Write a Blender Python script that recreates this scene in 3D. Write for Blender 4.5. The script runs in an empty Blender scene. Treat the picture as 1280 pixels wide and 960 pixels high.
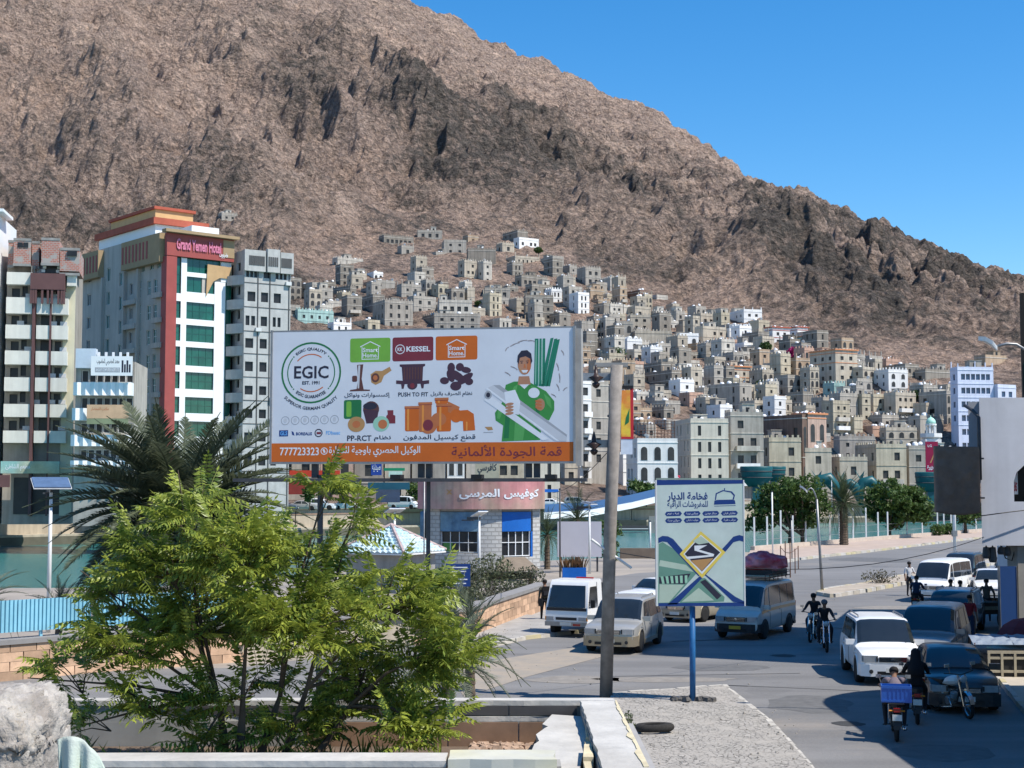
import bpy, bmesh, math, random
import numpy as np
from mathutils import Vector, Matrix
R = math.radians
random.seed(7)
SC = bpy.context.scene
COL = SC.collection
# ---------------- camera, sky, sun, exposure ----------------
F = 1850.0; CH = 5.5; PA = math.atan(130.0 / F)
cam = bpy.data.cameras.new('camera'); camo = bpy.data.objects.new('camera', cam); COL.objects.link(camo)
cam.sensor_width = 36; cam.lens = 36 * F / 1280; cam.clip_start = .1; cam.clip_end = 9000
camo.location = (0, 0, CH); camo.rotation_euler = (R(90) + PA, 0, 0)
SC.camera = camo
SUN_EL, SUN_AZ = R(56), R(26)      # azimuth: from the right, turned a little towards the viewer
sd = Vector((math.cos(SUN_EL) * math.cos(SUN_AZ), -math.cos(SUN_EL) * math.sin(SUN_AZ), math.sin(SUN_EL)))
W = bpy.data.worlds.new('World'); SC.world = W; W.use_nodes = True
nt = W.node_tree; bg = nt.nodes['Background']
sky = nt.nodes.new('ShaderNodeTexSky'); sky.sky_type = 'NISHITA'; sky.sun_disc = False
sky.sun_elevation = SUN_EL; sky.sun_rotation = math.atan2(sd.x, sd.y); sky.altitude = 0
sky.air_density = 1.0; sky.dust_density = 0.15; sky.ozone_density = 4.0
hs = nt.nodes.new('ShaderNodeHueSaturation'); hs.inputs['Saturation'].default_value = 1.36; hs.inputs['Value'].default_value = 1.08
nt.links.new(sky.outputs[0], hs.inputs['Color']); nt.links.new(hs.outputs[0], bg.inputs[0]); bg.inputs[1].default_value = 0.132
sun = bpy.data.lights.new('sun', 'SUN'); suno = bpy.data.objects.new('sun', sun); COL.objects.link(suno)
sun.energy = 4.9; sun.angle = R(.5); sun.color = (1, .94, .85)
suno.rotation_euler = sd.to_track_quat('Z', 'Y').to_euler()
SC.view_settings.view_transform = 'Standard'; SC.view_settings.look = 'None'
SC.view_settings.exposure = 0.36; SC.view_settings.gamma = 1
SC.cycles.max_bounces = 5; SC.cycles.diffuse_bounces = 2; SC.cycles.glossy_bounces = 2; SC.cycles.transparent_max_bounces = 6
SC.cycles.use_adaptive_sampling = True

# ---------------- picture <-> place ----------------
def Z(py, y): return CH + y * math.tan(PA + math.atan((480 - py) / F))
def P(px, py, y):
 z = Z(py, y); return Vector(((px - 640) / F * (y * math.cos(PA) + (z - CH) * math.sin(PA)), y, z))
def G(px, py, z=0.0):
 t = math.tan(PA + math.atan((480 - py) / F)); y = (z - CH) / t
 return Vector(((px - 640) / F * (y * math.cos(PA) + (z - CH) * math.sin(PA)), y, z))

# ---------------- mesh helpers ----------------
class MB:
 def __init__(s): s.v = []; s.f = []; s.m = []; s.k = 0
 def mat(s, k): s.k = k; return s
 def poly(s, pts):
  n = len(s.v); s.v += [tuple(p) for p in pts]; s.f.append(tuple(range(n, n + len(pts)))); s.m.append(s.k); return s
 def box(s, x0, x1, y0, y1, z0, z1, T=None, taper=0):
  n = len(s.v); t = taper
  p = [(x0, y0, z0), (x1, y0, z0), (x1, y1, z0), (x0, y1, z0), (x0 + t, y0 + t, z1), (x1 - t, y0 + t, z1), (x1 - t, y1 - t, z1), (x0 + t, y1 - t, z1)]
  if T: p = [tuple(T @ Vector(q)) for q in p]
  s.v += p
  for f in ((0, 3, 2, 1), (4, 5, 6, 7), (0, 1, 5, 4), (1, 2, 6, 5), (2, 3, 7, 6), (3, 0, 4, 7)):
   s.f.append(tuple(n + i for i in f)); s.m.append(s.k)
  return s
 def prism(s, pts, z0, z1, T=None):
  n = len(s.v); k = len(pts)
  q = [(p[0], p[1], z0) for p in pts] + [(p[0], p[1], z1) for p in pts]
  if T: q = [tuple(T @ Vector(a)) for a in q]
  s.v += q
  s.f.append(tuple(range(n + k - 1, n - 1, -1))); s.f.append(tuple(range(n + k, n + 2 * k)))
  for i in range(k): s.f.append((n + i, n + (i + 1) % k, n + k + (i + 1) % k, n + k + i))
  s.m += [s.k] * (k + 2); return s
 def tube(s, pts, r, n=8, cap=True):
  pts = [Vector(p) for p in pts]; rs = r if isinstance(r, (list, tuple)) else [r] * len(pts)
  b = len(s.v); up = None
  for i, p in enumerate(pts):
   d = (pts[min(i + 1, len(pts) - 1)] - pts[max(i - 1, 0)])
   if d.length < 1e-9: d = Vector((0, 0, 1))
   d.normalize()
   if up is None or abs(up.dot(d)) > .99: up = Vector((0, 0, 1)) if abs(d.z) < .9 else Vector((1, 0, 0))
   a = d.cross(up).normalized(); c = a.cross(d); up = c
   for j in range(n):
    t = 2 * math.pi * j / n; s.v.append(tuple(p + (a * math.cos(t) + c * math.sin(t)) * rs[i]))
  for i in range(len(pts) - 1):
   for j in range(n):
    s.f.append((b + i * n + j, b + i * n + (j + 1) % n, b + (i + 1) * n + (j + 1) % n, b + (i + 1) * n + j)); s.m.append(s.k)
  if cap:
   s.f.append(tuple(b + j for j in range(n - 1, -1, -1))); s.f.append(tuple(b + (len(pts) - 1) * n + j for j in range(n))); s.m += [s.k] * 2
  return s
 def lathe(s, prof, n=16, T=None, cap=True):
  b = len(s.v); k = len(prof)
  for (r, z) in prof:
   for j in range(n):
    t = 2 * math.pi * j / n; q = Vector((r * math.cos(t), r * math.sin(t), z)); s.v.append(tuple(T @ q if T else q))
  for i in range(k - 1):
   for j in range(n): s.f.append((b + i * n + j, b + i * n + (j + 1) % n, b + (i + 1) * n + (j + 1) % n, b + (i + 1) * n + j)); s.m.append(s.k)
  if cap:
   s.f.append(tuple(b + j for j in range(n - 1, -1, -1))); s.f.append(tuple(b + (k - 1) * n + j for j in range(n))); s.m += [s.k] * 2
  return s
 def mesh(s, name, mats, smooth=False):
  me = bpy.data.meshes.new(name); me.from_pydata(s.v, [], s.f)
  for m in (mats if isinstance(mats, (list, tuple)) else [mats]): me.materials.append(m)
  if any(s.m): me.polygons.foreach_set('material_index', s.m)
  if smooth:
   me.polygons.foreach_set('use_smooth', [True] * len(me.polygons)); 
  me.update(); return me
 def build(s, name, mats, parent=None, smooth=False, **kw):
  return link(name, s.mesh(name, mats, smooth), parent, **kw)
def link(name, data, parent=None, loc=None, rz=None, label=None, cat=None, kind=None, group=None):
 o = bpy.data.objects.new(name, data); COL.objects.link(o)
 if parent: o.parent = parent
 if loc is not None: o.location = loc
 if rz is not None: o.rotation_euler = (0, 0, rz)
 if label: o['label'] = label
 if cat: o['category'] = cat
 if kind: o['kind'] = kind
 if group: o['group'] = group
 return o
def thing(name, label, cat, loc=(0, 0, 0), rz=0, group=None): return link(name, None, None, loc, rz, label, cat, None, group)
def dup(root, loc, rz, label, group=None):
 def cp(o, par):
  c = o.copy(); COL.objects.link(c)
  if par: c.parent = par
  for ch in o.children: cp(ch, c)
  return c
 r = cp(root, None); r.location = loc; r.rotation_euler = (0, 0, rz); r['label'] = label
 if group: r['group'] = group
 return r
def smooth_by_angle(o, ang=35):
 me = o.data; me.polygons.foreach_set('use_smooth', [True] * len(me.polygons))
 bm = bmesh.new(); bm.from_mesh(me)
 for e in bm.edges:
  if len(e.link_faces) != 2 or e.calc_face_angle(0) > R(ang): e.smooth = False
 bm.to_mesh(me); bm.free()

# ---------------- materials ----------------
def new_mat(name):
 m = bpy.data.materials.new(name); m.use_nodes = True; return m, m.node_tree, m.node_tree.nodes['Principled BSDF']
def mat(name, col, rough=.85, var=.12, scale=1.0, bump=.0, metal=0, streak=0, rnd=0, col2=None, spec=.3, bscale=None, detail=6):
 m, t, b = new_mat(name); N = t.nodes; L = t.links
 b.inputs['Roughness'].default_value = rough; b.inputs['Metallic'].default_value = metal
 b.inputs['Specular IOR Level'].default_value = spec
 geo = N.new('ShaderNodeNewGeometry'); src = geo.outputs['Position']
 if var == 0 and not bump and not rnd:
  b.inputs['Base Color'].default_value = (*col, 1); return m
 n = N.new('ShaderNodeTexNoise'); n.inputs['Scale'].default_value = scale; n.inputs['Detail'].default_value = detail; n.inputs['Roughness'].default_value = .65
 L.new(src, n.inputs['Vector'])
 cr = N.new('ShaderNodeMapRange'); cr.inputs['From Min'].default_value = .3; cr.inputs['From Max'].default_value = .7
 cr.inputs['To Min'].default_value = 1 - var; cr.inputs['To Max'].default_value = 1 + var; L.new(n.outputs['Fac'], cr.inputs['Value'])
 val = cr.outputs[0]
 if streak:
  mp = N.new('ShaderNodeMapping'); mp.inputs['Scale'].default_value = (1.3, 1.3, .09); L.new(src, mp.inputs['Vector'])
  n2 = N.new('ShaderNodeTexNoise'); n2.inputs['Scale'].default_value = 1.2; n2.inputs['Detail'].default_value = 5; L.new(mp.outputs[0], n2.inputs['Vector'])
  c2 = N.new('ShaderNodeMapRange'); c2.inputs['From Min'].default_value = .35; c2.inputs['From Max'].default_value = .6
  c2.inputs['To Min'].default_value = 1 - streak; c2.inputs['To Max'].default_value = 1; L.new(n2.outputs['Fac'], c2.inputs['Value'])
  mu = N.new('ShaderNodeMath'); mu.operation = 'MULTIPLY'; L.new(val, mu.inputs[0]); L.new(c2.outputs[0], mu.inputs[1]); val = mu.outputs[0]
 if rnd:
  oi = N.new('ShaderNodeObjectInfo'); c3 = N.new('ShaderNodeMapRange'); c3.inputs['To Min'].default_value = 1 - rnd; c3.inputs['To Max'].default_value = 1 + rnd
  L.new(oi.outputs['Random'], c3.inputs['Value'])
  mu = N.new('ShaderNodeMath'); mu.operation = 'MULTIPLY'; L.new(val, mu.inputs[0]); L.new(c3.outputs[0], mu.inputs[1]); val = mu.outputs[0]
 if col2:
  n3 = N.new('ShaderNodeTexNoise'); n3.inputs['Scale'].default_value = scale * .37; n3.inputs['Detail'].default_value = 5; L.new(src, n3.inputs['Vector'])
  cc = N.new('ShaderNodeMapRange'); cc.inputs['From Min'].default_value = .42; cc.inputs['From Max'].default_value = .62; L.new(n3.outputs['Fac'], cc.inputs['Value'])
  mx = N.new('ShaderNodeMix'); mx.data_type = 'RGBA'; mx.inputs['A'].default_value = (*col, 1); mx.inputs['B'].default_value = (*col2, 1); L.new(cc.outputs[0], mx.inputs['Factor'])
  base = mx.outputs['Result']
 else:
  rgb = N.new('ShaderNodeRGB'); rgb.outputs[0].default_value = (*col, 1); base = rgb.outputs[0]
 vm = N.new('ShaderNodeVectorMath'); vm.operation = 'SCALE'; L.new(base, vm.inputs[0]); L.new(val, vm.inputs['Scale'])
 L.new(vm.outputs[0], b.inputs['Base Color'])
 if bump:
  nb = n
  if bscale: nb = N.new('ShaderNodeTexNoise'); nb.inputs['Scale'].default_value = bscale; nb.inputs['Detail'].default_value = 5; L.new(src, nb.inputs['Vector'])
  bp = N.new('ShaderNodeBump'); bp.inputs['Strength'].default_value = .8; bp.inputs['Distance'].default_value = bump; L.new(nb.outputs['Fac'], bp.inputs['Height']); L.new(bp.outputs[0], b.inputs['Normal'])
 return m
def glass(name, col=(.02, .03, .035), rough=.08):
 return mat(name, col, rough, .3, .7, spec=.6)
M = {}
M['darkwin'] = mat('dark_opening', (.018, .018, .02), .35, .5, .4, spec=.4)
M['farwin'] = mat('far_window', (.042, .04, .038), .4, .5, .4, spec=.4)
M['bluewin'] = mat('blue_glazing', (.02, .05, .12), .12, .3, .6, spec=.6)
M['greenglass'] = mat('green_glazing', (.005, .085, .055), .12, .35, .5, spec=.7)
M['concrete'] = mat('grey_concrete', (.30, .29, .27), .9, .18, 1.1, streak=.2)
M['white'] = mat('white_paint', (.76, .75, .72), .7, .06, 1.5, streak=.1)
M['metal_white'] = mat('white_metal', (.7, .7, .68), .4, .08, 3)
M['steel'] = mat('dull_steel', (.28, .28, .28), .45, .2, 4, metal=.5)
M['darksteel'] = mat('dark_steel', (.06, .06, .065), .5, .2, 4)
M['rust'] = mat('rusty_steel', (.14, .07, .045), .8, .4, 6)
M['black'] = mat('black_plastic', (.015, .015, .016), .5, 0)
M['rubber'] = mat('rubber', (.018, .018, .018), .85, 0)

# ---------------- numpy noise ----------------
_rg = np.random.RandomState(3); _perm = _rg.permutation(512).astype(np.int64) % 256; _ga = _rg.rand(256) * 2 * np.pi
_gx, _gy = np.cos(_ga), np.sin(_ga)
def pn(x, y, seed=0):
 xi = np.floor(x).astype(np.int64); yi = np.floor(y).astype(np.int64); xf = x - xi; yf = y - yi
 u = xf * xf * xf * (xf * (xf * 6 - 15) + 10); v = yf * yf * yf * (yf * (yf * 6 - 15) + 10)
 def g(a, b):
  h = (_perm[(_perm[(xi + a + seed * 17) & 255] + yi + b) & 255]); return _gx[h] * (xf - a) + _gy[h] * (yf - b)
 a = g(0, 0); b = g(1, 0); c = g(0, 1); d = g(1, 1)
 return (a + u * (b - a)) + v * ((c + u * (d - c)) - (a + u * (b - a)))
def fbm(x, y, o=5, seed=0, g=.5):
 s = 0; a = 1
 for i in range(o): s = s + a * pn(x, y, seed + i); x = x * 2.03 + 1.7; y = y * 2.03 - 3.1; a *= g
 return s
def ridged(x, y, o=5, seed=0, g=.5):
 s = 0; a = 1; w = 1
 for i in range(o):
  n = 1 - 2 * np.abs(pn(x, y, seed + i)); n = n * n * w; s = s + a * n; w = np.clip(n * 1.6, 0, 1); x = x * 2.07 + 5.2; y = y * 2.07 + 1.3; a *= g
 return s

# ---------------- hill shape: per picture column, knots of (distance, picture height) ----------------
# distance rows: street, foot, lower town, mid town, town top, slope, slope, ridge
HC = [-1600, -300, 120, 350, 560, 700, 850, 950, 1050, 1160, 1280, 1500, 2800]
HD = [[200, 262, 350, 450, 560, 720, 900, 1150], [205, 262, 350, 450, 560, 720, 900, 1150], [215, 262, 350, 450, 560, 720, 900, 1150], [235, 262, 350, 450, 570, 720, 900, 1150],
 [245, 275, 380, 480, 640, 780, 960, 1180], [260, 300, 390, 490, 600, 760, 930, 1130], [290, 325, 390, 470, 560, 700, 850, 1030], [310, 350, 400, 460, 520, 650, 790, 950],
 [320, 360, 400, 440, 490, 610, 740, 870], [330, 370, 400, 430, 460, 570, 700, 820], [345, 372, 400, 425, 445, 550, 670, 780], [370, 400, 430, 460, 500, 590, 700, 800], [500, 530, 560, 600, 650, 740, 850, 950]]
HY = [[None, 612, 560, 470, 400, 300, 210, 120], [None, 615, 560, 460, 370, 240, 90, -90], [None, 615, 555, 440, 350, 200, 60, -110], [None, 610, 545, 430, 345, 215, 80, -80],
 [None, 605, 515, 420, 300, 205, 105, 12], [None, 606, 515, 435, 330, 235, 150, 89], [None, 608, 530, 450, 388, 300, 215, 172], [None, 608, 535, 455, 397, 310, 250, 222],
 [None, 608, 530, 465, 420, 340, 290, 262], [None, 608, 535, 480, 447, 370, 325, 301], [None, 608, 530, 485, 460, 405, 365, 340], [None, 610, 570, 530, 500, 450, 430, 420], [None, 612, 600, 585, 570, 550, 540, 530]]
HDn = np.array(HD, float); HYn = np.array([[630 if v is None else v for v in r] for r in HY], float)
ridge_px = np.array([-1600, -300, 0, 380, 500, 525, 560, 600, 640, 690, 730, 780, 815, 845, 870, 905, 940, 975, 1005, 1045, 1075, 1100, 1140, 1165, 1205, 1240, 1262, 1290, 1500, 2800.])
ridge_y = np.array([120, -90, -110, -70, -14, 6, 17, 45, 62, 84, 100, 125, 138, 158, 172, 203, 218, 237, 243, 262, 276, 277, 300, 310, 330, 343, 346, 352, 420, 530.])
def hill_knots(px):
 D = np.array([np.interp(px, HC, HDn[:, k]) for k in range(8)]); Y = np.array([np.interp(px, HC, HYn[:, k]) for k in range(8)])
 Y[7] = np.interp(px, ridge_px, ridge_y)
 Y[0] = 610 + (CH - 2.2) * F / D[0]; Y[1] = np.maximum(Y[1], 0); return D, Y
def hill_z_of(D, Y): return CH + D * np.tan(PA + np.arctan((480 - Y) / F))
def hillpt(px, py):
 """the place on the hillside seen at that picture point"""
 D, Y = hill_knots(px)
 for k in range(7):
  if Y[k] >= py >= Y[k + 1]:
   ts = np.linspace(0, 1, 40); Zk = hill_z_of(D, Y); ds = D[k] + (D[k + 1] - D[k]) * ts; zs = Zk[k] + (Zk[k + 1] - Zk[k]) * ts
   el = np.arctan((zs - CH) / ds) - PA; ys = 480 - F * np.tan(el); i = int(np.argmin(np.abs(ys - py))); return P(px, py, ds[i])
 return P(px, py, D[0])
GZ = 2.2
def make_terrain():
 cols = np.concatenate([np.linspace(-1600, -80, 60)[:-1], np.linspace(-80, 1360, 760), np.linspace(1360, 2800, 50)[1:]])
 rows = np.concatenate([np.linspace(0, 1, 5)[:-1], np.linspace(1, 2, 22)[:-1], np.linspace(2, 4, 110)[:-1], np.linspace(4, 7, 420), 7 + np.array([.03, .06, .1, .16, .25, .4, .7, 1.2])])
 nc, nr = len(cols), len(rows)
 D = np.array([np.interp(cols, HC, HDn[:, k]) for k in range(8)]); Y = np.array([np.interp(cols, HC, HYn[:, k]) for k in range(8)])
 Y[7] = np.interp(cols, ridge_px, ridge_y); Zk = hill_z_of(D, Y); Zk[0] = GZ; Zk[1] = np.maximum(Zk[1], GZ)
 k = np.minimum(np.floor(rows).astype(int), 6); t = rows - k
 d = D[k] + (D[np.minimum(k + 1, 7)] - D[k]) * np.minimum(t, 1)[:, None]
 over = np.clip(rows - 7, 0, 9); d = d + (over * 420)[:, None]
 z = Zk[k] + (Zk[k + 1] - Zk[k]) * np.minimum(t, 1)[:, None] - (over * 190)[:, None]
 z[rows > 7.05] -= 0
 a = (cols - 640) / F; X = a[None, :] * (d * math.cos(PA) + (z - CH) * math.sin(PA)); Yw = d
 # relief
 m = np.clip((rows - 4.0) / 1.1, 0, 1)[:, None] * np.ones((1, nc))
 left = np.clip((420 - cols) / 120, 0, 1)[None, :]; m = np.maximum(m, left * np.clip((rows - 1.6) / 1.2, 0, 1)[:, None])
 mq = np.maximum(np.clip((rows - 3.9) / .35, 0, 1)[:, None] * np.ones((1, nc)), m); town = np.clip((rows - 1.1) / .6, 0, 1)[:, None] * (1 - m)
 fade = np.clip((7.0 - rows) / .9, .22, 1)[:, None]; ry = np.interp(cols, ridge_px, ridge_y)[None, :]; near = np.clip((480 - F * np.tan(np.arctan((z - CH) / Yw) - PA) - ry) / 110, .04, 1)
 wx = X + 26 * fbm(X / 130, Yw / 130, 3, 31); wy = Yw + 26 * fbm(X / 130 + 9, Yw / 130, 3, 41)
 ca, sa = math.cos(R(32)), math.sin(R(32)); gx = wx * ca + wy * sa; gy = -wx * sa + wy * ca
 r1 = ridged(gx / 118, gy / 250, 5, 1, .5); r2 = ridged(wx / 42 + 3, wy / 55, 4, 11, .55); f3 = fbm(X / 15, Yw / 15, 5, 21, .6)
 f4 = ridged(X / 9, Yw / 9, 3, 25, .55)
 r1 = .55 * ridged(gx / 165, gy / 430, 3, 5, .5) + .45 * (fbm(gx / 90, gy / 200, 3, 1) * .9 + .8); r2c = np.minimum(r2, 1.15)
 dz = (r1 - .8) * 44 + (r2c - .7) * 7.5 + f3 * 3.6 + (f4 - .6) * 2.2
 ro = np.clip((r2 - .62) * 2.2 + f3 * .25, 0, 1)
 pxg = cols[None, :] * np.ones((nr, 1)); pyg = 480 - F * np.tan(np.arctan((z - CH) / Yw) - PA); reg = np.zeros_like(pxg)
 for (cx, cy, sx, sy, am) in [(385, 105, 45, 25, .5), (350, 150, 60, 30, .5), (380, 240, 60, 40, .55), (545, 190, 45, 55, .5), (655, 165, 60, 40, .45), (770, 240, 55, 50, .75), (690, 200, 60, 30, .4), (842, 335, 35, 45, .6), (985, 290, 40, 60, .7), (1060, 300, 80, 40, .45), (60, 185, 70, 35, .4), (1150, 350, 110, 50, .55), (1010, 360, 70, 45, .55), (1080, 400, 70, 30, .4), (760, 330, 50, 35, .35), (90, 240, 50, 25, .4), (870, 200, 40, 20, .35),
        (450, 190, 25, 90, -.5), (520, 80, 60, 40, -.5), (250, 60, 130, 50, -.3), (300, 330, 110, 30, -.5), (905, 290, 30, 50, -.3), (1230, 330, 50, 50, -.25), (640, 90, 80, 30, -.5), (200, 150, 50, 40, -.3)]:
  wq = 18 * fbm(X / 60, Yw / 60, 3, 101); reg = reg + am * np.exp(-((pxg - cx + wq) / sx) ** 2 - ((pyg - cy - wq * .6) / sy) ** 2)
 zz = z + m * fade * (dz - (1 - near) * (r1 - .8) * 44) + (1 - fade) * m * (f3 * 3.0 + r2c * 2.5 - 2)
 lay = zz + 6 * fbm(X / 90, Yw / 90, 3, 61); st = (lay / 17) % 1.0
 oc = np.clip(reg + .35 * fbm(X / 70, Yw / 70, 3, 111) + .2, 0, 1) * mq * np.clip(near * 3, 0, 1); rk = ridged(wx / 24, wy / 36, 4, 121, .6); zz = zz + mq * f3 * 2.6 + oc * (np.minimum(rk, 1.3) - .6) * 9 + m * near * (np.minimum(ridged(gx / 60, gy / 120, 3, 131), 1.2) - .7) * 9
 hi = np.clip((rows - 5.1) / .9, 0, 1)[:, None] * np.clip((1180 - cols) / 300, 0, 1)[None, :]
 zz = zz + hi * m * 2.2 * (np.clip((st - .5) / .12, 0, 1) - st)
 zz = zz + town * (fbm(X / 22, Yw / 22, 4, 71) * 1.1 + .5 + fbm(X / 5, Yw / 5, 3, 75) * .5)
 V = np.stack([X, Yw, zz], -1).reshape(-1, 3)
 idx = np.arange(nr * nc).reshape(nr, nc); q = np.stack([idx[:-1, :-1], idx[:-1, 1:], idx[1:, 1:], idx[1:, :-1]], -1).reshape(-1, 4)
 me = bpy.data.meshes.new('mountain'); me.vertices.add(len(V)); me.vertices.foreach_set('co', V.ravel())
 me.loops.add(q.size); me.loops.foreach_set('vertex_index', q.ravel()); me.polygons.add(len(q)); me.polygons.foreach_set('loop_start', np.arange(len(q)) * 4)
 me.update(calc_edges=True)
 # rock type attribute: dark broken rock, pale scree, orange earth near the houses, ledges high up
 big = fbm(gx / 160, gy / 260, 3, 81)
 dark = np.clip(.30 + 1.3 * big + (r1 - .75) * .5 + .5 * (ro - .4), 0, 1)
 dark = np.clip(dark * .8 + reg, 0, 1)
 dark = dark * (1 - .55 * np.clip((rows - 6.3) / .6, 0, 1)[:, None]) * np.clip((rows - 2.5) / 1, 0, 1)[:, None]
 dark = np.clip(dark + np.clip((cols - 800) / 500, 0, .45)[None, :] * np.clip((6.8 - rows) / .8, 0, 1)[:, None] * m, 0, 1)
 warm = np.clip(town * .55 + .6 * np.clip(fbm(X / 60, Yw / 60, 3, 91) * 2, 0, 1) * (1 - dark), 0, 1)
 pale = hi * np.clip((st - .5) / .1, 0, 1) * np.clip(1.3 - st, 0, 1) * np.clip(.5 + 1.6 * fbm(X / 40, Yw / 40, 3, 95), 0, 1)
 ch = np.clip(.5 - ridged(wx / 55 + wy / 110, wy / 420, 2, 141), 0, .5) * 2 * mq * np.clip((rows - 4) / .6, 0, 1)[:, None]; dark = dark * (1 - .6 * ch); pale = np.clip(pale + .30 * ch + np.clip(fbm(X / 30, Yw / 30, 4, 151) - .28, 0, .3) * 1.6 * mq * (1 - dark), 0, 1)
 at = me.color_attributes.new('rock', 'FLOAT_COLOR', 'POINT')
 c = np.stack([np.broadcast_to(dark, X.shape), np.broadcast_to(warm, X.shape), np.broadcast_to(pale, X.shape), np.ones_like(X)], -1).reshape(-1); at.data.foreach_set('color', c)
 m_, t_, b = new_mat('mountain_rock'); N = t_.nodes; L = t_.links
 an = N.new('ShaderNodeAttribute'); an.attribute_name = 'rock'; sp = N.new('ShaderNodeSeparateColor'); L.new(an.outputs['Color'], sp.inputs[0])
 geo = N.new('ShaderNodeNewGeometry')
 n1 = N.new('ShaderNodeTexNoise'); n1.inputs['Scale'].default_value = .22; n1.inputs['Detail'].default_value = 12; n1.inputs['Roughness'].default_value = .72; L.new(geo.outputs['Position'], n1.inputs['Vector'])
 vo = N.new('ShaderNodeTexVoronoi'); vo.inputs['Scale'].default_value = .26; vo.inputs['Detail'].default_value = 2; L.new(geo.outputs['Position'], vo.inputs['Vector'])
 def mix(a, bb, fac):
  x = N.new('ShaderNodeMix'); x.data_type = 'RGBA'
  for nme, v in (('A', a), ('B', bb)):
   if isinstance(v, tuple): x.inputs[nme].default_value = (*v, 1)
   else: L.new(v, x.inputs[nme])
  L.new(fac, x.inputs['Factor']); return x.outputs['Result']
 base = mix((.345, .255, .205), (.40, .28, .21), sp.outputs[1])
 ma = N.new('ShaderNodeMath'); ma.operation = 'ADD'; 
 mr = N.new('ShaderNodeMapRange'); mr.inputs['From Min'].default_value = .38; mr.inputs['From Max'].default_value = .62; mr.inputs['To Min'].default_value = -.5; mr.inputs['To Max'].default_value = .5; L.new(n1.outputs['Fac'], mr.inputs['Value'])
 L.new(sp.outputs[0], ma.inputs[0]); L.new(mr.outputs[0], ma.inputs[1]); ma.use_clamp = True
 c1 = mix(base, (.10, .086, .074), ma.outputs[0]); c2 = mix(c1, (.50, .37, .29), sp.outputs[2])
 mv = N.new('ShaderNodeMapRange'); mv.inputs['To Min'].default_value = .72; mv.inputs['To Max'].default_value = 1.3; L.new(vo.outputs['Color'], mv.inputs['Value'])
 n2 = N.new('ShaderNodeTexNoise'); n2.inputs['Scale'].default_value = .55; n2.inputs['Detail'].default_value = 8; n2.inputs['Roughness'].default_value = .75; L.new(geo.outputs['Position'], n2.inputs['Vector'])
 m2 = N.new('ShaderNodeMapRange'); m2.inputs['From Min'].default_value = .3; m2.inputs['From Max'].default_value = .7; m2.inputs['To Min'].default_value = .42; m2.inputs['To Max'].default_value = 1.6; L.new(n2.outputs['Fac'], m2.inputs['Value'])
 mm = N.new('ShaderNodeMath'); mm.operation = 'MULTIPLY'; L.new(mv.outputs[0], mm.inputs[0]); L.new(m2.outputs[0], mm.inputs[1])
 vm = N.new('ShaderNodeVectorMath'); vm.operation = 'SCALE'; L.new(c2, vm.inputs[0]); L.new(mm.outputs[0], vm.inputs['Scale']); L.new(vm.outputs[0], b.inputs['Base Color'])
 b.inputs['Roughness'].default_value = .95; b.inputs['Specular IOR Level'].default_value = .15
 ad = N.new('ShaderNodeMath'); ad.operation = 'ADD'; L.new(n1.outputs['Fac'], ad.inputs[0]); av = N.new('ShaderNodeMath'); av.operation = 'MULTIPLY_ADD'; av.inputs[1].default_value = .8; L.new(vo.outputs['Distance'], av.inputs[0]); L.new(n2.outputs['Fac'], av.inputs[2]); L.new(av.outputs[0], ad.inputs[1])
 bp = N.new('ShaderNodeBump'); bp.inputs['Strength'].default_value = 1; bp.inputs['Distance'].default_value = 4.6; L.new(ad.outputs[0], bp.inputs['Height']); L.new(bp.outputs[0], b.inputs['Normal'])
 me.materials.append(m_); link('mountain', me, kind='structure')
make_terrain()

# ---------------- near land, water, far quay ----------------
SH = [(-3000, 752), (-500, 735), (180, 735), (450, 712), (700, 700), (780, 696), (830, 695), (938, 690), (1100, 676), (1224, 666), (1400, 655), (1800, 640), (3200, 628)]
shore = [G(a, b) for a, b in SH]
M['dust'] = mat('dusty_ground', (.32, .28, .235), .95, .16, .5, bump=.03, bscale=9, col2=(.25, .225, .2))
mb = MB(); pts = [Vector((-220, -60, 0)), Vector((420, -60, 0))] + [shore[i] for i in range(len(shore) - 1, -1, -1)]
mb.poly(pts)
for a, b in zip(shore[:-1], shore[1:]): mb.poly([a, b, (b.x, b.y, -4), (a.x, a.y, -4)])
mb.build('ground', M['dust'], kind='structure')
mb = MB(); mb.poly([(-3500, -300, -3.4), (3500, -300, -3.4), (3500, 6000, -3.4), (-3500, 6000, -3.4)]); mb.build('sea_bed', mat('sea_bed', (.12, .11, .08), .9, .2, .05), kind='structure')
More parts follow.
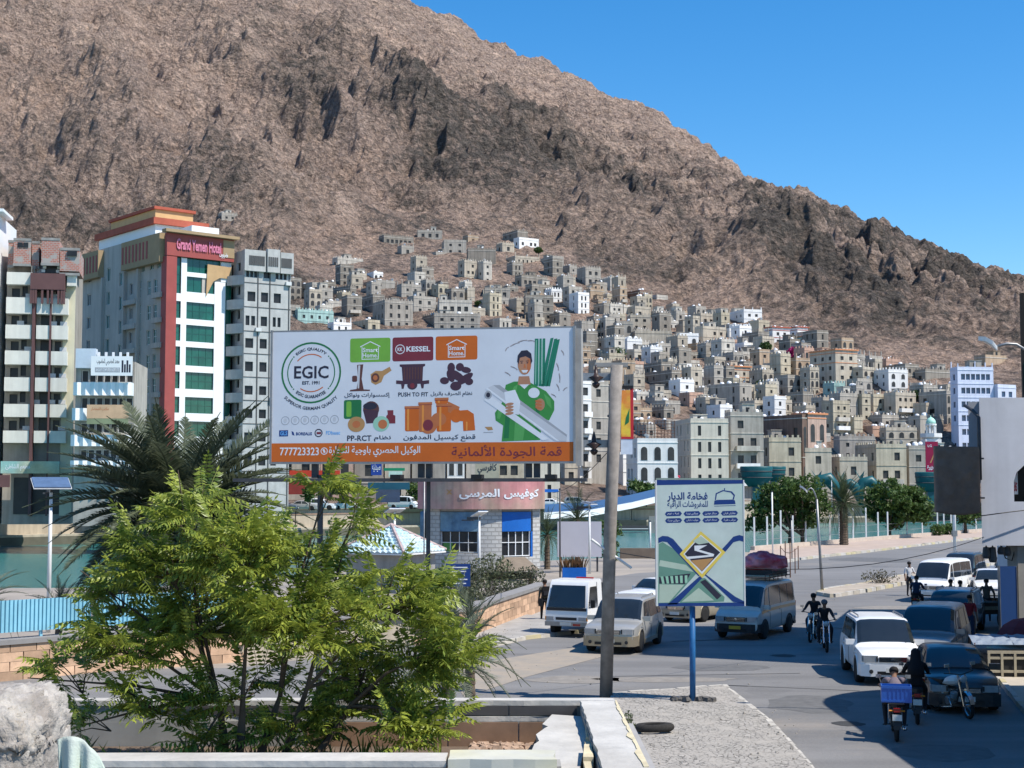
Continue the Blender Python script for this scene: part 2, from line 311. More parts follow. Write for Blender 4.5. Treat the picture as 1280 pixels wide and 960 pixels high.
def water():
 m, t, b = new_mat('green_water'); N = t.nodes; L = t.links
 b.inputs['Base Color'].default_value = (.018, .12, .115, 1); b.inputs['Roughness'].default_value = .18; b.inputs['Specular IOR Level'].default_value = .5
 geo = N.new('ShaderNodeNewGeometry'); mp = N.new('ShaderNodeMapping'); mp.inputs['Scale'].default_value = (.5, 1.3, 1); L.new(geo.outputs['Position'], mp.inputs['Vector'])
 n = N.new('ShaderNodeTexNoise'); n.inputs['Scale'].default_value = 1.6; n.inputs['Detail'].default_value = 6; L.new(mp.outputs[0], n.inputs['Vector'])
 n2 = N.new('ShaderNodeTexNoise'); n2.inputs['Scale'].default_value = .06; n2.inputs['Detail'].default_value = 4; L.new(mp.outputs[0], n2.inputs['Vector'])
 mr = N.new('ShaderNodeMix'); mr.data_type = 'RGBA'; mr.inputs['A'].default_value = (.02, .13, .125, 1); mr.inputs['B'].default_value = (.045, .21, .195, 1); L.new(n2.outputs['Fac'], mr.inputs['Factor']); L.new(mr.outputs['Result'], b.inputs['Base Color'])
 bp = N.new('ShaderNodeBump'); bp.inputs['Distance'].default_value = .12; bp.inputs['Strength'].default_value = .7; L.new(n.outputs['Fac'], bp.inputs['Height']); L.new(bp.outputs[0], b.inputs['Normal'])
 mb = MB(); mb.poly([(-3400, -200, -2), (3400, -200, -2), (3400, 2000, -2), (-3400, 2000, -2)]); mb.build('water', m, kind='structure')
water()
FS = [(-1700, 700), (-400, 690), (0, 683), (380, 671), (800, 659.5), (1220, 650), (1800, 640), (2900, 632)]
far_sh = [G(a, b, -2) for a, b in FS]
M['quaystone'] = mat('pale_quay_stone', (.46, .40, .31), .9, .12, .6, streak=.2)
M['quaydark'] = mat('wet_quay_stone', (.13, .12, .09), .8, .2, .6)
M['asphalt_far'] = mat('far_street', (.16, .155, .15), .9, .15, .3)
mb = MB()
def quad_strip(mb, line, o0, z0, o1, z1):
 """strip along a line, offset o outwards (towards the viewer)"""
 for a, b in zip(line[:-1], line[1:]):
  n = Vector((b.y - a.y, a.x - b.x, 0)).normalized()
  mb.poly([Vector((a.x, a.y, z0)) + n * o0, Vector((b.x, b.y, z0)) + n * o0, Vector((b.x, b.y, z1)) + n * o1, Vector((a.x, a.y, z1)) + n * o1])
quad_strip(mb.mat(1), far_sh, 0, -3.5, 0, -.9); quad_strip(mb.mat(0), far_sh, 0, -.9, 0, -.6)
quad_strip(mb, far_sh, 0, -.6, -2.2, -.6); quad_strip(mb, far_sh, -2.2, -.6, -2.2, 1.3); quad_strip(mb.mat(2), far_sh, -2.12, 1.3, -2.12, 1.55); quad_strip(mb.mat(0), far_sh, -2.2, 1.55, -2.2, 2.75)
quad_strip(mb, far_sh, -2.2, 2.75, -2.6, 2.75); quad_strip(mb, far_sh, -2.6, 2.75, -2.6, GZ)
mb.build('quay_wall', [M['quaystone'], M['quaydark'], mat('quay_band', (.28, .2, .15), .9, .2, 1)], kind='structure')
mb = MB()
for i in range(len(far_sh) - 1):
 a, b = far_sh[i], far_sh[i + 1]; mb.poly([(a.x, a.y + 2.4, GZ + .02), (b.x, b.y + 2.4, GZ + .02), (b.x * 1.5, b.y * 1.5 + 60, GZ + .02), (a.x * 1.5, a.y * 1.5 + 60, GZ + .02)])
mb.build('street', M['asphalt_far'], kind='structure')

# ---------------- buildings ----------------
def facade(mw, mp, ax, u_off, W, H, z0, ops, dep=.22, wallk=0, panek=0):
 """wall with real openings. ax 'R': plane y=0 facing -y; 'L': plane x=0 facing -x; pane set back by dep"""
 def pt(u, d, v): return (u + u_off, d, v) if ax == 'R' else (d, u + u_off, v)
 us = sorted({0, W} | {round(o[0], 3) for o in ops} | {round(o[1], 3) for o in ops}); vs = sorted({z0, H} | {round(o[2], 3) for o in ops} | {round(o[3], 3) for o in ops})
 mw.mat(wallk)
 for j in range(len(vs) - 1):
  v0, v1 = vs[j], vs[j + 1]; vc = (v0 + v1) / 2; run = None
  for i in range(len(us) - 1):
   uc = (us[i] + us[i + 1]) / 2; hole = any(o[0] < uc < o[1] and o[2] < vc < o[3] for o in ops)
   if not hole and run is None: run = us[i]
   if hole and run is not None: mw.poly([pt(run, 0, v0), pt(us[i], 0, v0), pt(us[i], 0, v1), pt(run, 0, v1)]); run = None
  if run is not None: mw.poly([pt(run, 0, v0), pt(W, 0, v0), pt(W, 0, v1), pt(run, 0, v1)])
 for o in ops:
  a, b, c, d = o[:4]
  mw.poly([pt(a, 0, c), pt(b, 0, c), pt(b, dep, c), pt(a, dep, c)]); mw.poly([pt(a, 0, d), pt(a, dep, d), pt(b, dep, d), pt(b, 0, d)])
  mw.poly([pt(a, 0, c), pt(a, dep, c), pt(a, dep, d), pt(a, 0, d)]); mw.poly([pt(b, 0, c), pt(b, 0, d), pt(b, dep, d), pt(b, dep, c)])
  if mp is not None: mp.mat(panek).poly([pt(a, dep, c), pt(b, dep, c), pt(b, dep, d), pt(a, dep, d)])
def grid_ops(W, H, fl, fh, pitch, ww, wh, sill, rnd, skip=.12, margin=.8, pair=False):
 n = max(1, int((W - 2 * margin + .4) / pitch)); ops = []
 if W < ww + .6: return ops
 for f in range(fl):
  zb = H - .9 - (f + 1) * fh + sill
  for i in range(n):
   if rnd.random() < skip: continue
   uc = margin + (W - 2 * margin) * (i + .5) / n
   if pair: ops += [(uc - ww * .95, uc - .12, zb, zb + wh), (uc + .12, uc + ww * .95, zb, zb + wh)]
   else: ops.append((uc - ww / 2, uc + ww / 2, zb, zb + wh))
 return [o for o in ops if o[0] > .15 and o[1] < W - .15]
PAL = {}
def pal(k, c, var=.14, streak=.25, c2=None): PAL[k] = mat('plaster_' + k, c, .92, var, .5, streak=streak, rnd=.1, col2=c2)
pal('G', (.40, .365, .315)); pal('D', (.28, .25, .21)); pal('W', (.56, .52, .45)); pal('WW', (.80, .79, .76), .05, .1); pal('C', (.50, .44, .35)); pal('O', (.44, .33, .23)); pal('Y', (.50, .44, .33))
pal('S', (.55, .36, .27)); pal('P', (.50, .35, .28)); pal('B', (.24, .19, .155)); pal('T', (.36, .52, .48)); pal('BR', (.2, .13, .1)); pal('BW', (.62, .66, .78), .05, .1); pal('CW', (.62, .57, .47), .08, .15)
M['roof'] = mat('flat_roof', (.34, .32, .29), .95, .2, .4, rnd=.15)
M['trimred'] = mat('red_trim', (.4, .1, .06), .8, .15, 1); M['trimorange'] = mat('orange_trim', (.6, .25, .12), .8, .15, 1)
M['tank'] = mat('white_tank', (.8, .8, .8), .4, .05, 1); M['frame'] = mat('window_frame', (.62, .62, .6), .5, .05, 1)
tank_me = MB().lathe([(.55, 0), (.6, .1), (.6, 1.1), (.42, 1.32), (.12, 1.42)], 10).mesh('tank', M['tank'], True)
dish_me = MB().lathe([(.02, .18), (.3, .12), (.55, 0), (.5, -.02), (.28, .08)], 10, Matrix.Translation((0, 0, .9)) @ Matrix.Rotation(R(60), 4, 'Y')).tube([(0, 0, 0), (0, 0, .9)], .04, 5).mesh('dish', M['tank'], True)
arch_n = 6
def arch_pts(w, h): return [(-w / 2, 0), (w / 2, 0), (w / 2, h - w / 2)] + [(w / 2 * math.cos(math.pi * i / arch_n), h - w / 2 + w / 2 * math.sin(math.pi * i / arch_n)) for i in range(1, arch_n)] + [(-w / 2, h - w / 2)]
HOUSES = []
def house(px0, pxc, px1, yt, yb, fl, code, feat='', label=None, C=None, hid=0, name='hillside_house'):
 rnd = random.Random(int(px0 * 7 + yt * 13))
 if C is None: C = hillpt(pxc, yb)
 d = C.y; k = (d / F); A = max(px1 - pxc, 2) * k; B = max(pxc - px0, 1.5) * k
 if feat.find('F') >= 0: th = R(8)
 else: th = R(rnd.uniform(26, 36))
 w1 = A / math.cos(th); w2 = B / math.sin(th)
 if w2 > 15 and B > 4: th = math.asin(min(.92, B / 15)); w2 = 15; w1 = A / max(.35, math.cos(th))
 w2 = min(max(w2, 4.5), 16); w1 = min(max(w1, 3), 34)
 H = (yb - yt) * k; fh = H / (fl + .25) if fl else H; fh = max(2.2, fh)
 base = thing(name, label or 'x', 'house', C, th)
 code1 = code; wm = PAL[code]; mw = MB(); mp = MB()
 far = k > .0
 ww = min(1.3, fh * rnd.uniform(.32, .46)); wh = fh * rnd.uniform(.38, .5)
 pitch = rnd.choice([2.1, 2.4, 2.8])
 if 'v' in feat: ww, wh, pitch = .7, fh * .62, 1.7
 if 'a' in feat: opsR = []; opsL = grid_ops(w2, H, fl, fh, 2.6, ww, wh, fh * .28, rnd, .3)
 else:
  opsR = grid_ops(w1, H, fl, fh, pitch, ww, wh, fh * (.2 if 'v' in feat else .3), rnd, .1, pair='p' in feat); opsL = grid_ops(w2, H, fl, fh, 2.8, ww, wh, fh * .3, rnd, .35)
 if 'n' in feat: opsR = []
 zb = -5.0
 facade(mw, mp, 'R', 0, w1, H, zb, opsR); facade(mw, mp, 'L', 0, w2, H, zb, opsL)
 mw.poly([(w1, 0, zb), (w1, w2, zb), (w1, w2, H), (w1, 0, H)]); mw.poly([(0, w2, zb), (0, w2, H), (w1, w2, H), (w1, w2, zb)])
 # parapet: inner faces and cap
 t = .22; rz = H - .75; 
 inn = [(t, t), (w1 - t, t), (w1 - t, w2 - t), (t, w2 - t)]; out = [(0, 0), (w1, 0), (w1, w2), (0, w2)]
 for i in range(4):
  a, b = inn[i], inn[(i + 1) % 4]; c, e = out[i], out[(i + 1) % 4]
  mw.poly([(*a, rz), (*b, rz), (*b, H), (*a, H)]); mw.poly([(*c, H), (*e, H), (*b, H), (*a, H)])
 if 'a' in feat:   # arched windows with frames standing just off the wall
  n = max(2, int(w1 / 2.6))
  for f in range(fl):
   for i in range(n):
    uc = w1 * (i + .5) / n; z0 = H - .8 - (f + 1) * fh + fh * .12; h = fh * .66; w = min(1.3, w1 / n * .55)
    pts = arch_pts(w, h); big = arch_pts(w + .3, h + .3)
    mw.poly([(uc + a, -.03, z0 - .08 + b) for a, b in big]); mp.poly([(uc + a, -.06, z0 + b) for a, b in pts])
 mw.build('wall', wm, base)
 if mp.f:
  bw = 'b' in feat
  mp.build('windows', M['bluewin'] if bw else M['farwin'], base, kind='stuff')
 MB().box(t, w1 - t, t, w2 - t, rz - .2, rz).build('roof', M['roof'], base)
 # floor bands and other trim
 mt = MB(); tk = PAL['W'] if code in 'GDBO' or code == 'BR' else wm
 for f in range(fl):
  zf = H - .8 - f * fh
  if rnd.random() < .75 or f == 0: mt.box(-.09, w1 + .09, -.09, .02, zf - .12, zf + .06); mt.box(-.09, .02, .021, w2, zf - .12, zf + .06)
 if 'r' in feat or 'o' in feat:
  tk = M['trimred'] if 'r' in feat else M['trimorange']; mt.box(-.35, w1 + .35, -.35, w2 + .3, H, H + .35)
 if mt.f: mt.build('cornice', tk, base, kind='stuff')
 # crenellated or columned parapet
 cr = MB()
 if 'c' in feat or rnd.random() < .28:
  n = max(3, int(w1 / 1.1))
  for i in range(n): u = w1 * (i + .5) / n; cr.box(u - .2, u + .2, 0.01, .3, H + .001, H + .55)
  for i in range(max(2, int(w2 / 1.4))): u = .6 + (w2 - .6) * (i + .5) / max(2, int(w2 / 1.4)); cr.box(0.01, .3, u - .2, u + .2, H + .001, H + .55)
 elif rnd.random() < .4:
  for (a, b) in ((.2, .2), (w1 - .2, .2), (w1 / 2, .2), (.2, w2 - .3), (w1 - .2, w2 - .3)): cr.box(a - .13, a + .13, b - .13, b + .13, rz, H + rnd.uniform(.7, 1.6))
 if cr.f: cr.build('parapet', wm, base, kind='stuff')
 if 's' in feat or (rnd.random() < .55 and w1 > 6):
  sx = rnd.uniform(.5, max(.6, w1 - 4)); sw = rnd.uniform(2.2, 3.4); sh = rnd.uniform(2., 2.6); mb = MB(); m2 = MB()
  sy = max(.4, w2 - 3.6)
  mb.box(sx, sx + sw, sy, sy + 2.8, rz, rz + sh); mb.box(sx - .15, sx + sw + .15, sy - .15, sy + 2.95, rz + sh, rz + sh + .14)
  mb.build('stair_room', PAL[rnd.choice(['G', 'W', code])], base)
  m2.box(sx + sw * .3, sx + sw * .3 + .8, sy - .03, sy + .02, rz + .1, rz + 1.8); m2.build('door', M['darkwin'], base)
 for i in range(rnd.choice([0, 1, 1, 2, 3]) if hid == 0 else 0):
  o = link('tank', tank_me, base, (rnd.uniform(.9, w1 - .9), rnd.uniform(.8, max(.9, w2 - 1)), rz)); s = rnd.uniform(.75, 1.15); o.scale = (s, s, s)
 if rnd.random() < .35: link('dish', dish_me, base, (rnd.uniform(.6, w1 - .6), .6, rz + .3), rnd.uniform(0, 6))
 if 'B' in feat:   # balconies on the lit face
  mbb = MB(); n = 2 if w1 > 9 else 1
  for f in range(1, fl):
   z0 = H - .8 - (f + 1) * fh
   for i in range(n):
    u0 = w1 * (.08 + .5 * i) if n == 2 else w1 * .15; u1 = u0 + (w1 * .36 if n == 2 else w1 * .7)
    mbb = MB(); mbb.box(u0, u1, -1.1, -.002, z0 - .12, z0); mbb.box(u0, u1, -1.1, -1.0, z0, z0 + .95); mbb.box(u0, u0 + .1, -1.0, -.002, z0, z0 + .95); mbb.box(u1 - .1, u1, -1.0, -.002, z0, z0 + .95); mbb.build('balcony', PAL['WW'] if rnd.random() < .5 else PAL['W'], base)
 HOUSES.append(dict(o=base, px=(px0 + px1) / 2, py=(yt + yb) / 2, fl=fl, code=code, feat=feat, lab=label, C=C, w1=w1, w2=w2, th=th, H=H, box=(px0, px1, yt, yb), base=base))
 return base
# ---------------- hillside town: px left, corner, right, top, base, storeys, colour, features, label of the landmark ones ----------------
HL = [
(414,422,452,321,333,1,'W','cn','small white battlemented lookout wall alone on the orange slope'),
(272,277,295,265,281,2,'G','','lone little grey house on the spur above the hotel roofs'),
(357,390,400,352,376,2,'G',''),(396,438,442,357,374,1,'D',''),(451,468,493,349,365,2,'G',''),(439,466,480,367,392,2,'D',''),(495,502,526,354,374,2,'G',''),
(529,551,556,350,363,1,'B',''),(515,517,544,369,392,2,'G',''),(462,481,515,374,410,3,'G','c'),(520,522,553,287,299,1,'G','F','dark grey low house standing highest on the hill'),
(472,480,516,293,306,1,'D',''),(500,502,517,306,320,1,'G',''),(370,372,414,386,410,2,'T','','turquoise front of a two-storey house'),(356,358,374,380,408,2,'G',''),
(415,417,438,402,413,1,'WW',''),(424,460,474,399,414,1,'Y',''),(526,545,550,392,410,2,'D',''),(546,549,590,374,410,2,'W','F'),
(551,555,583,299,317,2,'G','F'),(583,585,620,310,330,1,'D','Fn','long windowless grey retaining block below the top houses'),(543,545,566,314,321,1,'G','n'),
(582,585,598,293,305,1,'O',''),(620,628,643,303,316,1,'C',''),(628,647,660,287,302,2,'D',''),(647,649,674,296,309,1,'WW','','small white house at the top edge of the town'),
(632,644,675,319,332,1,'C','v','cream row house with many narrow windows near the hilltop'),(676,691,705,319,338,2,'G','s'),(705,712,722,331,346,2,'G',''),(722,732,752,333,356,2,'G','c'),
(645,652,685,343,358,1,'D',''),(700,703,720,345,359,2,'C',''),(657,665,704,354,368,1,'D',''),(655,657,692,368,400,3,'D','FP','square dark grey three-storey block alone above the billboard'),  # square block: shade on its front is put into the dark wall colour
(602,606,638,359,374,1,'G','F','long low grey house with a row of four windows above bushes'),(548,551,583,379,394,2,'W',''),(540,543,600,391,412,2,'G','F'),(602,618,634,398,413,1,'G',''),
(707,709,733,364,378,1,'O',''),(733,736,757,362,377,1,'C',''),(743,755,765,378,398,2,'D',''),(727,744,755,400,422,2,'O',''),
(748,763,772,346,366,2,'W','v'),(771,773,783,345,377,3,'C','v'),(735,738,756,360,377,1,'O','c'),(757,759,769,367,379,1,'C','c'),(742,763,780,379,397,2,'W',''),(778,780,793,381,394,1,'W',''),
(792,794,815,382,398,1,'C',''),(785,788,814,393,412,2,'C','F'),(755,757,769,396,425,2,'G','n'),(768,771,792,401,430,2,'G','aF'),(791,794,841,413,433,1,'C','cFn'),
(791,793,815,436,452,1,'W',''),(790,793,808,451,461,1,'S','n'),(808,827,845,452,480,3,'D',''),(783,800,804,362,380,1,'BR',''),(804,806,812,367,381,1,'S',''),
(818,821,836,368,379,1,'W',''),(835,841,850,379,392,1,'C',''),(841,844,861,388,397,1,'O',''),(817,820,840,388,400,1,'W',''),(815,830,834,398,410,1,'D',''),(830,833,852,400,412,1,'W',''),
(851,854,864,404,420,2,'C','s'),(851,855,865,395,405,1,'G',''),(841,850,874,416,438,1,'WW','aF','white single-storey house with three arched windows'),
(873,876,905,391,408,1,'C','cs'),(874,879,911,407,431,2,'C',''),(910,912,937,410,424,1,'WW','v'),(914,930,954,386,406,2,'WW','FP','bright white two-storey house topping the middle of the town'),
(930,940,964,405,414,1,'G','n'),(932,948,963,414,435,2,'D','a'),(899,903,925,423,437,1,'S',''),(874,884,908,431,445,1,'W','v'),
(963,966,990,409,430,2,'WW','rP','white two-storey house under a dark red roof slab'),(990,997,1012,409,422,1,'WW','r'),(995,1003,1023,421,436,1,'T','oP','pale blue and white house with orange parapet'),
(997,1006,1020,434,462,2,'S','aP','narrow house with white arched top floor and orange lower floor'),(965,968,985,437,454,1,'W',''),(924,927,960,439,453,1,'W','v'),
(1022,1045,1076,437,489,4,'C','oP','tall four-storey cream block with orange roof trim'),(972,985,1026,468,494,2,'G','a'),(949,952,965,456,471,1,'W',''),(963,966,1000,453,467,1,'G',''),
(925,930,942,451,470,1,'D',''),(908,912,941,458,480,2,'C','o'),(885,925,942,478,517,3,'G','v','big grey house with a wide windowless dark side and tall windows'),(882,908,912,457,482,2,'D',''),
(940,943,956,489,510,2,'Y',''),(955,957,974,480,513,3,'Y','c'),(974,980,999,495,516,2,'Y',''),(988,1004,1019,489,518,3,'D',''),(846,849,873,460,477,1,'W',''),
(853,862,881,490,509,2,'S','n'),(872,875,902,500,512,1,'WW','v'),(874,880,896,484,501,1,'G',''),(808,840,846,462,492,3,'D',''),(793,796,815,489,503,1,'W','vc'),
(818,832,852,500,522,1,'G',''),(803,830,833,508,527,1,'D',''),(1034,1042,1066,500,547,4,'Y','B','four-storey sand-coloured house with stacked balconies'),(1065,1068,1080,521,545,2,'Y',''),
(1040,1043,1060,478,500,2,'T','','pale turquoise square tower house'),(1061,1078,1086,492,527,4,'Y',''),(1089,1092,1113,492,517,2,'Y','B'),(1113,1120,1150,490,524,3,'C','B'),
(1150,1158,1183,503,527,1,'C',''),(1160,1184,1197,488,532,3,'G','a'),(1100,1103,1128,518,535,1,'G',''),(1088,1091,1113,532,547,1,'S',''),(1125,1172,1182,520,547,1,'D','n','long dark blank wall block behind the minaret'),
(1105,1108,1148,534,558,2,'C','aF'),(1047,1050,1096,545,574,2,'G','F'),(1097,1111,1139,461,493,3,'WW','acP','white three-storey house covered in arched windows'),(1106,1108,1129,448,463,1,'S','c'),
(1076,1079,1097,458,489,3,'C','a'),(1084,1087,1106,444,463,1,'G',''),(1130,1132,1153,454,479,2,'D',''),(1154,1157,1198,461,482,1,'D','n'),(1146,1149,1173,478,490,1,'W',''),
(1196,1199,1246,458,566,6,'BW','bpFP','tall bluish white six-storey block with paired blue windows'),(1246,1249,1277,480,566,5,'BW','b'),(1228,1232,1265,443,460,1,'O','n'),
(722,725,734,474,604,6,'WW','B','narrow white block with balconies right beside the billboard frame'),(732,736,762,476,604,6,'G',''),
(700,706,722,495,606,5,'C',''),(776,779,788,568,606,2,'WW',''),
]
FRONT = [
(788,797,848,548,606,3,'WW','aFP','white arched public building with scaffold lattice on its roof'),
(846,864,912,523,606,5,'CW','vsFP','cream five-storey block with tall slit windows in vertical rows'),
(911,914,956,515,606,5,'G','BsFP','grey five-storey block with white stair columns and balconies'),
(954,962,1003,547,606,3,'Y','FcP','sand-yellow three-storey building with paired windows'),
(957,1004,1012,518,550,2,'BR','a','dark brown painted house behind the sand-yellow building'),
(1003,1011,1038,518,564,3,'P','ao','pink house with brick-red arches'),
(1003,1007,1041,560,606,3,'C','F','small cream three-storey house below the brick-red arches'),
(1041,1050,1086,571,608,2,'C','F','low pale building behind the palm tree on the promenade'),
(1086,1096,1135,555,606,3,'Y','BcF','yellowish three-storey building with cream balcony bands'),
(1134,1137,1162,557,606,3,'G','F','grey three-storey building beside the red vertical banner'),
(1160,1163,1200,562,608,3,'C','F','plain cream block behind the brown board'),
(338,342,398,470,622,5,'C','F','cream block rising behind the left end of the billboard'),
(398,401,440,500,622,4,'P','aF','pink building with tall arches under the billboard'),
(440,443,478,450,622,6,'D','F','dark block with the blue sign under the billboard'),
(478,481,512,480,622,4,'C','F','block above the green-framed shop'),
(512,515,556,440,620,6,'G','F','grey block behind the left billboard legs'),
(556,559,580,460,620,5,'WW','aF','white block with arched openings left of the curved cafe sign'),
(580,583,614,470,620,5,'G','bF','grey-blue block above the curved cafe sign'),
(614,617,655,450,620,6,'Y','F','sand block over the middle of the curved cafe sign'),
(655,658,700,440,618,6,'CW','vF','pale block right of the curved cafe sign'),
]
SHOP = {}
for h in FRONT:
 D, Y = hill_knots(h[1]); dd = D[0] + 12; C = P(h[1], 610, dd); C.z = GZ
 yb = 480 - F * math.tan(math.atan((GZ - CH) / dd) - PA)
 b = house(h[0], h[1], h[2], h[3], yb, h[5], h[6], h[7], h[8], C=C, name='town_building'); SHOP[h[8]] = HOUSES[-1]
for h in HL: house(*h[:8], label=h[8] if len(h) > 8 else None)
# smaller plain houses filling the quarter between the traced ones
LOW = [(356, 412), (450, 412), (600, 412), (740, 470), (800, 560), (860, 525), (960, 548), (1050, 560), (1200, 560)]
TOP = [(356, 372), (450, 350), (560, 345), (700, 345), (760, 365), (850, 395), (950, 420), (1050, 455), (1200, 480)]
rf = random.Random(11); filler = []
for k in range(9000):
 px = rf.uniform(362, 1192); lo = np.interp(px, *zip(*LOW)); hi = np.interp(px, *zip(*TOP))
 py = rf.uniform(hi, lo)
 if len(HOUSES) > 318: break
 if px < 745 and rf.random() < (.93 if px < 640 else .8): continue
 C = hillpt(px, py); ok = True
 for q in HOUSES:
  c = q['C']; r = Vector((math.cos(q['th']), math.sin(q['th']))); n = Vector((-r.y, r.x)); rel = Vector((C.x - c.x, C.y - c.y)) + r * 2.4
  u, v = rel.dot(r), rel.dot(n)
  if -3.6 < u < q['w1'] + 3.0 and -5.4 < v < q['w2'] + 1.5: ok = False; break
 if not ok: continue
 k_ = C.y / F; w = rf.uniform(4.2, 7.4) / k_; fl = rf.choice([1, 1, 2, 2, 3]); h = (fl * 2.6 + .6) / k_; s = rf.uniform(.25, .5)
 house(px - w * s, px, px + w * (1 - s), py - h, py, fl, rf.choice(['G', 'G', 'G', 'D', 'D', 'W', 'C', 'C', 'Y', 'O', 'G', 'C', 'WW']), rf.choice(['', '', 'c', 's', 'a', 'v', 'B']))
 filler.append(1)
print('houses', len(HOUSES), 'filler', len(filler))
# ---- labels that single each house out: look first, then the landmark house it stands by ----
CN = {'G': 'grey block', 'D': 'dark grey block', 'W': 'pale plastered', 'WW': 'white painted', 'C': 'cream', 'O': 'ochre brown', 'Y': 'sand-coloured', 'S': 'salmon pink', 'P': 'pink', 'B': 'brown', 'T': 'turquoise', 'BR': 'dark brown', 'BW': 'bluish white', 'CW': 'cream'}
LM = [(h['px'], h['py'], s) for h in HOUSES if h['lab'] for s in [h['lab']] if True]
SHORT = {'lone little grey house on the spur above the hotel roofs': 'the lone hilltop house', 'small white battlemented lookout wall alone on the orange slope': 'the white battlemented wall',
'bright white two-storey house topping the middle of the town': 'the bright white top house', 'white single-storey house with three arched windows': 'the three-arched white house',
'square dark grey three-storey block alone above the billboard': 'the square dark block', 'tall four-storey cream block with orange roof trim': 'the orange-trimmed block',
'white three-storey house covered in arched windows': 'the arch-covered white house', 'tall bluish white six-storey block with paired blue windows': 'the blue-windowed tower block',
'turquoise front of a two-storey house': 'the turquoise front', 'cream row house with many narrow windows near the hilltop': 'the many-windowed row house', 'dark grey low house standing highest on the hill': 'the highest house',
'big grey house with a wide windowless dark side and tall windows': 'the dark-sided house', 'four-storey sand-coloured house with stacked balconies': 'the stacked-balcony house',
'pale turquoise square tower house': 'the turquoise tower house', 'white arched public building with scaffold lattice on its roof': 'the lattice-topped white building',
'cream five-storey block with tall slit windows in vertical rows': 'the slit-windowed block', 'sand-yellow three-storey building with paired windows': 'the sand-yellow building', 'pale blue and white house with orange parapet': 'the orange-parapet house'}
LM = [(x, y, SHORT[s]) for x, y, s in LM if s in SHORT]
WORD = ['', 'one', 'two', 'three', 'four', 'five', 'six']; ORD = ['', 'second ', 'third ', 'fourth ', 'fifth ', 'sixth ', 'seventh ', 'eighth ', 'ninth ', 'tenth ']
buckets = {}
for h in HOUSES:
 if h['lab']: continue
 x, y, s = min(LM, key=lambda l: (l[0] - h['px']) ** 2 + 2.2 * (l[1] - h['py']) ** 2); dx, dy = h['px'] - x, h['py'] - y
 v = 'uphill' if dy < -6 else 'below' if dy > 6 else ''; hh = 'right' if dx > 9 else 'left' if dx < -9 else ''
 dr = (v + ('-' if v and hh else '') + (hh if hh else '')) or 'close right'
 ft = ' with balconies' if 'B' in h['feat'] else ' with arched windows' if 'a' in h['feat'] else ' with tall windows' if 'v' in h['feat'] else ' with blank front' if 'n' in h['feat'] else ''
 key = f"{CN[h['code']]} {WORD[h['fl']]}-storey house{ft}|{dr}{'' if dr == 'below' else ' of'} {s}"; buckets.setdefault(key, []).append((math.hypot(dx, dy), h))
for key, l in buckets.items():
 l.sort(key=lambda q: q[0]); a, b = key.split('|')
 for i, (_, h) in enumerate(l):
  h['o']['label'] = (a + ', ' + (ORD[i] + 'nearest ' if i else ('nearest ' if len(l) > 1 else '')) + b)
for h in HOUSES:
 h['o']['group'] = 'houses climbing the hillside town' if h['o'].name.startswith('hill') else 'blocks along the far waterfront street'

# steel lattice on the white arched building
h = SHOP['white arched public building with scaffold lattice on its roof']; lat = thing('roof_lattice', 'rusty steel billboard lattice standing on the white arched building', 'scaffold', h['C'] + Vector((0, 0, h['H'])), h['th'])
for i in range(12):
 u = .3 + i * (h['w1'] - .6) / 11; MB().box(u - .05, u + .05, 1.0, 1.1, 0, 3.6).build('post', M['rust'], lat)
for j in range(6): MB().box(.2, h['w1'] - .2, .9, .999, .3 + j * .62, .38 + j * .62).build('rail', M['rust'], lat)

# minaret
def minaret():
 C = P(1165, 600, 352); C.z = GZ; r = thing('minaret', 'white minaret with arched lantern and mint-green dome', 'minaret', C); zt = Z(524, 352) - GZ
 MB().box(-1.9, 1.9, -1.9, 1.9, 0, zt - 4.8).build('shaft', PAL['WW'], r)
 MB().lathe([(1.9, zt - 4.8), (2.6, zt - 4.3), (2.6, zt - 3.4), (2.45, zt - 3.4), (2.45, zt - 4.2), (0, zt - 4.2)], 8).build('balcony', PAL['WW'], r)
 for i in range(6):
  a = i * math.pi / 3; MB().box(-.18, .18, -.18, .18, zt - 4.2, zt - 1.5, Matrix.Translation((1.05 * math.cos(a), 1.05 * math.sin(a), 0))).build('column', PAL['WW'], r)
 MB().lathe([(1.35, zt - 1.5), (1.35, zt - 1.1), (1.2, zt - 1.1)], 12).build('ring', PAL['WW'], r)
 MB().lathe([(1.15, zt - 1.1), (1.2, zt - .7), (1.0, zt - .2), (.6, zt + .25), (.1, zt + .5), (.03, zt + 1)], 12).build('dome', mat('mint_dome', (.4, .68, .55), .5, .05, 1), r, smooth=True)
minaret()
